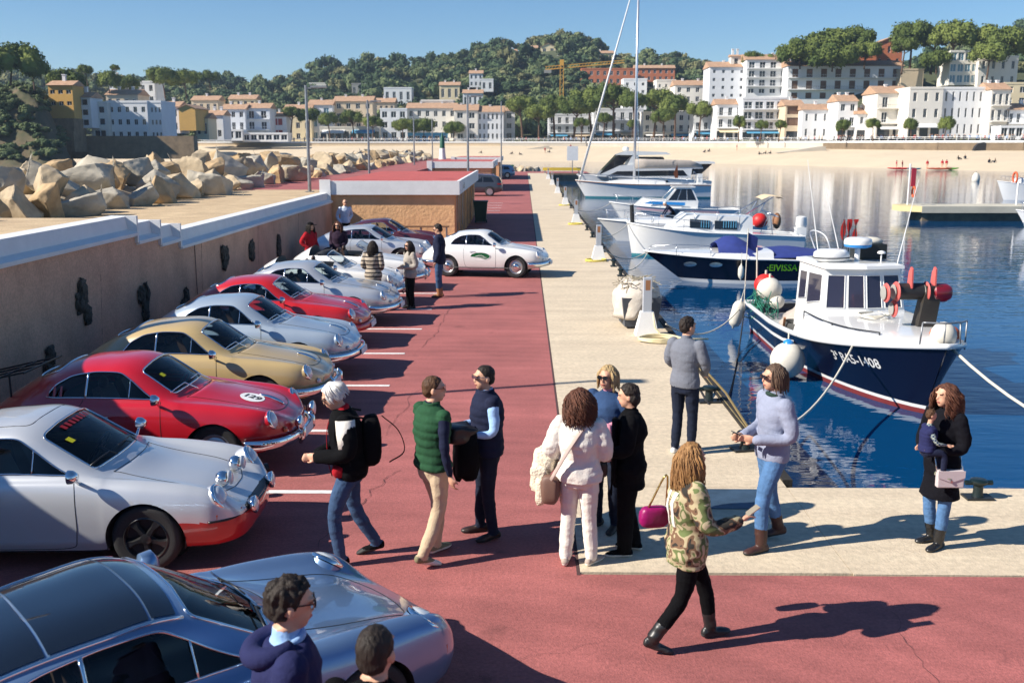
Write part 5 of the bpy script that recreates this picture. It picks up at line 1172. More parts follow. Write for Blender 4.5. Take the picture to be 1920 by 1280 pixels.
# ================================================================== boats (local x = bow, z = 0 at the waterline)
m_gel = M('gelcoat_white', (.76, .76, .74), .25, coat=.6, var=.04, vscale=2); m_navy = M('hull_navy', (.003, .005, .02), .25, coat=.25); m_antif = M('antifouling_red', rgb(120, 42, 44), .7, var=.2, vscale=3); m_teal = M('antifouling_teal', rgb(60, 130, 140), .6)
m_stripe = M('stripe_blue', rgb(40, 130, 200), .35); m_canvas = M('canvas_blue', rgb(36, 52, 120), .85, var=.15, vscale=4, bump=.5, bscale=6); m_greyc = M('canvas_grey', rgb(170, 160, 150), .9, var=.12, vscale=3, bump=.6, bscale=5); m_smoke = M('smoked_glass', (.012, .014, .018), .06, spec=.7)
m_fend = M('fender_white', rgb(214, 208, 194), .55, var=.1, vscale=5); m_redb = M('buoy_red', rgb(206, 40, 36), .5); m_inox = M('stainless', (.62, .63, .64), .2, metal=1.); m_ropew = M('rope_white', rgb(206, 200, 184), .9); m_ropek = M('rope_dark', rgb(34, 36, 42), .9); m_teak = M('teak', rgb(150, 104, 70), .7, var=.2); m_orange = M('orange_gear', rgb(206, 92, 52), .7); m_net = M('net_green', rgb(40, 116, 96), .9)
def hull(L, B, hb, hm, hs, parent, levels, mats, rake=.5, full=2.2, d=.45, bwf=.86, tr=.8, ns=36, gun=.035, gmat=None):
    """lofted hull with stripes at fixed heights; levels: heights where the colour changes, mats one more than levels"""
    def sheer(t): return hs + (hm - hs) * min(t / .4, 1) + (hb - hm) * max(0, (t - .4) / .6) ** 1.8
    def half(t): return B / 2 * (tr + (1 - tr) * min(t / .35, 1)) * (1 - max(0, (t - .5) / .5) ** full) ** .8 if t < 1 else .012
    mb = MB(); rings = []; zs0 = [-d, -.6 * d, -.25 * d]; hh = []
    for i in range(ns + 1):
        t = i / ns; h = sheer(t); b = max(half(t), .012); dt = d * (1 - max(0, (t - .7) / .3) ** 2 * .9)
        wl = b * (bwf * (1 - .45 * max(0, (t - .45) / .55)))
        lv = sorted(levels); zs = [-dt, -.6 * dt, -.25 * dt] + [min(z, h * .9) for z in lv] + [h * f + (1 - f) * (lv[-1] if lv else 0) for f in (.3, .6, .85, 1.)]
        ring = []
        for z in zs:
            y = wl * math.sqrt(max(0, 1 - (z / dt) ** 2)) if z < 0 else wl + (b - wl) * (max(z, 0) / h) ** 1.25
            x = -L / 2 + t * L - rake * (1 - max(min(z / hb, 1), -.5)) * t ** 3
            ring.append((x, max(y, .006), z))
        rings.append(ring); hh.append((rings[-1][-1][0], b, h))
    k = len(rings[0])
    for s in (1, -1):
        o = len(mb.v)
        for r_ in rings: mb.v += [(x, s * y, z) for x, y, z in r_]
        for i in range(ns):
            for j in range(k - 1):
                m_i = sum(1 for q in range(len(levels)) if j >= 3 + q)
                q = (o + i * k + j, o + (i + 1) * k + j, o + (i + 1) * k + j + 1, o + i * k + j + 1); mb.f.append(q if s > 0 else q[::-1]); mb.mi.append(m_i)
    mb.add([rings[0][j] for j in range(k)] + [(x, -y, z) for x, y, z in rings[0]], [tuple(list(range(k)) + list(range(2 * k - 1, k - 1, -1)))], len(levels))
    hl = mb.build('hull', mats, parent, 45)
    g = MB()
    g.tube([(x, y, h + .01) for x, y, h in hh] + [(x, -y, h + .01) for x, y, h in reversed(hh)], gun, 6, closed=True); g.build('gunwale', gmat or m_gel, parent, 180)
    return hl, hh
def deck(hh, dz, parent, mat, a=0, b=None, name='deck', inset=.03):
    q = hh[a:b]; V = [(x, max(y - inset, .003), h + dz) for x, y, h in q] + [(x, -max(y - inset, .003), h + dz) for x, y, h in q]; n = len(q)
    return MB().add(V, [(i, i + 1, n + i + 1, n + i) for i in range(n - 1)]).build(name, mat, parent, fix=False)
def crowned(hh, a, b, rise, parent, mat, name='foredeck', inset=.05, fr=(0, .55, .85, .97, 1.)):
    """raised, rounded deck between two stations"""
    rings = []
    for i in range(a, b):
        x, y, h = hh[i]; t = (i - a) / max(1, b - 1 - a); r_ = rise(t); y = max(y - inset, .004)
        row = [(x, y, h), (x, y * .93, h + r_ * .8), (x, y * .7, h + r_ * .96), (x, 0, h + r_), (x, -y * .7, h + r_ * .96), (x, -y * .93, h + r_ * .8), (x, -y, h)]
        rings.append(row)
    mb = MB().loft(rings, closed=False, cap=False); mb.add(rings[0], [tuple(range(7))]); mb.add(rings[-1], [tuple(range(7))])
    return mb.build(name, mat, parent, 50)
def cabin(parent, prof_b, prof_t, mat, name='cabin'):
    """prof: plan polygons (x,y) bottom and top with z"""
    return MB().loft([[(x, y, z) for x, y, z in prof_b], [(x, y, z) for x, y, z in prof_t]]).build(name, mat, parent)
def quadpane(parent, q, mat=None, off=.012, name='window', rim=None):
    q = [Vector(p) for p in q]; n = (q[1] - q[0]).cross(q[3] - q[0]).normalized(); c = sum(q, Vector()) / 4
    w_ = MB().add([p + n * off for p in q] + [p - n * off for p in q], [(0, 1, 2, 3), (7, 6, 5, 4), (0, 4, 5, 1), (1, 5, 6, 2), (2, 6, 7, 3), (3, 7, 4, 0)]).build(name, mat or m_smoke, parent)
    if rim: MB().tube([p + n * off for p in q], .014, 5, closed=True).build('window_rim', rim, w_)
    return w_
def rail(parent, pts, posts, r=.013, mat=None, name='rail'):
    g = MB(); g.tube(rope(pts, 6), r, 6)
    for p, q in posts: g.tube([p, q], r * .9, 6)
    return g.build(name, mat or m_inox, parent, 180)
def fender(x, y, z, label, r=.12, h=.55, group='boat fenders', rx=0., ry=0., m_=None):
    f = thing('fender', label, 'fender', (x, y, z), 0, group); f.rotation_euler = (rx, ry, 0)
    MB().lathe([(.02, -h / 2 - .05), (.03, -h / 2), (r * .75, -h / 2 + .06), (r, -h / 2 + .16), (r, h / 2 - .16), (r * .75, h / 2 - .06), (.03, h / 2), (.02, h / 2 + .06)], 16).build('float', m_ or m_fend, f, 180)
    MB().tube([(0, 0, h / 2 + .05), (0.0, 0, h / 2 + .45)], .01, 5).build('lanyard', m_ropew, f)
# ---------------- fishing boat
fb = thing('fishing_boat', 'navy blue fishing boat with white wheelhouse, registration 3a BA5-1408 on the bow', 'boat', (7.38, 22.2, WZ), R(-87))
hl, hh = hull(9.2, 2.85, 1.42, .84, .8, fb, [.1, .17], [m_antif, m_gel, m_navy], rake=.7, full=3.0, d=.6, bwf=.84, gun=.06)
deck(hh, -.3, fb, m_gel, 0, 22, inset=.08); crowned(hh, 19, 35, lambda t: .50 * (1 - t) ** .55 + .05, fb, m_gel)
# inner bulwark aft
inn = MB(); q = hh[0:20]; inn.loft([[(x, s * (y - .07), h - .02) for x, y, h in q] for s in (1,)] + [[(x, (y - .08), h - .31) for x, y, h in q]], closed=False, cap=False); inn.loft([[(x, -(y - .07), h - .02) for x, y, h in q], [(x, -(y - .08), h - .31) for x, y, h in q]], closed=False, cap=False); inn.build('bulwark', m_gel, fb, fix=False)
zb, zt = 1.30, 2.34
wb = [(.75, -.78, zb), (.85, 0, zb), (.75, .78, zb), (-1.15, .92, zb - .5), (-1.15, -.92, zb - .5)]; wb[0] = (.72, -.92, zb); wb[2] = (.72, .92, zb)
wt = [(.50, -.82, zt), (.62, 0, zt), (.50, .82, zt), (-1.1, .86, zt), (-1.1, -.86, zt)]
wh = MB(); wh.loft([[(.72, -.95, .7), (.85, 0, .7), (.72, .95, .7), (-1.15, .95, .5), (-1.15, -.95, .5)], wb, wt]); wh = wh.build('wheelhouse', m_gel, fb)
MB().loft([[(x * 1.06 + (.08 if x > 0 else -.03), y * 1.07, zt + .002) for x, y, z in wt], [(x * 1.06 + (.06 if x > 0 else -.03), y * 1.07, zt + .07) for x, y, z in wt], [(x * .9, y * .9, zt + .11) for x, y, z in wt]]).build('wheelhouse_roof', m_gel, fb)
m_wg = glass('boat_glass', (.5, .55, .62)); m_wdark = M('wheelhouse_inside', (.03, .028, .035), .8)
def lerp4(a, b, c, d, u, v): return (Vector(a) * (1 - u) + Vector(b) * u) * (1 - v) + (Vector(d) * (1 - u) + Vector(c) * u) * v
def wpane(a, b, c, d, u0, u1, v0, v1):
    q = [lerp4(a, b, c, d, u, v) for u, v in ((u0, v0), (u1, v0), (u1, v1), (u0, v1))]; return quadpane(wh, q, m_smoke2, .008, 'window', m_gel)
m_smoke2 = M('wheelhouse_glass', (.035, .035, .06), .05, spec=.6)
for a, b, c, d, us in ((wb[0], wb[1], wt[1], wt[0], ((.07, .5), (.58, .97))), (wb[1], wb[2], wt[2], wt[1], ((.03, .42), (.5, .93)))):
    for u0, u1 in us: wpane(a, b, c, d, u0, u1, .2, .86)
for s, a, b, c, d in ((1, wb[4], wb[0], wt[0], wt[4]), (-1, wb[2], wb[3], wt[3], wt[2])): wpane(a, b, c, d, .42, .92, .34, .86); wpane(a, b, c, d, .08, .36, .42, .86)
cl = MB(); cl.ball((.62, -.25, 1.5), (.06, .2, .14), 10, 6, 0); cl.ball((.64, .25, 1.46), (.05, .24, .1), 10, 6, 1); cl.build('dashboard_clothes', [M('cloth_green_blue', rgb(52, 110, 110), .9), m_orange], fb, 180)
rd = MB().lathe([(.02, 0), (.06, .0), (.06, .3), (.05, .31)], 12, Matrix.Translation((.0, .05, zt + .1))).build('radar_mount', m_gel, fb, 60)
rdm = MB(); rdm.lathe([(.2, .3), (.29, .33), (.3, .38)], 28, Matrix.Translation((.0, .05, zt + .1)), 1, cap1=False); rdm.lathe([(.3, .381), (.305, .44), (.28, .5), (.2, .53), (.05, .54)], 28, Matrix.Translation((.0, .05, zt + .1)), 0, cap0=False); rdm.build('radar_dome', [m_gel, m_stripe], fb, 60)
rf = MB(); rf.lathe([(.3, 0), (.39, .04), (.4, .12), (.39, .2), (.3, .26), (.1, .28)], 24, Matrix.Translation((.05, -.55, zt + .11)) @ Matrix.Diagonal((.75, 1, 1, 1))); rf = rf.build('liferaft_case', m_gel, fb, 60); MB().tube([(.05 + .3 * math.cos(6.283 * k / 24), -.55 + .405 * math.sin(6.283 * k / 24), zt + .2) for k in range(24)], .012, 5, closed=True).build('strap', m_ropek, rf)
MB().lathe([(.015, 0), (.015, .2), (.09, .21), (.08, .25), (.02, .27)], 14, Matrix.Translation((.35, .45, zt + .1))).build('antenna_dome', m_gel, fb, 60)
MB().box(-.7, -.2, .15, .8, zt + .12, zt + .45).build('crate', M('crate_black', (.015, .02, .02), .6), fb); MB().ball((-.45, .5, zt + .5), (.22, .3, .1), 12, 6).build('net_bag', m_ropew, fb, 180)
for a, b in (((.4, .8, zt + .1), (.35, 1.15, zt + 1.9)), ((-.3, -.2, zt + .1), (-.6, -.55, zt + 1.7)), ((-.9, -.5, zt + .1), (-1.3, -.75, zt + 2.3))): MB().tube([a, b], [.014, .006], 6).build('whip_aerial', m_gel, fb)
for k, (x, y) in enumerate(((-1.0, .1), (-1.05, .25), (-1.0, .38))):
    MB().tube([(x, y, zt), (x - .05, y, zt + .95)], .012, 5).build('flag_staff', m_ropek, fb)
    V = [(x - .03 - .02 * i, y + .14 * j * math.sin(i + k), zt + .95 - .16 * i) for i in range(4) for j in (-.5, .5)]; MB().add(V, [(2 * i, 2 * i + 1, 2 * i + 3, 2 * i + 2) for i in range(3)]).build('red_flag', m_redb, fb, fix=False)
rail(fb, [(.6, -1.28, 1.42), (1.6, -1.22, 1.4), (2.6, -1.05, 1.42), (3.4, -.75, 1.47)], [((.65, -1.3, .85), (.6, -1.28, 1.42)), ((2.0, -1.22, .95), (2.0, -1.16, 1.4)), ((3.4, -.78, 1.1), (3.4, -.75, 1.47))], .014, m_black)
g = rail(fb, [(3.75, .75, 1.75), (4.3, .35, 1.82), (4.45, 0, 1.83), (4.3, -.35, 1.82)], [((3.75, .75, 1.2), (3.75, .75, 1.75)), ((4.3, .38, 1.35), (4.3, .35, 1.82)), ((4.3, -.38, 1.35), (4.3, -.35, 1.82)), ((4.45, 0, 1.4), (4.45, 0, 1.83))], .018, m_steel, 'bow_rail')
# net hauler: post with drums and guard plates
nh = MB(); nh.loft([[(2.55 + dx, .45 + dy, 1.25) for dx, dy in ((-.16, -.18), (.16, -.18), (.16, .18), (-.16, .18))], [(2.5 + dx, .62 + dy, 2.25) for dx, dy in ((-.13, -.16), (.13, -.16), (.13, .16), (-.13, .16))]]); nh = nh.build('net_hauler', M('hauler_dark', rgb(48, 44, 38), .5, var=.3), fb)
Rx = Matrix.Rotation(R(90), 4, 'X')
MB().lathe([(.17, -.32), (.17, .32)], 20, Matrix.Translation((2.45, .25, 2.12)) @ Rx).build('hauler_drum', M('drum_black', (.02, .02, .02), .5), nh, 40)
MB().lathe([(.14, -.2), (.19, -.1), (.19, .14), (.12, .2)], 18, Matrix.Translation((2.5, .78, 2.1)) @ Rx).build('hydraulic_motor', M('motor_red', rgb(130, 20, 34), .35, coat=.6), nh, 40)
for y, z, r_ in ((-.1, 2.12, .19), (-.12, 1.78, .16), (.5, 2.12, .19), (-.3, 2.1, .18)):
    MB().lathe([(r_, -.02), (r_ + .015, 0), (r_, .02), (.1, .03)], 22, Matrix.Translation((2.5, y, z)) @ Rx).build('drum_flange', M('flange_red', rgb(206, 96, 90), .6), nh, 40); MB().lathe([(r_ * .8, .03), (r_ * .4, .04)], 18, Matrix.Translation((2.5, y - .03, z)) @ Rx, cap0=False).build('flange_face', m_grey, nh, 40)
for y in (.15, .62): MB().prism([(2.4, 2.2), (2.62, 2.2), (2.6, 2.58), (2.52, 2.62), (2.44, 2.5)], y, y + .03, 'y').build('guard_plate', M('flange_red'), nh)
MB().box(2.9, 3.3, .1, .7, 1.32, 1.42).build('hatch', m_gel, fb); MB().ball((3.55, .45, 1.45), (.3, .28, .2), 14, 8).build('orange_net_heap', m_orange, fb, 180); MB().ball((3.9, .25, 1.5), (.24, .24, .26), 14, 8).build('white_sack', m_fend, fb, 180)
for k in range(3): MB().tube(rope([(1.0 + .2 * k, .2, 1.47), (1.6, .1 + .1 * k, 1.5), (1.9 - .15 * k, -.25, 1.47), (1.4, -.4, 1.47 + .02 * k), (1.2, 0, 1.5)], 8), .016, 6).build('rope_coil', m_ropew, fb, 180)
# registration lettering laid on the bow flare
tm = text_mesh('3ª BA5-1408', .27, .004, sx=.95); tv = [v.co.copy() for v in tm.vertices]
bv_ = BVHTree.FromPolygons([v.co for v in hl.data.vertices], [p.vertices for p in hl.data.polygons])
for v in tm.vertices:
    x = 2.75 + v.co.x; z = .80 + v.co.y * 1.0 + (x - 2.75) * .06; h_, n_, _, _ = bv_.ray_cast(Vector((x, -3, z)), Vector((0, 1, 0)))
    v.co = (h_ + Vector((0, -.012, 0))) if h_ else Vector((x, -1, z))
tm.materials.append(m_gel); ob('registration', tm, hl)
# deck gear aft: covered net pile, buoys, tub
tp = MB(); rr_ = random.Random(4); rings = []
for i in range(9):
    t = i / 8; ring = []
    for j in range(14): a = 6.283 * j / 14; k_ = 1 + .12 * math.sin(3 * a + i); ring.append((-2.4 + .95 * math.cos(a) * (1 - .75 * t ** 1.5) * k_, .05 + .8 * math.sin(a) * (1 - .7 * t ** 1.6) * k_, .5 + .85 * t + rr_.uniform(-.02, .02)))
    rings.append(ring)
tp.loft(rings); tp.build('net_cover', m_greyc, fb, 180)
MB().lathe([(.3, 0), (.36, .05), (.36, .38), (.34, .4), (.32, .38), (.3, .1)], 20, Matrix.Translation((-.9, -.95, .52)) @ Matrix.Diagonal((1.2, .7, 1, 1))).build('rubber_tub', M('tub_grey', rgb(66, 66, 64), .8), fb, 50)
MB().bar((-1.0, -1.22, .55), (-.7, -1.28, 1.05), .05).build('tiller_bar', m_teak, fb)
for i, (x, y, z, r_, m_) in enumerate([(-4.1, -.75, 1.35, .3, m_redb), (-3.9, -.7, 1.25, .33, m_fend), (-3.7, -.55, .95, .2, m_fend), (-1.75, -.3, 1.45, .36, m_fend), (-2.6, .5, 1.35, .3, m_fend), (-3.3, .3, 1.15, .25, m_fend)]):
    b = thing('buoy', ['red net marker buoy at the stern of the fishing boat', 'big dirty white net buoy beside the red one at the stern', 'small white float under the stern buoys', 'large white buoy behind the wheelhouse', 'white buoy on the grey net cover', 'white float among the stern nets'][i], 'buoy', fb.matrix_basis @ Vector((x, y, z)), 0, 'net buoys aboard the fishing boat'); MB().ball((0, 0, 0), (r_, r_, r_ * .95), 20, 12).build('float', m_, b, 180); MB().tube([(0, 0, r_ * .9), (0, 0, r_ + .08)], .03, 8).build('eye', m_ropew, b)
gn = MB(); rr_ = random.Random(9)
for k in range(46): p = Vector((-4.1 + rr_.uniform(-.25, .7), -.95 + rr_.uniform(-.15, .35), .95 + rr_.uniform(-.2, .35))); gn.tube(rope([p, p + Vector((rr_.uniform(-.3, .3), rr_.uniform(-.25, .25), rr_.uniform(-.3, .1))), p + Vector((rr_.uniform(-.3, .3), rr_.uniform(-.2, .2), -.4))], 4), .012, 4)
o = gn.build('green_net', m_net, fb); o['kind'] = 'stuff'
MB().tube([(-4.3, -.9, .7), (-4.35, -.95, 2.3)], .02, 6).build('marker_pole', m_ropew, fb)
MB().ball((0, 0, 0), (.36, .36, .38), 24, 14).build('x', m_fend, None, 180) if 0 else None
b = thing('ball_fender', 'large round white fender hanging on the navy hull', 'fender', fb.matrix_basis @ Vector((1.0, -1.72, .42))); MB().ball((0, 0, 0), (.37, .37, .39), 24, 14).build('float', m_fend, b, 180); MB().lathe([(.12, .34), (.1, .42), (.03, .46)], 16).build('blue_cap', m_stripe, b, 60); MB().tube([(0, 0, .4), (.05, .22, .62)], .014, 6).build('lanyard', m_ropew, b)
p = fb.matrix_basis @ Vector((-4.2, -1.45, .55)); fender(p.x, p.y, p.z, 'long white fender hanging from the stern of the fishing boat', .17, .75, rx=R(8), ry=R(12)); p = fb.matrix_basis @ Vector((-3.9, -1.6, -.05)); 
# ---------------- speedboat with blue cover
sb = thing('speedboat', 'navy speedboat with blue canvas cover and green name Eivissa', 'boat', (8.15, 36.9, WZ), R(180))
hl, hh = hull(7.4, 2.4, 1.12, .92, .82, sb, [.06, .14], [m_gel, m_gel, m_navy], rake=1.5, full=1.9, d=.4, bwf=.8, tr=.92)
crowned(hh, 14, 36, lambda t: .30 * (1 - t) ** .8 + .02, sb, m_gel, inset=.02); deck(hh, .02, sb, m_gel, 0, 16)
cv = []
for i in range(13):
    t = i / 12; x = -3.2 + 4.3 * t; hgt = .12 + .52 * math.exp(-((x - .55) / .75) ** 2) + .14 * math.exp(-((x + 1.6) / .9) ** 2); wd = 1.08 - .25 * max(0, (t - .75) / .25)
    cv.append([(x, (wd + .08) * math.cos(a), .97 + hgt * 1.15 * math.sin(a) ** .7 + .03 * math.sin(5 * t + 3 * a)) for a in [math.pi * k / 10 for k in range(11)]])
MB().loft(cv, closed=False, cap=False).build('canvas_cover', m_canvas, sb, 180)
tm = text_mesh('·EIVISSA·', .34, .006, sx=.95); bv_ = BVHTree.FromPolygons([v.co for v in hl.data.vertices], [p.vertices for p in hl.data.polygons])
for v in tm.vertices:
    x = -1.2 - v.co.x; z = .62 + v.co.y; h_, *_ = bv_.ray_cast(Vector((x, 3, z)), Vector((0, -1, 0))); v.co = (h_ + Vector((0, .012, 0))) if h_ else Vector((x, 1.2, z))
tm.materials.append(M('name_green', rgb(150, 220, 30), .5)); ob('name', tm, hl)
for x in (2.1, 1.2): MB().lathe([(.16, 0), (.17, .01), (.13, .012)], 20, Matrix.Translation((x, 1.0 - (x - 1.2) * .2, .72)) @ Matrix.Rotation(R(-90), 4, 'X') @ Matrix.Diagonal((1.4, .5, 1, 1))).build('porthole', m_inox, sb, 60)
rail(sb, [(3.5, .2, 1.3), (2.6, .75, 1.42), (1.4, 1.02, 1.4)], [((3.5, .2, 1.1), (3.5, .2, 1.3)), ((2.6, .75, 1.0), (2.6, .75, 1.42)), ((1.4, 1.02, .95), (1.4, 1.02, 1.4))]); rail(sb, [(-3.0, -1, .9), (-2.7, -.95, 1.75), (-2.7, .95, 1.75), (-3.0, 1.0, .9)], [], .025, m_gel, 'arch'); rail(sb, [(-3.55, .9, .8), (-3.6, .85, 1.5), (-3.6, .6, 1.5), (-3.55, .6, .8)], [], .022, m_inox, 'ladder')
p = sb.matrix_basis @ Vector((.35, 1.32, .5)); fender(p.x, p.y, p.z, 'white fender hanging on the navy speedboat beside its name', .11, .5)
fl = thing('pennant_pole', 'thin pole with a small striped flag at the stern of the fishing boat', 'flag', (5.95, 26.6, WZ + .8)); MB().tube([(0, 0, 0), (.02, 0, 2.0)], .012, 6).build('pole', m_ropew, fl); MB().add([(.02, 0, 1.9), (.3, .03, 1.75), (.28, .05, 1.35), (.02, 0, 1.5)], [(0, 1, 2, 3)]).build('flag', m_canvas, fl, fix=False)
# ---------------- white cabin cruiser with curtained windows
def cruiser(label, loc, rz, L, B, hb, hm, hs, c0, c1, ch, mats, levels, wins, name='motor_boat', stripe=None, rake=.6, open_=False, full=2.2, cw=.72):
    t = thing(name, label, 'boat', loc, rz, 'boats moored along the quay')
    hl, hh = hull(L, B, hb, hm, hs, t, levels, mats, rake=rake, full=full, tr=.88)
    deck(hh, -.02, t, m_gel, 0, 37); n = len(hh)
    if c1 > c0:
        def P(x, f, z): 
            i = min(range(n), key=lambda k: abs(hh[k][0] - x)); return hh[i][1] * f, hh[i][2] + z
        rings = []
        for x, f, z in ((c0, cw, ch * .96), (c0 + .02, cw, ch), ((c0 + c1) / 2, cw, ch), (c1 - ch * 1.0, cw, ch), (c1, cw * .9, .05)):
            y, zz = P(x, 1, 0); y = min(y, B / 2) * f; base = P(x, 1, 0)[1] - .1
            rings.append([(x, y * 1.08, base), (x, y * 1.02, base + z * .5 + .05), (x, y * .9, base + z + .1), (x, 0, base + z * 1.06 + .1), (x, -y * .9, base + z + .1), (x, -y * 1.02, base + z * .5 + .05), (x, -y * 1.08, base)])
        cb = MB().loft(rings).build('cabin', m_gel, t, 35)
        for xa, xb in wins:
            for s in (1, -1):
                q = []
                for x, v in ((xa, .32), (xb, .32), (xb - .0, .8), (xa + .0, .8)):
                    y, zz = P(x, 1, 0); y = min(y, B / 2) * cw; q.append((x, s * (y * (1.055 - .1 * (v - .3)) + .01), zz - .1 + ch * v + .03))
                quadpane(cb, q if s > 0 else q[::-1], m_smoke, .012, 'window', m_inox)
    if stripe:
        for s in (1, -1):
            V = []; 
            for i in range(6, 30): x, y, h = hh[i]; V += [(x, s * (y + .012), h - .22), (x, s * (y + .014), h - .1)]
            MB().add(V, [(2 * i, 2 * i + 1, 2 * i + 3, 2 * i + 2) for i in range(len(V) // 2 - 1)]).build('stripe', stripe, t, fix=False)
    x, y, h = hh[30]; a, b_ = hh[35], hh[20]
    for s in (1, -1): rail(t, [(a[0], s * max(a[1] - .05, .05), a[2] + .5), (x, s * (y - .06), h + .52), (b_[0], s * (b_[1] - .06), b_[2] + .45)], [((hh[k][0], s * max(hh[k][1] - .06, .03), hh[k][2]), (hh[k][0], s * max(hh[k][1] - .06, .05), hh[k][2] + .5)) for k in (34, 30, 25)])
    return t, hh
cb_, hh_ = cruiser('white cabin boat with blue curtained windows and tall blunt bow', (8.6, 45.5, WZ), R(180), 7.8, 2.6, 1.5, 1.1, .95, -1.6, 2.1, .75, [m_teal, m_gel], [.12], ((-.9, .1), (.3, 1.2)), full=3.2, rake=.25)
for k in range(10): MB().box(0, .03, -.01, .01, 0, .32).build('curtain', m_bluesh, cb_).location = (-.85 + (.11 * k if k < 6 else .11 * k + .55), 1.02, 1.35)
rail(cb_, [(-1.6, .95, 1.9), (-1.0, .95, 2.25), (1.0, .9, 2.15), (2.0, .8, 1.7)], [((-1.0, .95, 1.2), (-1.0, .95, 2.25)), ((0, .93, 1.2), (0, .93, 2.2)), ((1.0, .9, 1.2), (1.0, .9, 2.15))], .015)
MB().tube([(3.65, 0, 1.5), (3.7, 0, 2.3)], [.1, .09], 8).build('bow_post', m_black, cb_)
ou = MB(); ou.box(-4.2, -3.75, -.2, .2, .3, 1.3); ou.lathe([(.16, 0), (.2, .1), (.18, .45), (.1, .5)], 14, Matrix.Translation((-4.0, 0, 1.302)) @ Matrix.Diagonal((1.3, .9, 1, 1))); ou.build('outboard_motor', m_gel, cb_, 40)
MB().tube([(-2.6 + .35 * math.cos(6.283 * k / 20), -.3 + .9 * math.sin(6.283 * k / 20), 1.9 + .15 * math.cos(6.283 * k / 20)) for k in range(20)], .02, 6, closed=True).build('hoop_frame', m_inox, cb_, 180); MB().tube([(-2.6, .5, 1.0), (-2.6, -.2, 1.9), (-2.4, -.9, 1.0)], .018, 6).build('frame_leg', m_inox, cb_)
# ---------------- open white boat with windscreen and sun awning
ob_, hh_ = cruiser('open white boat with raked windscreen, a man working aboard', (8.2, 52.5, WZ), R(180), 8.6, 2.6, 1.15, .95, .85, 0, 0, 0, [m_gel, m_gel], [.1], (), full=2.0, rake=1.0)
crowned(hh_, 20, 36, lambda t: .28 * (1 - t) + .02, ob_, m_gel)
for s in (1, -1): quadpane(ob_, [(-1.5, s * 1.05, 1.05), (.7, s * .95, 1.15), (.1, s * .75, 1.62), (-1.4, s * .95, 1.32)][::s], glass('screen_glass', (.75, .8, .82)), .006, 'windscreen', m_inox)
quadpane(ob_, [(.7, .95, 1.15), (.9, 0, 1.2), (.25, 0, 1.68), (.1, .75, 1.62)], MATS['screen_glass'], .006, 'windscreen', m_inox); quadpane(ob_, [(.9, 0, 1.2), (.7, -.95, 1.15), (.1, -.75, 1.62), (.25, 0, 1.68)], MATS['screen_glass'], .006, 'windscreen', m_inox)
MB().ball((-1.0, .2, 1.1), (.35, .5, .14), 14, 6).build('cushion', M('tan_cushion', rgb(176, 146, 108), .8), ob_, 180)
for s in (1, -1): MB().tube([(-2.4, s * 1.05, .95), (-4.6, s * .9, 2.35)], .025, 6).build('awning_pole', m_inox, ob_); MB().tube([(-3.6, s * 1.0, .9), (-4.2, s * .92, 2.1)], .018, 6).build('awning_strut', m_inox, ob_)
MB().loft([[(x, y, z + .06 * (1 - (y / .9) ** 2)) for y in np.linspace(-.9, .9, 7)] for x, z in ((-4.0, 2.2), (-4.4, 2.38), (-5.0, 2.32), (-5.3, 2.15))], closed=False, cap=False).build('folded_awning', M('awning_cream', rgb(212, 190, 156), .9), ob_, 180)
MB().ball((-3.9, 1.1, 1.15), (.4, .4, .38), 16, 10).build('red_buoy', m_redb, ob_, 180); MB().ball((-4.9, .6, 1.1), (.22, .3, .42), 12, 8).build('tan_bag', m_teak, ob_, 180)
# ---------------- small cabin boat with blue stripe
bs_, hh_ = cruiser('small white cabin boat with light blue stripe and tall wheelhouse', (9.6, 64.5, WZ), R(180), 8.2, 2.7, 1.35, 1.0, .9, -.4, 2.4, .5, [m_gel, m_gel], [.1], (), stripe=M('pink_line', rgb(176, 150, 160), .5), rake=.9)
for s in (1, -1): MB().add([(-.6, s * 1.06, 1.2), (2.0, s * .98, 1.3), (1.6, s * .96, 1.45), (-.6, s * 1.04, 1.38)], [(0, 1, 2, 3)]).build('stripe', m_stripe, bs_, fix=False)
whb = MB().loft([[(-1.4, -.95, .9), (.9, -.95, .95), (.9, .95, .95), (-1.4, .95, .9)], [(-1.45, -.9, 1.45), (.6, -.9, 1.5), (.6, .9, 1.5), (-1.45, .9, 1.45)], [(-1.05, -.78, 2.28), (-.05, -.78, 2.3), (-.05, .78, 2.3), (-1.05, .78, 2.28)]]).build('wheelhouse', m_gel, bs_)
MB().box(-1.25, .1, -.88, .88, 2.302, 2.36).build('roof', m_gel, bs_)
for s in (1, -1):
    for xa, xb, ta, tb in ((-1.3, -.75, -1.0, -.72), (-.7, -.15, -.68, -.38), (-.1, .45, -.34, -.08)): quadpane(whb, [(xa, s * .9, 1.52), (xb, s * .9, 1.52), (tb, s * .8, 2.2), (ta, s * .8, 2.2)][::s], m_smoke, .012, 'window', m_gel)
quadpane(whb, [(.6, -.8, 1.55), (.6, .8, 1.55), (0, .7, 2.22), (0, -.7, 2.22)], m_smoke, .012, 'window', m_gel)
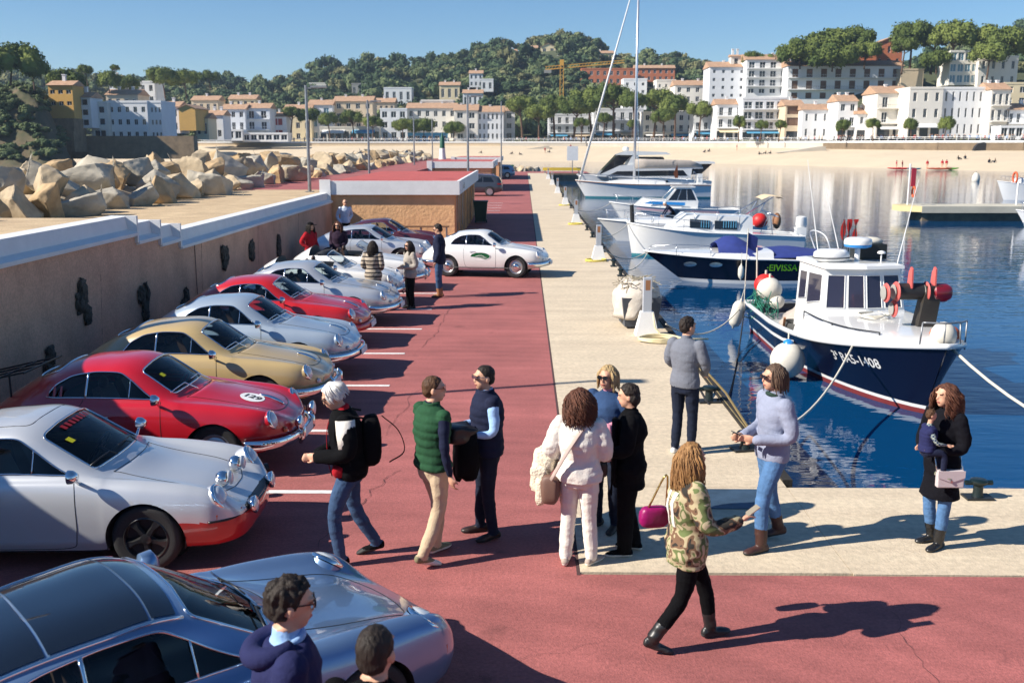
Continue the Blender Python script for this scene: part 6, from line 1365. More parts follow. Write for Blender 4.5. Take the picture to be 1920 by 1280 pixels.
# ---------------- sailing yacht
sy = thing('sailing_yacht', 'white sailing yacht with tall mast and grey furled mainsail', 'boat', (11.2, 95.5, WZ), R(180))
hl, hh = hull(12.6, 3.6, 1.65, 1.3, 1.25, sy, [.08, .16], [m_teal, m_teal, m_gel], rake=1.0, full=1.8, d=.5, bwf=.84, tr=.8); deck(hh, .0, sy, m_gel, 0, 37); MB().tube([(x, y + .02, h - .05) for x, y, h in hh], .03, 5).build('toe_rail', m_teak, sy)
crowned(hh, 12, 29, lambda t: .42 * math.sin(3.14 * min(t * .8 + .2, 1)) ** .6, sy, m_gel, 'coachroof', inset=.75)
mz = W(1190, -60, 95.5).z - WZ
MB().tube([(.75, 0, 1.3), (.75 - .0, 0, mz)], [.13, .1], 10).build('mast', M('mast_alloy', (.6, .62, .65), .3, metal=.6), sy, 180)
MB().tube([(5.9, 0, 1.7), (.85, 0, mz - .3)], [.13, .05], 8).build('furled_jib', m_gel, sy, 180)
bm_ = MB(); bm_.loft([[(x, .26 * s_ * math.cos(a), 3.15 + .45 * s_ * math.sin(a) - (.25 if x < -4.5 else 0)) for a in [6.283 * k / 12 for k in range(12)]] for x, s_ in ((.7, 1.1), (-.5, 1.0), (-2.5, .9), (-4.5, .75), (-5.6, .4))]); bm_.build('furled_mainsail', m_greyc, sy, 180); MB().tube([(.7, 0, 2.7), (-5.7, 0, 2.8)], .09, 8).build('boom', MATS['mast_alloy'], sy)
for s in (1, -1):
    MB().tube([(.5, s * 1.65, 1.35), (.75, s * .9, mz * .5), (.75, s * .02, mz * .8)], .02, 5).build('shroud', m_inox, sy); MB().tube([(.75, s * .9, mz * .5), (.75, 0, mz * .5)], .04, 5).build('spreader', m_inox, sy)
    rail(sy, [(5.9, s * .25, 2.3), (3, s * 1.3, 2.1), (-2, s * 1.75, 1.9), (-5.9, s * 1.4, 1.95)], [((x, s * y, 1.3), (x, s * y, z)) for x, y, z in ((5.9, .25, 2.3), (3, 1.3, 2.1), (.5, 1.65, 2.0), (-2, 1.75, 1.9), (-4, 1.6, 1.9), (-5.9, 1.4, 1.95))], .02)
MB().tube([(-4.9 + .0, .75 * math.cos(6.283 * k / 20), 1.95 + .5 * math.sin(6.283 * k / 20)) for k in range(20)], .03, 6, closed=True).build('steering_wheel', m_inox, sy, 180); MB().box(-5.6, -5.2, -.6, .6, 1.3, 2.25).build('helm_seat', m_gel, sy)
fl = MB().add([(-3.2, 1.3, 1.9), (-3.1, 1.32, 3.2), (-2.75, 1.4, 2.3), (-2.9, 1.36, 1.9)], [(0, 1, 2, 3)]).build('ensign', M('ensign_ochre', rgb(170, 90, 50), .8), sy, fix=False)
# ---------------- motor yacht behind
my = thing('motor_yacht', 'sleek white motor yacht with long black windows behind the sailing yacht', 'boat', (12.6, 107, WZ), R(180)); my.scale = (.8, .85, .8)
hl, hh = hull(17.5, 4.6, 2.3, 1.9, 1.5, my, [.1, .2], [m_navy, m_gel, m_gel], rake=2.0, full=1.8, d=.6, tr=.9); deck(hh, 0, my, m_gel, 0, 37)
def slab_side(nm, poly, y, m_, b=None): return MB().prism(poly, -y, y, 'y').build(nm, m_, my)
slab_side('superstructure', [(-6.0, 1.5), (6.3, 2.1), (3.2, 3.5), (-2.0, 3.9), (-6.2, 3.3)], 1.9, m_gel); slab_side('windscreen', [(6.0, 2.25), (3.5, 4.9), (1.5, 5.0), (3.0, 3.4)], 1.65, m_smoke); slab_side('hardtop', [(3.7, 4.85), (2.2, 5.35), (-2.8, 5.2), (-3.4, 4.9), (1.0, 4.8)], 1.8, m_gel); slab_side('upper_window', [(1.2, 3.75), (.6, 4.6), (-2.4, 4.6), (-2.8, 3.9)], 1.7, m_smoke); slab_side('pillar', [(2.4, 3.3), (1.6, 4.82), (.8, 4.82), (1.4, 3.3)], 1.74, m_gel); slab_side('lower_window', [(5.0, 2.1), (3.6, 2.75), (-5.0, 2.9), (-5.6, 2.2)], 1.93, m_smoke); slab_side('aft_roof', [(-2.4, 3.85), (-9.0, 4.0), (-9.2, 3.75), (-2.4, 3.6)], 1.9, m_gel); slab_side('aft_glass', [(-2.6, 3.59), (-8.8, 3.7), (-7.4, 2.4), (-5.0, 2.2)], 1.7, m_smoke)
MB().lathe([(.3, 0), (.42, .1), (.42, .4), (.2, .55)], 16, Matrix.Translation((2.3, 0, 5.36))).build('radar_dome', m_gel, my, 60); slab_side('hull_window', [(6.0, 1.35), (3.8, 1.72), (-3, 1.6), (-3, 1.2)], 2.32, m_smoke)
# ---------------- pontoon and boats on the right
pn = thing('pontoon', 'floating concrete pontoon with yellow end and grey pier block', 'pontoon', (0, 0, 0))
MB().box(26.2, 64, 66.2, 69.2, -.55, -.12).build('deck', M('pontoon_concrete', rgb(190, 184, 166), .9, var=.12, vscale=.8), pn); MB().prism([(25.1, 67.2), (26.195, 66.2), (26.195, 69.2), (25.1, 68.6)], -.5, -.13).build('yellow_end', M('yellow_edge', rgb(206, 190, 140), .7), pn); MB().box(26.4, 33.5, 66.6, 68.8, -1.5, -.56).build('pier_block', m_concwall, pn)
for i, (x, h_) in enumerate(((25.9, 2.6), (33.2, 1.35), (35.0, 1.6), (35.6, 1.6))): MB().tube([(x, 68, -.12), (x, 68, h_)], .06, 8).build('post', m_white, pn)
MB().box(26.0, 26.3, 67.9, 67.98, 1.1, 2.3).build('lifebuoy_board', M('board_red', rgb(170, 40, 60), .6), pn); MB().tube([(26.2 + .0, 67.85 + .28 * math.cos(6.283 * k / 20), .75 + .32 * math.sin(6.283 * k / 20)) for k in range(20)], .07, 8, closed=True).build('lifebuoy', m_orange, pn, 180)
q, _ = cruiser('white fishing cruiser with dark cabin moored behind the pontoon', (47.5, 92, WZ), R(180), 9, 3, 1.7, 1.3, 1.1, -.5, 3, .5, [m_gel, m_gel], [.1], (), rake=.7)
whb = MB().loft([[(-2.6, -1.1, 1.2), (1.5, -1.1, 1.4), (1.5, 1.1, 1.4), (-2.6, 1.1, 1.2)], [(-2.6, -1.05, 2.9), (.6, -1.0, 2.9), (.6, 1.0, 2.9), (-2.6, 1.05, 2.9)]]).build('wheelhouse', m_gel, q); MB().box(-2.9, 1.0, -1.15, 1.15, 2.902, 3.0).build('roof', m_gel, q); quadpane(whb, [(-.2, 1.1, 2.0), (1.1, 1.08, 2.0), (.65, 1.02, 2.75), (-.2, 1.05, 2.75)], m_glassblue, .02, 'window'); quadpane(whb, [(-2.4, 1.12, 1.6), (-.6, 1.12, 1.6), (-.6, 1.07, 2.75), (-2.4, 1.07, 2.75)], m_smoke, .02, 'window')
MB().tube([(3.2, .6 + .4 * math.cos(6.283 * k / 18), 2.0 + .5 * math.sin(6.283 * k / 18)) for k in range(18)], .09, 8, closed=True).build('lifebuoy', m_orange, q, 180)
q, _ = cruiser('white rowing boat with teal gunwale under the pontoon', (33.6, 61.5, WZ), R(165), 6.5, 2.2, 1.0, .75, .7, 0, 0, 0, [m_gel, m_gel], [.08], (), stripe=M('teal_band', rgb(30, 140, 170), .5)); q, _ = cruiser('white sailing dinghy hull at the right picture edge', (27.0, 48.2, WZ), R(185), 6.4, 2.3, 1.35, 1.15, 1.05, 0, 0, 0, [m_gel, m_gel], [.1], (), rake=.4, full=2.6)
by = thing('mooring_buoy', 'white conical mooring buoy floating off the beach', 'buoy', (61.7, 138.3, WZ)); by.scale = (.5, .5, .55); MB().lathe([(.7, -.3), (1.0, .0), (1.05, .6), (.9, 1.4), (.5, 2.0), (.1, 2.15)], 20).build('float', m_fend, by, 60); MB().tube([(0, 0, 2.1), (0, 0, 2.5)], .06, 6).build('ring', m_steel, by)
# ---------------- ropes from the boats to the quay
def line(name, label, pts, r_, m_, grp='mooring lines'): tag(MB().tube(pts, r_, 6).build(name, m_, None, 180), label, 'rope', grp)
bw = fb.matrix_basis
line('mooring_line', 'white mooring line from the fishing boat foredeck to the quay corner', sag(bw @ Vector((2.9, -1.05, 1.15)), (2.95, 12.5, .2), .5), .022, m_ropew); line('mooring_line', 'thick white mooring line from the bow towards the quay on the right', sag(bw @ Vector((4.35, .2, 1.35)), (9.6, 11.0, .05), .7), .028, m_ropew); line('mooring_line', 'dark mooring chain sagging from the quay to the fishing boat stern', sag(bw @ Vector((-4.4, -1.2, .7)), (3.0, 14.9, .05), .9), .018, m_ropek); line('mooring_line', 'pale line from the stern fender to the netting bin', sag(bw @ Vector((-4.3, -1.3, .75)), (2.95, 20.3, .25), .45), .016, m_ropew)
line('mooring_line', 'white line from the speedboat bow to the quay post', sag((4.6, 36.9, WZ + 1.1), (2.75, 34.1, .35), .3), .02, m_ropew); line('mooring_line', 'second white line from the speedboat bow to a cleat', sag((4.65, 37, WZ + 1.1), (3.0, 31.5, .08), .35), .018, m_ropew); line('mooring_line', 'line from the cabin boat bow to the quay', sag((4.8, 45.5, WZ + 1.5), (2.9, 42.5, .08), .3), .018, m_ropew); line('mooring_line', 'line from the small cabin boat bow to the quay', sag((5.6, 64.5, WZ + 1.3), (2.9, 62, .08), .4), .02, m_ropew)
# ================================================================== quay furniture
def pedestal(x, y, label, h=1.2):
    t = thing('service_post', label, 'post', (x, y, 0), 0, 'white service posts along the quay edge')
    MB().loft([[(-.24, -.2, 0), (.24, -.2, 0), (.24, .2, 0), (-.24, .2, 0)], [(-.13, -.11, .5), (.13, -.11, .5), (.13, .11, .5), (-.13, .11, .5)]]).build('base', m_white, t)
    MB().box(-.085, .085, -.085, .085, .5, h).build('post', M('post_grey', rgb(170, 176, 184), .5), t); MB().box(-.05, .05, -.0855, -.083, h - .25, h - .04).build('panel', m_teak, t)
for x, y, l in ((2.56, 20.4, 'grey service post on white base beside the netting bin'), (2.56, 34, 'white service post opposite the navy speedboat bow'), (2.61, 49.7, 'white service post near the open white boat'), (2.7, 65, 'white service post opposite the small cabin boat'), (2.75, 81.5, 'white service post short of the sailing yacht'), (2.78, 98, 'white service post beside the sailing yacht bow'), (2.8, 115, 'farthest white service post on the quay')): pedestal(x, y, l)
def cleat(x, y, rz, label, s=1.):
    t = thing('mooring_cleat', label, 'cleat', (x, y, .008), rz, 'black mooring cleats'); t.scale = (s, s, s)
    MB().box(-.2, .2, -.13, .13, 0, .03).build('plate', m_black, t); MB().lathe([(.085, .03), (.07, .1), (.07, .2), (.12, .23), (.13, .27), (.11, .29)], 18).build('bollard', M('green_black_iron', rgb(18, 34, 36), .4), t, 50); MB().tube([(-.2, 0, .24), (.2, 0, .24)], .04, 8).build('horn', MATS['green_black_iron'], t, 60)
cleat(2.86, 14.9, .1, 'dark cleat on the quay edge in front of the man in the grey sweater', .85); cleat(2.88, 12.45, .2, 'dark cleat at the quay corner near the man in the polo shirt', .85); cleat(5.1, 10.68, 0, 'dark mooring bollard on the corner quay behind the woman with the child', .75)
for i, y in enumerate((24.5, 27.2, 29.8, 32.2, 36.6, 39, 42.4, 46, 53, 57, 62, 70, 75)): cleat(2.92, y, 1.57, nth(i) + ' small dark cleat along the quay edge, counted from the service post', .75)
bx = thing('netting_bin', 'grey plastic bin heaped with pale fishing net and tarpaulin', 'bin', (2.5, 21.5, 0), R(4)); bx.scale = (.82, .82, .8)
MB().loft([[(-.42, -.5, .06), (.42, -.5, .06), (.42, .5, .06), (-.42, .5, .06)], [(-.52, -.6, .85), (.52, -.6, .85), (.52, .6, .85), (-.52, .6, .85)]]).build('bin', M('bin_grey', rgb(74, 80, 88), .6), bx)
rr_ = random.Random(12); tpn = MB(); rings = []
for i in range(12):
    t = i / 11; rings.append([(math.cos(6.283 * j / 20) * (.62 - .3 * max(0, t - .45) * 1.8) * (1 + .08 * math.sin(4 * j + i)) * (.95 if math.cos(6.283 * j / 20) > .2 else 1.05), math.sin(6.283 * j / 20) * .68 * (1 - .45 * max(0, t - .5)) * (1 + .06 * math.sin(3 * j)), (.92 - .55 * (1 - t / .45) * (1.2 if math.cos(6.283 * j / 20) < -.1 else .35)) if t < .45 else .92 + .38 * math.sin((t - .45) * 2.6)) for j in range(20)])
tpn.loft(rings); tpn.build('tarpaulin', M('tarp_pale', rgb(198, 190, 178), .9, var=.15, vscale=4, bump=.7, bscale=8), bx, 180)
nn = MB()
for k in range(160): p = Vector((rr_.uniform(-.35, .35), rr_.uniform(-.45, .45), 1.08 + rr_.uniform(0, .22))); nn.tube(rope([p, p + Vector((rr_.uniform(-.25, .25), rr_.uniform(-.25, .25), rr_.uniform(-.05, .12))), p + Vector((rr_.uniform(-.35, .35), rr_.uniform(-.3, .3), rr_.uniform(-.2, .02)))], 3), .011, 4)
o = nn.build('fishing_net', M('net_pale', rgb(196, 186, 162), .95, col2=rgb(90, 84, 76), vscale=9), bx); o['kind'] = 'stuff'
hs = MB(); P = []
for k in range(90): a = k * .42; P.append((.42 * math.cos(a) * (1 + .05 * math.sin(k * 1.7)), .3 * math.sin(a), .022 + k * .0007 + .012 * math.sin(k * .9)))
hs.tube([(-.1, .45, .5), (-.05, .4, .2), (.1, .3, .03)] + P + [(.7, .1, .025), (1.0, .15, .02)], .018, 6); tag(hs.build('water_hose', M('hose_cream', rgb(220, 206, 164), .6), None, 180, (2.75, 19.7, .008)), 'coiled cream water hose beside the grey service post', 'hose')
for i, (x, y) in enumerate(((2.45, 33.6), (2.55, 49.2), (2.62, 64.6))):
    hs = MB(); hs.tube([(.35 * math.cos(k * .5) * (1 + .1 * math.sin(k)), .28 * math.sin(k * .5), .02 + k * .0009) for k in range(60)], .018, 5); tag(hs.build('water_hose', M('hose_yellow', rgb(214, 196, 90), .6), None, 180, (x, y, .008)), ['yellow hose coiled at the post opposite the speedboat', 'yellow hose coiled at the post near the open boat', 'yellow hose coiled at the post opposite the small cabin boat'][i], 'hose')
rr = thing('hand_rail', 'slim steel gangway rail leaning along the quay edge by the man in the grey sweater', 'rail', (2.95, 13.9, 0)); MB().tube([(-.42, 2.2, .75), (.0, .2, .35), (.12, -1.6, .06)], .018, 8).build('tube', M('brass_rail', rgb(150, 130, 84), .4, metal=.5), rr, 60); MB().tube(sag((-.42, 2.2, .75), (.35, -1.2, -.3), .35), .02, 6).build('chain', m_ropek, rr)
sg = thing('notice_board', 'white notice board on a post at the end of the quay', 'sign', (6.6, 137, 0)); MB().tube([(0, 0, 0), (0, 0, 1.9)], .06, 8).build('post', m_steel, sg); MB().box(-.75, .75, -.06, .0, 1.7, 3.6).build('board', m_white, sg)
yr = thing('yellow_barrier', 'low yellow barrier rail at the end of the quay', 'barrier', (5.2, 137.5, 0)); MB().box(-2.6, 2.6, -.1, .1, .35, .75).build('rail', M('yellow_barrier_paint', rgb(226, 190, 60), .6), yr)
for x in (-2.3, 2.3): MB().box(x - .08, x + .08, -.08, .08, 0, .349).build('post', m_steel, yr)
bc = thing('beacon', 'small white and green harbour beacon at the end of the breakwater', 'beacon', (-10.6, 132, 1.93)); bc.scale = (.55, .55, .75); MB().lathe([(.9, 0), (.75, .6), (.62, 1.9)], 16).build('base', m_white, bc, 50); MB().lathe([(.62, 1.902), (.5, 3.6), (.2, 4.1), (.1, 4.6)], 16).build('tower', M('beacon_green', rgb(16, 84, 62), .5), bc, 50)
# ================================================================== people: limbs and torso are fused into one skin by a voxel remesh
def skin_mat(n, c): return M(n, c, .55, var=.06, vscale=12, spec=.4)
m_skin = skin_mat('skin', rgb(206, 158, 130)); m_lip = M('lips', rgb(160, 86, 80), .5); m_eye = M('eye_dark', (.03, .02, .018), .3); m_sole = M('sole_white', rgb(222, 218, 208), .7); m_solek = M('sole_black', (.02, .02, .02), .7); m_blackc = M('cloth_black', (.005, .005, .006), .9, bump=.2, bscale=60, spec=.08)
def cloth(n, c, var=.1, vs=14, bump=.25): return M('cloth_' + n, c, .88, var=var, vscale=vs, bump=bump, bscale=45, spec=.25)
m_jeans = cloth('jeans', rgb(56, 80, 112), .28, 7); m_djeans = cloth('dark_jeans', rgb(24, 32, 50), .2, 7); m_bjeans = cloth('bright_jeans', rgb(78, 114, 156), .28, 6); m_chino = cloth('chino', rgb(190, 170, 142), .06); m_whitec = cloth('white', rgb(222, 216, 206), .04); m_navyc = cloth('navy', rgb(24, 30, 54), .1); m_greenq = cloth('green_quilt', rgb(34, 74, 48), .12); m_greyk = cloth('grey_knit', rgb(112, 116, 126), .07, 50); m_lav = cloth('blue_grey', rgb(140, 146, 166), .05); m_lblue = cloth('light_blue', rgb(150, 184, 226), .05); m_redc = cloth('red', rgb(168, 24, 36), .1); m_plum = cloth('plum', rgb(44, 28, 46), .15); m_denim = cloth('denim', rgb(44, 68, 104), .2, 9); m_pink = cloth('pink', rgb(206, 140, 160), .1); m_hood = cloth('hoodie_navy', rgb(34, 38, 78), .1); m_ghair = M('hair_white', rgb(216, 212, 206), .6, var=.15, vscale=30); m_fleece = M('fleece', rgb(226, 214, 190), .95, var=.08, vscale=20, bump=1., bscale=40)
def hairm(n, c, c2): return M('hair_' + n, c, .62, spec=.25, col2=c2, vscale=16, detail=4, bump=.5, bscale=60, stretch=(1, 1, .25))
h_dark = hairm('dark', (.012, .009, .007), (.035, .025, .02)); h_brown = hairm('brown', (.045, .022, .012), (.12, .06, .03)); h_curl = hairm('chestnut', (.05, .02, .012), (.15, .06, .035)); h_honey = hairm('honey', (.16, .075, .028), (.42, .23, .09)); h_blond = hairm('blond', (.30, .20, .09), (.52, .38, .2)); h_ash = hairm('ash_brown', (.06, .04, .028), (.16, .1, .065))
def camo_mat():
    m = bpy.data.materials.new('camouflage'); m.use_nodes = True; n = m.node_tree.nodes; l = m.node_tree.links; b = n['Principled BSDF']; b.inputs['Roughness'].default_value = .9
    tc = n.new('ShaderNodeTexCoord'); t = n.new('ShaderNodeTexNoise'); t.inputs['Scale'].default_value = 8.5; t.inputs['Detail'].default_value = 1.5; t.inputs['Distortion'].default_value = .6; l.new(tc.outputs['Object'], t.inputs[0])
    r = n.new('ShaderNodeValToRGB'); r.color_ramp.interpolation = 'CONSTANT'; e = r.color_ramp.elements
    for i, (p, c) in enumerate(((0, rgb(44, 40, 34)), (.38, rgb(112, 84, 62)), (.46, rgb(172, 158, 124)), (.54, rgb(100, 112, 66)), (.62, rgb(186, 172, 138)))):
        q = e[i] if i < 2 else e.new(p); q.position = p; q.color = (*c, 1)
    l.new(t.outputs[0], r.inputs[0]); l.new(r.outputs[0], b.inputs['Base Color']); return m
m_camo = camo_mat()
def plaid_mat(name, c1, c2, s):
    m = bpy.data.materials.new(name); m.use_nodes = True; n = m.node_tree.nodes; l = m.node_tree.links; b = n['Principled BSDF']; b.inputs['Roughness'].default_value = .9
    tc = n.new('ShaderNodeTexCoord'); ck = n.new('ShaderNodeTexChecker'); ck.inputs['Scale'].default_value = s; ck.inputs['Color1'].default_value = (*c1, 1); ck.inputs['Color2'].default_value = (*c2, 1); l.new(tc.outputs['Object'], ck.inputs[0]); l.new(ck.outputs[0], b.inputs['Base Color']); return m
def bands_mat():
    m = bpy.data.materials.new('striped_knit'); m.use_nodes = True; n = m.node_tree.nodes; l = m.node_tree.links; b = n['Principled BSDF']; b.inputs['Roughness'].default_value = .9
    tc = n.new('ShaderNodeTexCoord'); w_ = n.new('ShaderNodeTexWave'); w_.bands_direction = 'Z'; w_.inputs['Scale'].default_value = 3.2; l.new(tc.outputs['Object'], w_.inputs[0]); r = n.new('ShaderNodeValToRGB'); r.color_ramp.interpolation = 'CONSTANT'; e = r.color_ramp.elements; e[0].color = (*rgb(40, 34, 34), 1); e[1].position = .25; e[1].color = (*rgb(170, 156, 138), 1); l.new(w_.outputs[0], r.inputs[0]); l.new(r.outputs[0], b.inputs['Base Color']); return m
def remesh(mb, voxel, smooth=3):
    me = mb.mesh('tmp', None); o = bpy.data.objects.new('tmp', me); COL.objects.link(o)
    m = o.modifiers.new('r', 'REMESH'); m.mode = 'VOXEL'; m.voxel_size = voxel; m.use_smooth_shade = True
    s = o.modifiers.new('s', 'SMOOTH'); s.iterations = smooth; s.factor = .5
    dg = bpy.context.evaluated_depsgraph_get(); dg.update(); r = bpy.data.meshes.new_from_object(o.evaluated_get(dg)); bpy.data.objects.remove(o); bpy.data.meshes.remove(me)
    return r
TOR = [(.80, .150, .105), (.88, .172, .122), (.95, .175, .128), (1.02, .160, .116), (1.09, .148, .108), (1.17, .155, .115), (1.26, .168, .125), (1.34, .176, .120), (1.41, .165, .095), (1.455, .115, .075), (1.49, .062, .06), (1.54, .054, .056)]
def skeleton(p, fem):
    J = dict(pelvis=(0, 0, .95), neck=(0, 0, 1.47), head=(.025, 0, 1.635), hl=(0, .095, .92), hr=(0, -.095, .92), kl=(.025, .1, .5), kr=(.025, -.1, .5), al=(0, .105, .09), ar=(0, -.105, .09), sl=(0, .185, 1.415), sr=(0, -.185, 1.415), el=(-.03, .235, 1.14), er=(-.03, -.235, 1.14), wl=(.06, .24, .90), wr=(.06, -.24, .90))
    J.update(p or {})
    J = {k: Vector(v) if hasattr(v, '__len__') else v for k, v in J.items()}
    return J
def torso_rings(J, fem, infl=0., z0=.80, z1=1.54, flare=0., n=16, wmul=1.):
    P, N = J['pelvis'], J['neck']; out = []
    hd = (J['hl'] - J['hr']); sd = (J['sl'] - J['sr']); ah = math.atan2(hd.y, hd.x) - math.pi / 2; as_ = math.atan2(sd.y, sd.x) - math.pi / 2
    zs = sorted(set([z0] + [t[0] for t in TOR if z0 < t[0] < z1] + [z1] + list(np.arange(z0, min(.8, z1), .08))))
    for z in zs:
        w_ = interp([(t[0], t[1]) for t in TOR], z); d_ = interp([(t[0], t[2]) for t in TOR], z)
        if fem: w_ *= interp([(.8, 1.04), (.95, 1.06), (1.09, .88), (1.3, .93), (1.45, .9), (1.55, .85)], z); d_ *= interp([(.8, 1.05), (.95, 1.05), (1.09, .9), (1.27, 1.12), (1.4, .95), (1.55, .85)], z)
        if z < .85: q = (.85 - z); w_ += flare * q; d_ += flare * q * 1.1
        if z < 1.47: w_ = w_ * wmul + infl; d_ = d_ * (wmul * .5 + .5) + infl
        else: w_ += infl * .6; d_ += infl * .6
        t = (z - .95) / (1.47 - .95); c = P + (N - P) * t if t > 0 else P + Vector((0, 0, z - .95)); a = ah + (as_ - ah) * min(max(t, 0), 1)
        ring = []
        for k in range(n):
            an = 2 * math.pi * k / n; x, y = d_ * math.cos(an), w_ * math.sin(an); ring.append(Vector((c.x + x * math.cos(a) - y * math.sin(a), c.y + x * math.sin(a) + y * math.cos(a), c.z)))
        out.append(ring)
    return out
def limb(mb, pts, rad, n=12):
    P = rope(pts, 5); k = len(P) - 1; R_ = [interp([(i / (len(rad) - 1), r) for i, r in enumerate(rad)], j / k) for j in range(k + 1)]
    mb.tube(P, R_, n); mb.ball(P[0], rad[0] * .98, 10, 6); mb.ball(P[-1], rad[-1] * .98, 10, 6)
def hand(mb, w, d, side, curl=.6, pdir=None):
    """palm, four bent fingers of unequal length and a thumb leaving the side of the palm"""
    d = d.normalized(); n = Vector(pdir) if pdir is not None else Vector((1, 0, 0)); s = d.cross(n).normalized() * side; n = s.cross(d).normalized() * side
    c = w + d * .055
    mb.tube([w, w + d * .03, c, w + d * .095], [.026, .034, .04, .034], 10, flat=.55, up=n)
    for i, (o, L) in enumerate(((-.028, .068), (-.009, .08), (.01, .075), (.028, .058))):
        b = w + d * .09 + s * o; p1 = b + d * L * .45 + n * L * .15 * curl; p2 = p1 + (d * (1 - curl * .6) + n * curl).normalized() * L * .35; p3 = p2 + (d * (1 - curl) + n * curl * 1.2).normalized() * L * .25
        mb.tube([b - d * .02, b, p1, p2, p3], [.0095, .0095, .009, .0082, .007], 7)
    t0 = w + d * .03 - s * .03; mb.tube([t0 + s * .012, t0 - s * .012 + d * .02 + n * .01, t0 - s * .02 + d * .05 + n * .025, t0 - s * .012 + d * .072 + n * .035], [.012, .0115, .01, .008], 7)
def person(label, loc, face, h, pose=None, fem=False, top=('shirt', m_whitec), legs=m_jeans, shoe=m_solek, sole=m_solek, hair=None, hairstyle='short', sleeve=None, skin=None, voxel=.0095, jacket=None, glasses=None, look=0., nod=0., build=1., curl=.6, group=None, boots=False, gaunt=1., collar=None, baggy=0., hseed=1):
    """pose: joint positions for a 1.75 m figure facing +x; jacket: dict(mat, hem, infl, sleeve_mat, flare, arms)"""
    skin = skin or m_skin; J = skeleton(pose, fem); root = thing('person', label, 'person', loc, R(face), group); root.scale = (h / 1.75,) * 3
    mb = MB(); mb.loft(torso_rings(J, fem, .006, wmul=build)); seg = []
    def S(a, b, r, m_): seg.append((Vector(a), Vector(b), r, m_))
    sm = top[1]; slm = sleeve or sm; bg = baggy
    for s in 'lr':
        H_, K, A = J['h' + s], J['k' + s], J['a' + s]; limb(mb, [H_, K, A], [.095 + bg, .088 + bg, .067 + bg, .064 + bg * 1.2, .052 + bg * 1.2]); S(H_, K, .08, legs); S(K, A + (K - A) * .0, .055, legs)
        # foot: heel to toe, direction from optional toe joint
        td = J.get('t' + s); td = Vector(td) if td is not None else Vector((1, (.16 if s == 'l' else -.16), 0)); td = td.normalized(); up = J.get('u' + s, 0.); hz = A - Vector((0, 0, .055)); ft = Vector((td.x, td.y, td.z))
        mb.loft([[hz + ft * x + ft.cross(Vector((0, 0, 1))).normalized() * (wd * math.cos(a)) + Vector((0, 0, zc + hh_ * math.sin(a))) for a in [6.283 * k / 12 for k in range(12)]] for x, wd, zc, hh_ in ((-.085, .018, .0, .02), (-.07, .034, .008, .042), (-.01, .04, .016, .052), (.07, .043, .0, .038), (.13, .047, -.006, .03), (.175, .036, -.01, .022), (.195, .014, -.012, .012))]); mb.tube([A + Vector((0, 0, .04)), A - Vector((0, 0, .03))], [.046, .044], 10)
        S(hz - ft * .05, hz + ft * .16, .04, shoe)
        if boots: mb.tube([A + (K - A) * .3, A], [.058, .056], 12); S(A, A + (K - A) * .28, .06, shoe)
        sh, E, W_ = J['s' + s], J['e' + s], J['w' + s]; limb(mb, [sh, E, W_], [.058 * build, .05 * build, .042, .04, .028]); S(sh, E, .05, slm); S(E, W_, .036, slm)
        hd = J.get('h' + s + 'd'); hd = Vector(hd) if hd is not None else (W_ - E); hand(mb, W_ + (W_ - E).normalized() * .01, hd, 1 if s == 'l' else -1, curl, J.get('p' + s)); q = W_ + hd.normalized() * .02; S(q, W_ + hd.normalized() * .17, .03, skin)
    N, Hd = J['neck'], J['head']; a = R(look); fx = Vector((math.cos(a) * math.cos(nod), math.sin(a) * math.cos(nod), -math.sin(nod))); fz = Vector((math.cos(a) * math.sin(nod), math.sin(a) * math.sin(nod), math.cos(nod))); fy = fz.cross(fx)
    HM = Matrix((fx, fy, fz)).transposed().to_4x4(); HM.translation = Hd
    mb.tube([N - Vector((0, 0, .06)), N, Hd - fz * .06], [.06, .054, .052], 12)
    mb.ball((0, 0, .018), (.094, .074, .099), 20, 14, mat=HM); mb.ball((.032, 0, -.045), (.064, .058, .07), 16, 10, mat=HM); mb.ball((.055, 0, -.088), (.03, .032, .024), 12, 8, mat=HM)
    mb.loft([[HM @ Vector(p) for p in ((.088, -.008, .02), (.088, .008, .02), (.09, 0, .03))], [HM @ Vector(p) for p in ((.112, -.017, -.03), (.112, .017, -.03), (.118, 0, -.01))], [HM @ Vector(p) for p in ((.09, -.012, -.04), (.09, .012, -.04), (.09, 0, -.035))]])
    for s in (1, -1): mb.ball((-.005, s * .079, -.008), (.02, .012, .032), 10, 6, mat=HM); mb.ball((.085, s * .03, .035), (.02, .026, .01), 8, 5, mat=HM)
    mb.ball((.088, 0, -.058), (.018, .024, .009), 10, 5, mat=HM)
    S(N - Vector((0, 0, .0)), Hd, .05, skin); S(Hd - fz * .05, Hd + fz * .05, .09, skin)
    S(J['pelvis'] - Vector((0, 0, .1)), J['pelvis'] + Vector((0, 0, .03)), .12, legs); S(J['pelvis'] + (N - J['pelvis']) * .17, N - (N - J['pelvis']) * .1, .13, sm); S(J['sl'], J['sr'], .06, sm)
    me = remesh(mb, voxel); nv = len(me.vertices); co = np.empty(nv * 3); me.vertices.foreach_get('co', co); co = co.reshape(-1, 3)
    npoly = len(me.polygons); cen = np.empty(npoly * 3); me.polygons.foreach_get('center', cen); cen = cen.reshape(-1, 3)
    best = np.full(npoly, 1e9); mats = []; mi = np.zeros(npoly, int)
    for A, B, r_, m_ in seg:
        A, B = np.array(A), np.array(B); d = B - A; t = np.clip(((cen - A) @ d) / max(d @ d, 1e-9), 0, 1); dist_ = np.linalg.norm(cen - (A + t[:, None] * d), axis=1) - r_
        if m_ not in mats: mats.append(m_)
        k = mats.index(m_); q = dist_ < best; best[q] = dist_[q]; mi[q] = k
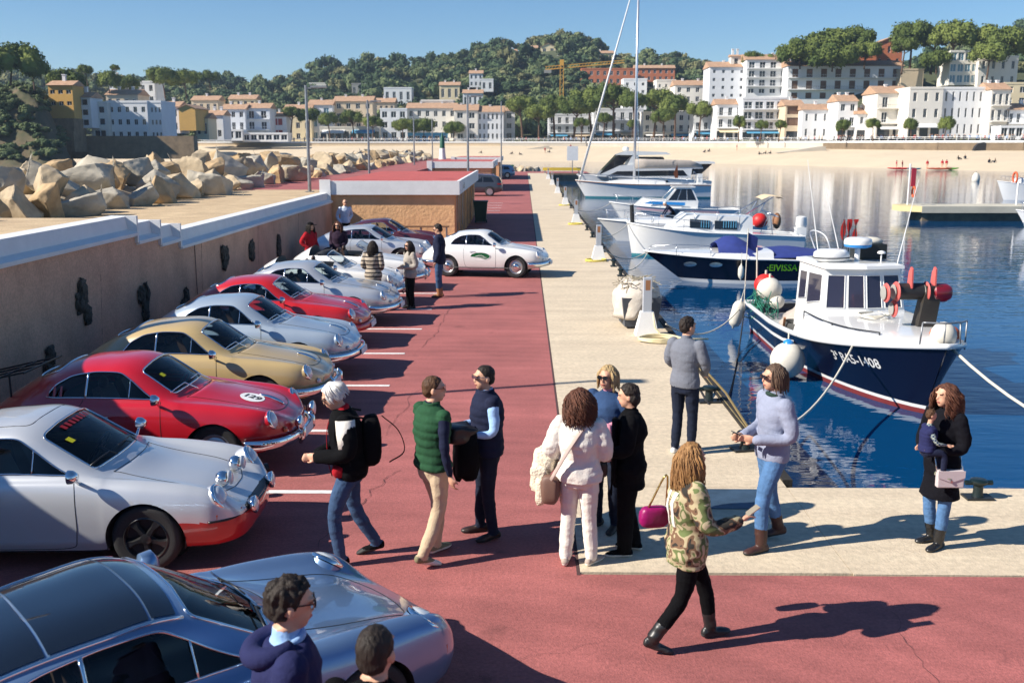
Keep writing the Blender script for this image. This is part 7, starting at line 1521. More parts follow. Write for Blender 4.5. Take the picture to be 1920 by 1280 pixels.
    # soles, eyes, mouth
    for extra in (sole, m_eye, m_lip):
        if extra not in mats: mats.append(extra)
    mi[(cen[:, 2] < min(J['al'].z, J['ar'].z) - .058) & np.isin(mi, [mats.index(shoe)])] = mats.index(sole)
    for s in ('al', 'ar'): q = (np.abs(cen[:, 0] - J[s].x) < .3) & (np.abs(cen[:, 1] - J[s].y) < .12) & (cen[:, 2] < J[s].z - .066) & (mi == mats.index(shoe)); mi[q] = mats.index(sole)
    inv = np.array(HM.inverted()); hc = cen @ inv[:3, :3].T + inv[:3, 3]
    for s in (1, -1): mi[((hc[:, 0] - .088) ** 2 + ((hc[:, 1] - s * .031) * .8) ** 2 + ((hc[:, 2] - .018) * 1.5) ** 2) < .0125 ** 2] = mats.index(m_eye)
    mi[(hc[:, 0] > .07) & (np.abs(hc[:, 1]) < .024) & (np.abs(hc[:, 2] + .058) < .009)] = mats.index(m_lip)
    # cloth folds on the clothed part
    ism = np.isin(np.array([m.name for m in mats]), [skin.name, m_eye.name, m_lip.name]); clothed = np.zeros(nv, bool)
    for p, k in zip(me.polygons, mi):
        if not ism[k]: clothed[list(p.vertices)] = True
    nrm = np.empty(nv * 3); me.vertices.foreach_get('normal', nrm); nrm = nrm.reshape(-1, 3); off = Vector((hseed * 3.7, hseed * 1.3, 0))
    for i in np.nonzero(clothed)[0]:
        p = Vector(co[i]); f = mnoise.noise(Vector((p.x * 7, p.y * 7, p.z * 15)) + off) * .006 + mnoise.noise(Vector((p.x * 14, p.y * 14, p.z * 30)) + off) * .003; co[i] += nrm[i] * f
    me.vertices.foreach_set('co', co.ravel())
    for m_ in mats: me.materials.append(m_)
    me.polygons.foreach_set('material_index', mi.astype(np.int32)); me.polygons.foreach_set('use_smooth', [True] * npoly); me.update()
    body = ob('body', me, root)
    # outer garment
    def garment(mat, hem=.82, infl=.03, arms=True, flare=.0, smat=None, to=1., neck=1.50, name='jacket', wrinkle=.010, aw=.0, quilt=0., wm=1.):
        g = MB(); g.loft(torso_rings(J, fem, infl, hem, neck, flare, 24, build * wm)); sg = []
        if arms:
            for s in 'lr':
                sh, E, W_ = J['s' + s], J['e' + s], J['w' + s]; e2 = E + (W_ - E) * to; limb(g, [sh, E, e2], [.066 * build + infl * .4, .06 * build + infl * .4 + aw, .052 + infl * .3 + aw, .045 + infl * .3 + aw]); sg.append((sh + (E - sh) * .12, e2))
        else:
            for s in 'lr': g.ball(J['s' + s], .062 + infl * .3, 12, 8)
        m2 = remesh(g, max(voxel, .011), 2); k = len(m2.vertices); c2 = np.empty(k * 3); m2.vertices.foreach_get('co', c2); c2 = c2.reshape(-1, 3); n2 = np.empty(k * 3); m2.vertices.foreach_get('normal', n2); n2 = n2.reshape(-1, 3)
        for i in range(k):
            p = Vector(c2[i]); f = (mnoise.noise(Vector((p.x * 6, p.y * 6, p.z * 9)) + off * 1.3) + .5 * mnoise.noise(Vector((p.x * 14, p.y * 14, p.z * 22)) - off)) * wrinkle
            if quilt: f += quilt * (abs(math.sin(p.z * 42)) - .6)
            c2[i] += n2[i] * f
        m2.vertices.foreach_set('co', c2.ravel()); m2.materials.append(mat)
        if smat:
            m2.materials.append(smat); cc = np.empty(len(m2.polygons) * 3); m2.polygons.foreach_get('center', cc); cc = cc.reshape(-1, 3); z = np.zeros(len(cc), np.int32)
            for A, B in sg:
                A, B = np.array(A), np.array(B); d = B - A; t = ((cc - A) @ d) / (d @ d); tt = np.clip(t, 0, 1); dd = np.linalg.norm(cc - (A + tt[:, None] * d), axis=1); z[(dd < .1) & (t > 0.02)] = 1
            m2.polygons.foreach_set('material_index', z)
        m2.polygons.foreach_set('use_smooth', [True] * len(m2.polygons)); m2.update()
        return ob(name, m2, root)
    if jacket:
        for jk in (jacket if isinstance(jacket, list) else [jacket]): garment(**jk)
    if collar: MB().tube([N + Vector((.062 * math.cos(t) + .01, .064 * math.sin(t), .0 + .02 * math.cos(t))) for t in [6.283 * k / 20 for k in range(20)]], .02, 8, closed=True).build('collar', collar, root, 180)
    if hair:
        rg = random.Random(hseed); hb = MB()
        if hairstyle in ('short', 'crop', 'bob', 'wavy', 'curly', 'long', 'tuft', 'mane'):
            k = {'crop': 1.0, 'short': 1.06, 'tuft': 1.09}.get(hairstyle, 1.05)
            hb.ball((-.012, 0, .032), (.1 * k, .08 * k, .096 * k), 24, 16, mat=HM)
            if hairstyle in ('short', 'tuft', 'crop'): hb.ball((-.05, 0, -.01), (.058 * k, .072 * k, .07), 14, 10, mat=HM)
            if hairstyle in ('bob',): hb.ball((-.03, 0, -.02), (.085, .093, .10), 18, 12, mat=HM)
            m3 = remesh(hb, .009, 2); m3v = np.empty(len(m3.vertices) * 3); m3.vertices.foreach_get('co', m3v); m3v = m3v.reshape(-1, 3); n3 = np.empty(m3v.size); m3.vertices.foreach_get('normal', n3); n3 = n3.reshape(-1, 3); hl_ = m3v @ inv[:3, :3].T + inv[:3, 3]
            amp = {'crop': .006, 'short': .013, 'tuft': .02, 'bob': .009}.get(hairstyle, .014)
            for i in range(len(m3v)):
                p = Vector(hl_[i]); f = mnoise.noise(Vector((p.x * 36, p.y * 52, p.z * 30)) + off) * amp * .9 + mnoise.noise(Vector((p.x * 60, p.y * 80, p.z * 45))) * amp * .4; m3v[i] += n3[i] * f
                # cut the hairline away from the face
                x, y, z = hl_[i]; lim = .035 + .6 * (z - .035) if z < .085 else .2
                if x > lim and z < .085: d_ = (x - lim); m3v[i] = np.array(HM @ Vector((lim - d_ * .3, y * .86, z)))
            m3.vertices.foreach_set('co', m3v.ravel()); m3.materials.append(hair); m3.polygons.foreach_set('use_smooth', [True] * len(m3.polygons)); m3.update(); ob('hair', m3, root)
        if hairstyle in ('wavy', 'curly', 'long', 'mane'):
            st = MB(); L = {'wavy': .30, 'curly': .25, 'long': .16, 'mane': .075}[hairstyle]; nst = {'wavy': 420, 'curly': 480, 'long': 330, 'mane': 300}[hairstyle]
            for k in range(nst):
                th = rg.uniform(.95, 2 * math.pi - .95); ph = rg.uniform(.15, 1.5); p0 = Vector((.1 * math.cos(th) * math.sin(ph) - .01, .084 * math.sin(th) * math.sin(ph), .03 + .102 * math.cos(ph))); out = Vector((math.cos(th), math.sin(th), 0)); ln = L * rg.uniform(.75, 1.15); pts = [p0 * .96]
                wv = rg.uniform(0, 6.28); am = {'wavy': .013, 'curly': .02}.get(hairstyle, .006); fr = {'wavy': 26, 'curly': 52}.get(hairstyle, 14)
                for q in range(1, 11):
                    t = q / 10; dz = -ln * t - (p0.z - .03) * t * .4; sp = {'wavy': .04, 'curly': .06}.get(hairstyle, .02) * math.sin(min(t * 1.9, 1.7)); r0 = Vector((p0.x, p0.y, 0)); edge = Vector((.1 * math.cos(th), .088 * math.sin(th), 0)); r1 = r0.lerp(edge, min(t * 2.2, 1)) + out * sp
                    pts.append(Vector((r1.x - .02 * t, r1.y, p0.z + dz)) + Vector((math.cos(wv + fr * t * ln), math.sin(wv + fr * t * ln), 0)) * am)
                r0 = rg.uniform(.004, .008); st.tube([HM @ p for p in pts], [r0 * .8] + [r0 * (1.1 - .55 * (q / 10)) for q in range(1, 11)], 5)
            st.build('hair_locks', hair, root, 180, fix=False)
    if glasses:
        g = MB()
        for s in (1, -1):
            g.lathe([(.002, 0), (.024, .001), (.026, .004), (.022, .005)], 14, HM @ Matrix.Translation((.104, s * .032, .016)) @ Matrix.Rotation(R(90), 4, 'Y') @ Matrix.Diagonal((.85, 1.15, 1, 1))); g.tube([HM @ Vector((.1, s * .056, .02)), HM @ Vector((.0, s * .083, .02))], .003, 5)
        g.tube([HM @ Vector((.108, .012, .022)), HM @ Vector((.108, -.012, .022))], .003, 5); g.build('glasses', glasses, root, 60)
    root['HM'] = 0; del root['HM']
    return root, J, HM
def strap(root, pts, r, mat, name='strap', flat=.3): return MB().tube(rope(pts, 5), r, 8, flat=flat).build(name, mat, root, 180)
def soft(center, size, seed, noise=.12, res=3):
    bm = bmesh.new(); bmesh.ops.create_icosphere(bm, subdivisions=res, radius=1)
    for v in bm.verts: p = v.co.copy(); q = Vector([math.copysign(abs(c) ** .6, c) for c in p]); v.co = Vector((q.x * size[0], q.y * size[1], q.z * size[2])) * (1 + noise * mnoise.noise(p * 1.7 + Vector((seed, 0, 0)))) + Vector(center)
    me = bpy.data.meshes.new('soft'); bm.to_mesh(me); bm.free(); me.polygons.foreach_set('use_smooth', [True] * len(me.polygons)); return me
def softob(name, parent, mat, center, size, seed=1, noise=.12): me = soft(center, size, seed, noise); me.materials.append(mat); return ob(name, me, parent)
BK = m_blackc
# --- white haired man with backpack
r_, J, HM = person('white haired man in black and white jacket with a black backpack, looking down', (-1.62, 8.92, 0), 192, 1.77, dict(kl=(.16, .1, .52), al=(.12, .11, .09), kr=(-.03, -.1, .5), ar=(-.22, -.12, .12), tr=(1, -.1, -.25), neck=(.05, 0, 1.46), head=(.13, 0, 1.60), sl=(.04, .185, 1.40), sr=(.04, -.185, 1.40), el=(.03, .26, 1.13), er=(.03, -.26, 1.13), wl=(.29, .09, 1.06), wr=(.29, -.07, 1.04), hld=(.6, -.6, -.1), hrd=(.6, .6, -.1)),
    top=('shirt', m_redc), legs=m_jeans, shoe=BK, hair=m_ghair, hairstyle='mane', glasses=m_smoke, nod=.45, jacket=dict(mat=BK, hem=.84, infl=.035, smat=None, aw=.006), hseed=3, build=1.05)
for s in (1, -1):
    A, B = J['sl' if s > 0 else 'sr'], J['el' if s > 0 else 'er']; MB().tube([A + Vector((0, s * .005, .02)), A.lerp(B, .4), A.lerp(B, .85)], [.088, .087, .078], 16).build('white_sleeve', m_whitec, r_, 180)
strap(r_, [(.13, .03, 1.45), (.2, .02, 1.3), (.2, .02, 1.0), (.17, .02, .85)], .014, m_redc, 'red_zip'); softob('red_panel', r_, m_redc, (.1, .13, .93), (.07, .06, .06), 2)
bp_ = thing('backpack', 'black backpack worn by the white haired man', 'backpack'); bp_.matrix_basis = r_.matrix_basis.copy(); softob('bag', bp_, BK, (-.2, 0, 1.17), (.09, .15, .24), 4, .1); strap(bp_, [(-.12, .14, 1.42), (.06, .15, 1.44), (.14, .15, 1.25), (.0, .2, 1.0)], .025, BK); strap(bp_, [(-.12, -.14, 1.42), (.06, -.15, 1.44), (.14, -.15, 1.25), (.0, -.2, 1.0)], .025, BK); strap(bp_, [(-.3, .02, 1.4), (-.45, .02, 1.25), (-.5, .02, 1.05), (-.36, .02, .95)], .016, BK)
# --- green quilted vest
r_, J, HM = person('man in green quilted vest and beige chinos seen from behind', (-.85, 8.95, 0), 40, 1.79, dict(kl=(.12, .1, .52), al=(.1, .11, .1), kr=(-.02, -.1, .5), ar=(-.2, -.11, .13), tr=(1, -.1, -.3), head=(.02, -.01, 1.635), er=(-.05, -.26, 1.14), wr=(.0, -.27, .9), el=(.02, .24, 1.14), wl=(.14, .2, .95)),
    top=('sweater', m_navyc), legs=m_chino, shoe=M('shoe_olive', rgb(120, 116, 88), .7), sole=m_sole, hair=h_brown, hairstyle='crop', glasses=m_smoke, look=-35, jacket=dict(mat=m_greenq, hem=.90, infl=.032, arms=False, quilt=.008, name='vest', neck=1.52), hseed=5)
# --- navy vest, jacket over the arm
r_, J, HM = person('smiling man in navy vest and light blue shirt facing the green vest', (-.36, 9.55, 0), 200, 1.76, dict(er=(.0, -.27, 1.15), wr=(.22, -.2, 1.12), el=(.03, .27, 1.15), wl=(.26, .2, 1.14), al=(-.02, .12, .09), ar=(.04, -.12, .09)),
    top=('shirt', m_lblue), legs=m_djeans, shoe=M('shoe_brown', rgb(44, 26, 20), .45), sole=m_solek, hair=h_dark, hairstyle='crop', glasses=m_inox, look=5, jacket=dict(mat=m_navyc, hem=.88, infl=.035, arms=False, quilt=.006, name='vest', neck=1.52), hseed=7, build=1.1)
jk = thing('black_jacket', 'black leather jacket draped over the forearm of the man in the navy vest', 'jacket'); jk.matrix_basis = r_.matrix_basis.copy(); m_leath = M('black_leather', (.012, .012, .014), .35, bump=.6, bscale=14)
softob('fold', jk, m_leath, (.33, .18, 1.15), (.16, .13, .09), 3, .35); softob('hanging_part', jk, BK, (.27, .17, .93), (.11, .17, .25), 9, .3); softob('sleeve', jk, BK, (.3, .05, .84), (.06, .06, .2), 4, .3)
# --- woman in white
r_, J, HM = person('woman with curly chestnut hair all in white, seen from behind', (.52, 8.85, 0), 78, 1.70, dict(al=(-.02, .12, .09), ar=(.02, -.13, .09), tr=(1, -.5, 0), tl=(1, .1, 0), el=(.0, .27, 1.15), wl=(.2, .22, 1.05), er=(.04, -.24, 1.15), wr=(.22, -.16, 1.1)), fem=True, top=('top', m_whitec), legs=m_whitec, shoe=M('shoe_taupe', rgb(170, 156, 144), .7), sole=m_sole, hair=h_curl, hairstyle='curly', jacket=dict(mat=m_whitec, hem=.86, infl=.04, flare=.1, aw=.016, name='poncho', wrinkle=.016, wm=1.04), hseed=9, baggy=.008)
fc = thing('fleece_coat', 'cream fleece coat carried over the arm of the woman in white', 'coat'); fc.matrix_basis = r_.matrix_basis.copy(); softob('upper_fold', fc, m_fleece, (.08, .34, 1.02), (.13, .11, .12), 5, .3); softob('hanging_fold', fc, m_fleece, (.02, .38, .86), (.11, .1, .16), 6, .35); softob('sleeve', fc, m_fleece, (-.06, .36, .74), (.05, .05, .14), 7, .2)
hb_ = thing('shoulder_bag', 'brown shoulder bag with striped strap worn by the woman in white', 'bag'); hb_.matrix_basis = r_.matrix_basis.copy(); softob('bag', hb_, M('bag_brown', rgb(110, 82, 70), .6), (-.1, .26, .78), (.06, .09, .14), 8); strap(hb_, [(.02, -.15, 1.5), (-.12, -.06, 1.42), (-.21, .08, 1.2), (-.18, .24, .9)], .024, M('strap_taupe', rgb(176, 156, 146), .8))
# --- blond woman in denim jacket
r_, J, HM = person('blond woman in blue denim jacket standing behind the woman in white', (.86, 9.75, 0), 235, 1.72, dict(el=(.05, .3, 1.2), wl=(.26, .28, 1.1), er=(.02, -.25, 1.15), wr=(.2, -.1, 1.05)), fem=True, top=('top', m_pink), legs=m_djeans, shoe=M('shoe_dark_brown', rgb(50, 38, 28), .6), hair=h_blond, hairstyle='long', glasses=m_smoke, jacket=dict(mat=m_denim, hem=.92, infl=.03), hseed=11)
softob('scarf', r_, m_pink, (.16, .1, 1.0), (.06, .07, .2), 5, .3)
# --- woman in black
r_, J, HM = person('woman all in black with short dark hair and a fringed scarf', (1.02, 9.12, 0), 172, 1.68, dict(el=(.04, .24, 1.16), wl=(.26, .16, 1.1), er=(.0, -.25, 1.15), wr=(.16, -.2, .98), al=(.03, .1, .09), ar=(-.06, -.1, .09)), fem=True, top=('top', BK), legs=BK, shoe=BK, sole=m_sole, hair=h_dark, hairstyle='bob', jacket=dict(mat=BK, hem=.72, infl=.032, flare=.12, aw=.008, name='cape', wrinkle=.014), nod=.12, hseed=13, baggy=.018)
fr = MB()
for k in range(14): y = .02 + .012 * k; fr.tube([(.17, y, .8), (.175 + .01 * math.sin(k), y, .66)], .004, 4)
fr.build('scarf_fringe', BK, r_); mb = MB(); mb.loft([[(.15 + .03 * math.cos(a), .1 + .1 * math.sin(a), z) for a in [6.283 * k / 10 for k in range(10)]] for z in np.linspace(.78, 1.42, 6)]); mb.build('scarf', BK, r_, 180)
hb_ = thing('handbag', 'small black handbag held by the woman in black', 'bag'); hb_.matrix_basis = r_.matrix_basis.copy(); softob('bag', hb_, M('bag_black', (.015, .015, .016), .35), (.28, .16, .93), (.07, .04, .09), 2, .04); strap(hb_, [(.22, .16, 1.02), (.27, .16, 1.12), (.33, .16, 1.02)], .008, BK, 'handle', 1.)
# --- grey sweater man at the edge
r_, J, HM = person('man in grey sweater and dark jeans looking over the water', (2.05, 12.3, 0), 52, 1.77, dict(el=(.04, .25, 1.17), wl=(.24, .12, 1.04), er=(.05, -.25, 1.17), wr=(.26, -.13, 1.02), al=(-.02, .1, .09), ar=(.03, -.1, .09), kr=(.04, -.1, .5)), top=('sweater', m_greyk), legs=m_djeans, shoe=M('shoe_white', rgb(214, 208, 204), .7), sole=m_sole, hair=h_dark, hairstyle='short', look=-28, jacket=dict(mat=m_greyk, hem=.88, infl=.016, name='sweater', wrinkle=.009, aw=.0), hseed=15, build=1.06)
# --- woman in camouflage jacket
r_, J, HM = person('woman with long honey hair in camouflage jacket walking with a phone', (1.27, 7.30, 0), 12, 1.66, dict(pelvis=(0, 0, .93), hl=(0, .09, .9), hr=(0, -.09, .9), kl=(.2, .09, .50), al=(.28, .09, .1), kr=(-.06, -.09, .48), ar=(-.3, -.1, .14), tr=(1, -.05, -.35), el=(.04, .25, 1.12), wl=(.22, .2, 1.0), er=(.08, -.26, 1.14), wr=(.33, -.22, 1.15), hrd=(.8, .1, .3)), fem=True, top=('top', m_camo), legs=BK, shoe=M('boot_black', (.016, .016, .017), .4), sole=M('boot_sole', rgb(52, 52, 54), .8), hair=h_honey, hairstyle='wavy', jacket=dict(mat=m_camo, hem=.76, infl=.038, aw=.006, flare=.05, wrinkle=.014), boots=True, hseed=17)
jk_ = [c for c in r_.children if c.name.startswith('jacket')][0].data; bv_ = BVHTree.FromPolygons([v.co for v in jk_.vertices], [p.vertices for p in jk_.polygons])
for q in (0, 1):
    mb = MB(); rows2 = []
    for t in np.linspace(0, 1, 9): rows2.append([(lambda h: (h + Vector((-.006, 0, 0))) if h else Vector((-.2, 0, 1.2)))(bv_.ray_cast(Vector((-1, -.10 + q * .075 + o_ + .03 * t, 1.38 - .3 * t)), Vector((1, 0, 0)))[0]) for o_ in (0, .012, .024, .036)])
    mb.loft(rows2, closed=False, cap=False); mb.build('white_stripe', m_whitec, r_, fix=False)
ph = thing('phone', 'smartphone held up by the woman in camouflage', 'phone'); ph.matrix_basis = r_.matrix_basis @ Matrix.Translation((.46, -.2, 1.22)) @ Matrix.Rotation(R(-35), 4, 'Y'); MB().box(-.075, .075, -.037, .037, -.004, .004).build('case', M('phone_gold', rgb(190, 176, 150), .3, metal=.5), ph)
hb_ = thing('handbag', 'magenta quilted handbag with chain on the shoulder of the woman in camouflage', 'bag'); hb_.matrix_basis = r_.matrix_basis.copy(); softob('bag', hb_, M('bag_magenta', rgb(140, 10, 88), .4, bump=.5, bscale=12), (-.16, .34, 1.02), (.13, .06, .095), 2, .06); strap(hb_, [(-.22, .33, 1.1), (-.1, .24, 1.42), (-.06, .33, 1.12)], .009, M('chain_gold', (.6, .42, .15), .3, metal=1.), 'chain', 1.)
# --- man in polo shirt
r_, J, HM = person('man with longish brown hair in blue grey polo and jeans', (2.42, 9.30, 0), 196, 1.83, dict(kl=(.13, .1, .52), al=(.14, .12, .09), kr=(-.06, -.1, .5), ar=(-.18, -.13, .13), tr=(1, -.3, -.2), el=(-.02, .26, 1.14), wl=(.24, .13, 1.1), er=(-.02, -.26, 1.14), wr=(.25, -.1, 1.08), hld=(.8, -.5, .1), hrd=(.8, .5, .1)), top=('polo', m_lav), legs=m_bjeans, shoe=M('boot_brown', rgb(66, 40, 34), .5), sole=m_solek, hair=h_ash, hairstyle='long', glasses=m_smoke, look=-4, jacket=dict(mat=m_lav, hem=.87, infl=.014, name='polo_shirt', wrinkle=.009), collar=cloth('collar_green', rgb(42, 62, 54)), hseed=19, build=1.05, boots=True)
ph = thing('phone', 'phone in the hands of the man in the polo shirt', 'phone'); ph.matrix_basis = r_.matrix_basis @ Matrix.Translation((.36, .02, 1.13)) @ Matrix.Rotation(R(-25), 4, 'Y'); MB().box(-.07, .07, -.036, .036, -.004, .004).build('case', m_blackp, ph)
wt_ = MB().tube([J['wl'] + Vector((.0 + .0, .035 * math.cos(t), .035 * math.sin(t))) for t in [6.283 * k / 14 for k in range(14)]], .008, 6, closed=True).build('wrist_watch', m_inox, r_, 180)
# --- mother and child
r_, J, HM = person('woman with curly hair in black coat carrying a small child', (4.08, 9.33, 0), 205, 1.64, dict(el=(.0, .24, 1.14), wl=(.26, .1, 1.12), er=(.05, -.24, 1.14), wr=(.28, -.02, 1.14), hrd=(.4, .9, 0), hld=(.4, -.9, 0), al=(.04, .08, .09), ar=(-.05, -.1, .09)), fem=True, top=('top', BK), legs=m_bjeans, shoe=M('boot_black2', (.014, .014, .015), .3), sole=m_solek, hair=h_curl, hairstyle='curly', jacket=dict(mat=M('coat_black', (.007, .007, .01), .9, bump=.2, bscale=50, spec=.08), hem=.56, infl=.02, flare=.14, aw=.0, name='coat'), boots=True, look=-8, hseed=21)
ch, J2, _ = person('small child in checked shirt carried by the woman in the black coat', (0, 0, 0), 0, .86, dict(pelvis=(0, 0, .95), hl=(0, .12, .9), hr=(0, -.12, .9), kl=(.3, .14, .85), al=(.32, .14, .42), kr=(.3, -.14, .85), ar=(.32, -.14, .42), neck=(.02, 0, 1.42), head=(.04, 0, 1.66), sl=(0, .2, 1.36), sr=(0, -.2, 1.36), el=(.1, .3, 1.15), wl=(.3, .24, 1.1), er=(.1, -.3, 1.15), wr=(.3, -.24, 1.1)), top=('shirt', plaid_mat('checked_shirt', rgb(36, 52, 84), rgb(150, 160, 150), 26)), legs=m_navyc, shoe=M('shoe_khaki', rgb(110, 112, 90), .8), sole=m_sole, hair=h_brown, hairstyle='short', voxel=.016, jacket=dict(mat=m_hood, hem=.9, infl=.05, arms=False, name='vest', quilt=.006), gaunt=1.)
ch.matrix_basis = r_.matrix_basis @ Matrix.Translation((.30, .06, .66)) @ Matrix.Rotation(R(150), 4, 'Z') @ Matrix.Scale(.86 / 1.75, 4)
hb_ = thing('shoulder_bag', 'pale grey flap bag with chain worn by the woman in the black coat', 'bag'); hb_.matrix_basis = r_.matrix_basis.copy(); m_pb = M('bag_lilac', rgb(196, 184, 184), .45); bgm = MB().box(-.135, .135, -.035, .035, -.09, .09); bgm = bgm.build('bag', m_pb, hb_); bgm.location = (.12, .22, .83); bgm.rotation_euler = (0, 0, R(-25)); md = bgm.modifiers.new('b', 'BEVEL'); md.width = .012; md.segments = 3
fp = MB().prism([(-.136, .09), (.136, .09), (.136, .02), (0, -.03), (-.136, .02)], .036, .044, 'y').build('flap', m_pb, bgm); MB().lathe([(.016, .045), (.014, .052)], 10, Matrix.Rotation(R(-90), 4, 'X') @ Matrix.Translation((0, 0.02, 0))).build('clasp', m_inox, bgm)
strap(hb_, [(.24, .16, .9), (.16, -.02, 1.3), (.02, -.12, 1.5), (-.12, .0, 1.3), (.0, .27, .9)], .007, m_inox, 'chain', 1.)
# --- people among the cars
person('man in navy blazer, jeans and tan boots looking down beside the white coupe', (-2.17, 25.6, 0), 175, 1.88, dict(el=(-.03, .25, 1.14), wl=(.04, .26, .9), wr=(.1, -.25, .92)), top=('shirt', m_navyc), legs=m_jeans, shoe=M('boot_tan', rgb(150, 100, 62), .7), sole=m_solek, hair=h_dark, hairstyle='short', glasses=m_smoke, nod=.3, jacket=dict(mat=m_navyc, hem=.80, infl=.03, name='blazer'), voxel=.013, boots=True, hseed=23)
person('dark haired woman in striped knit coat seen from behind among the cars', (-3.55, 23.35, 0), 80, 1.66, dict(wl=(.2, .15, 1.05), wr=(.2, -.15, 1.05)), fem=True, top=('top', BK), legs=BK, hair=h_dark, hairstyle='wavy', jacket=dict(mat=bands_mat(), hem=.7, infl=.04, flare=.1, name='coat'), voxel=.014, hseed=25)
person('young woman with long dark hair in grey cardigan and sunglasses', (-2.72, 23.75, 0), 215, 1.62, dict(wl=(.2, .1, 1.1), wr=(.22, -.08, 1.1)), fem=True, top=('top', BK), legs=BK, hair=h_dark, hairstyle='wavy', glasses=m_smoke, jacket=dict(mat=cloth('cardigan_grey', rgb(160, 152, 142)), hem=.82, infl=.03, name='cardigan', flare=.1), voxel=.014, hseed=27)
r_, J, HM = person('woman in red jacket and black cap by the wall', (-6.15, 28.7, 0), 330, 1.68, dict(el=(-.08, .3, 1.18), wl=(.1, .2, 1.0), er=(-.08, -.3, 1.18), wr=(.1, -.2, 1.0)), fem=True, top=('top', BK), legs=BK, hair=h_dark, hairstyle='wavy', jacket=dict(mat=m_redc, hem=.88, infl=.03), voxel=.015, hseed=29)
cp_ = MB(); cp_.ball((-.005, 0, .07), (.108, .09, .065), 14, 8, mat=HM); cp_.box(.06, .19, -.07, .07, .05, .06, mat=HM); cp_.build('cap', BK, r_, 60)
person('woman with curly auburn hair in plum jacket leaning over the roadster', (-5.45, 29.25, 0), 265, 1.66, dict(wl=(.25, .15, 1.0), wr=(.25, -.15, 1.0)), fem=True, top=('top', m_plum), legs=BK, hair=h_curl, hairstyle='curly', glasses=m_smoke, jacket=dict(mat=m_plum, hem=.8, infl=.035), voxel=.015, hseed=31)
person('bald man in white shirt standing at the kiosk corner', (-6.9, 38.6, 0), 300, 1.80, dict(el=(-.1, .3, 1.16), wl=(-.02, .16, 1.0), er=(-.06, -.28, 1.15), wr=(.05, -.22, .92)), top=('shirt', m_whitec), legs=BK, glasses=m_smoke, jacket=dict(mat=cloth('shirt_white', rgb(206, 216, 232)), hem=.88, infl=.02, name='shirt'), voxel=.015, hseed=33)
# --- two men in front of the camera
person('dark haired man in navy hoodie and glasses in front of the blue coupe', (-1.14, 4.42, 0), 18, 1.86, None, top=('shirt', m_lblue), legs=m_djeans, hair=h_dark, hairstyle='tuft', glasses=m_blackp, jacket=dict(mat=m_hood, hem=.82, infl=.035, name='hoodie', wrinkle=.012, neck=1.47), collar=m_lblue, hseed=35, voxel=.008, nod=.1)
hd_ = bpy.data.objects['hoodie']; q = MB(); q.tube([Vector((-.02 + .105 * math.cos(t) - .03, .11 * math.sin(t), 1.455 + .035 * math.cos(t))) for t in np.linspace(.9, 5.38, 22)], [.03 + .025 * math.sin(k / 21 * 3.14) for k in range(22)], 10); q.build('hood', m_hood, hd_.parent, 180)
person('man with short dark hair seen from behind at the bottom of the picture', (-.66, 4.05, 0), 75, 1.80, None, top=('jacket', BK), legs=BK, hair=h_dark, hairstyle='crop', jacket=dict(mat=BK, hem=.82, infl=.03), hseed=37, voxel=.008)
person('dark haired person whose head just shows at the bottom picture edge', (.66, 3.55, 0), 90, 1.66, None, fem=True, top=('jacket', m_navyc), legs=BK, hair=h_dark, hairstyle='bob', jacket=dict(mat=m_navyc, hem=.82, infl=.03), hseed=39, voxel=.011)
# --- man working on the open boat
person('man in dark jacket bending over in the open white boat', (7.85, 52.6, WZ + .55), 185, 1.75, dict(neck=(.32, 0, 1.28), head=(.46, 0, 1.38), sl=(.28, .185, 1.24), sr=(.28, -.185, 1.24), el=(.42, .22, 1.0), er=(.42, -.22, 1.0), wl=(.55, .2, .8), wr=(.55, -.2, .8)), top=('jacket', m_navyc), legs=m_djeans, hair=m_ghair, hairstyle='crop', voxel=.018, hseed=41, nod=.5)
# --- people and kayaks on the far beach
proto_st, _, _ = person('bather standing on the sand beside the kayaks', W(1742, 302, 205), 250, 1.72, None, top=('top', m_redc), legs=m_skin, shoe=m_skin, sole=m_skin, hair=h_dark, hairstyle='crop', voxel=.03, group='people on the beach')
sit = dict(pelvis=(0, 0, .14), hl=(0, .1, .12), hr=(0, -.1, .12), kl=(.35, .12, .42), kr=(.38, -.12, .38), al=(.6, .12, .08), ar=(.66, -.12, .08), neck=(-.12, 0, .64), head=(-.1, 0, .82), sl=(-.11, .185, .58), sr=(-.11, -.185, .58), el=(-.22, .25, .32), er=(-.22, -.25, .32), wl=(-.3, .25, .08), wr=(-.3, -.25, .08))
proto_si, _, _ = person('person in dark clothes sitting on the sand below the promenade', W(1858, 304, 200), 240, 1.72, sit, top=('top', BK), legs=m_djeans, hair=h_dark, hairstyle='crop', voxel=.03, group='people on the beach')
def sand_z(px, Y):
    ys, yt, zt = (interp([(q[0], q[k]) for q in SHORE], px) for k in (1, 2, 3)); t = (Y - ys) / (yt - ys); return interp([(0, WZ + .02), (.25, WZ + (zt - WZ) * .38), (.6, WZ + (zt - WZ) * .75), (1, zt)], t)
for o, px, Y in ((proto_st, 1742, 205), (proto_si, 1858, 204)): o.location = (colx(px, Y), Y, sand_z(px, Y))
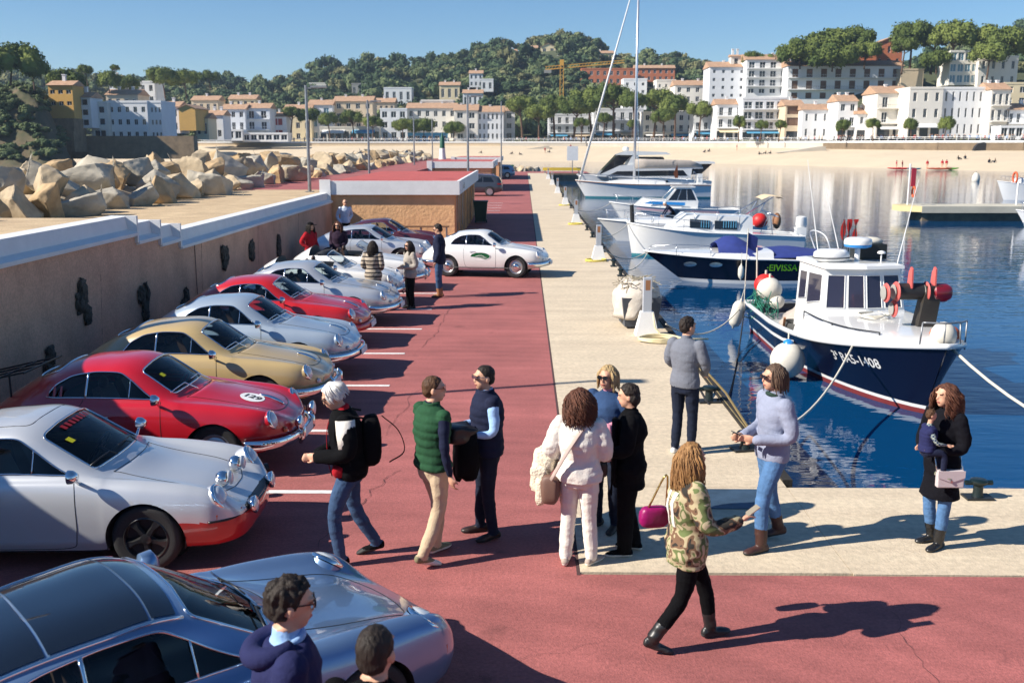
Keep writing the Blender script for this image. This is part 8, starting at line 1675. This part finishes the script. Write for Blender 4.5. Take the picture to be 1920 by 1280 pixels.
spots = [(1684, 207, 0, 'bather in pale clothes beside the red kayak'), (1695, 206, 0, 'bather bending beside the red kayak'), (1770, 203, 0, 'kayaker standing by the green kayak'), (1778, 202.5, 0, 'second kayaker by the green kayak'), (1322, 285, 1, 'sunbather left of the seated group on the sand'), (1330, 286, 1, 'sunbather right of the seated pair on the sand'), (1425, 268, 1, 'member of the group sitting on the sand'), (1436, 268, 1, 'second member of the group sitting on the sand'), (1445, 267, 1, 'third member of the group sitting on the sand'), (1022, 306, 0, 'stroller on the sand in front of the pines'), (1030, 307, 1, 'person sitting next to the stroller on the sand'), (1070, 312, 0, 'stroller in red on the upper beach'), (1071, 300, 1, 'lone sunbather near the water'), (960, 305, 1, 'sunbather near the quay end'), (975, 303, 1, 'second sunbather near the quay end'), (1382, 285, 0, 'walker on the sand near the ramp'), (1800, 215, 1, 'sunbather under the arch'), (1868, 203, 1, 'sunbather beside the dark seated person'), (1812, 216, 1, 'second sunbather under the arch'), (902, 308, 1, 'person crouching on the beach behind the kiosks')]
for px, Y, k, lb in spots:
    c = copy_tree(proto_si if k else proto_st); c.location = (colx(px, Y), Y, sand_z(px, Y)); c.rotation_euler = (0, 0, rt.uniform(0, 6.3)); c['label'] = lb
for i, (px, Y, m_, rz) in enumerate([(1692, 200, m_redb, 0), (1765, 198, m_orange, .1), (1782, 199, M('kayak_green', rgb(110, 190, 40), .5), .35), (1718, 197, m_teal, .2)]):
    kx = thing('kayak', ['red kayak drawn up on the sand', 'orange kayak at the water edge', 'bright green kayak at the water edge', 'small teal kayak beside the red one'][i], 'kayak', (colx(px, Y), Y, sand_z(px, Y) + .22), rz, 'kayaks on the beach'); L = 5.2 if i < 3 else 3
    MB().loft([[(x, .36 * (1 - abs(x / (L / 2)) ** 2.2) * math.cos(a) + 1e-3 * math.cos(a), .2 * (1 - .6 * abs(x / (L / 2)) ** 2) * math.sin(a) + .12 * abs(x / (L / 2)) ** 2) for a in [6.283 * k / 10 for k in range(10)]] for x in np.linspace(-L / 2, L / 2, 13)]).build('hull', m_, kx, 180); MB().lathe([(.24, 0), (.26, .03), (.22, .04)], 14, Matrix.Translation((-.2, 0, .19)) @ Matrix.Diagonal((1.5, .8, 1, 1))).build('cockpit', BK, kx)
# strollers and diners on the promenade read as one crowd
cw = MB(); rg = random.Random(15); pm = bpy.data.meshes['body'] if 0 else None
cm = [BK, m_navyc, m_redc, m_whitec, m_lblue, m_chino]
for k in range(230):
    px = rg.choice((rg.uniform(960, 1340), rg.uniform(1340, 1920), rg.uniform(1500, 1920), rg.uniform(420, 900))); yt = interp([(q[0], q[2]) for q in SHORE], px); Y = yt + rg.uniform(1.5, 7); x = colx(px, Y); c = rg.randrange(6); hgt = rg.uniform(.9, 1.05); ls = rg.randrange(2)
    for s in (-1, 1): cw.tube([(x + s * .1, Y, PZ), (x + s * .09, Y, PZ + .85 * hgt)], [.07, .1], 5, mi=ls)
    cw.tube([(x, Y, PZ + .8 * hgt), (x, Y, PZ + 1.2 * hgt), (x, Y, PZ + 1.47 * hgt)], [.17, .2, .12], 7, mi=c)
    for s in (-1, 1): cw.tube([(x + s * .2, Y, PZ + 1.42 * hgt), (x + s * .27, Y - .05, PZ + .9 * hgt)], .05, 5, mi=c)
    cw.ball((x, Y, PZ + 1.63 * hgt), (.1, .1, .13), 7, 5, mi=6)
tag(cw.build('promenade_crowd', cm + [m_skin], None, 180), 'crowd of strollers and diners along the far promenade', 'crowd', kind='stuff')
# ================================================================== the air over the bay: far things fade to blue
hz = MB().box(-1520, 1520, -75, 1520, -6, 125).build('haze', None)
hm = bpy.data.materials.new('haze_air'); hm.use_nodes = True; hn = hm.node_tree.nodes; hn.remove(hn['Principled BSDF'])
pv = hn.new('ShaderNodeVolumePrincipled'); pv.inputs['Color'].default_value = (.62, .78, 1., 1); pv.inputs['Density'].default_value = .00017; pv.inputs['Anisotropy'].default_value = .2
hm.node_tree.links.new(pv.outputs[0], hn['Material Output'].inputs['Volume']); hz.data.materials.append(hm)
tag(hz, 'thin bluish haze in the air over the bay', 'haze', kind='stuff')
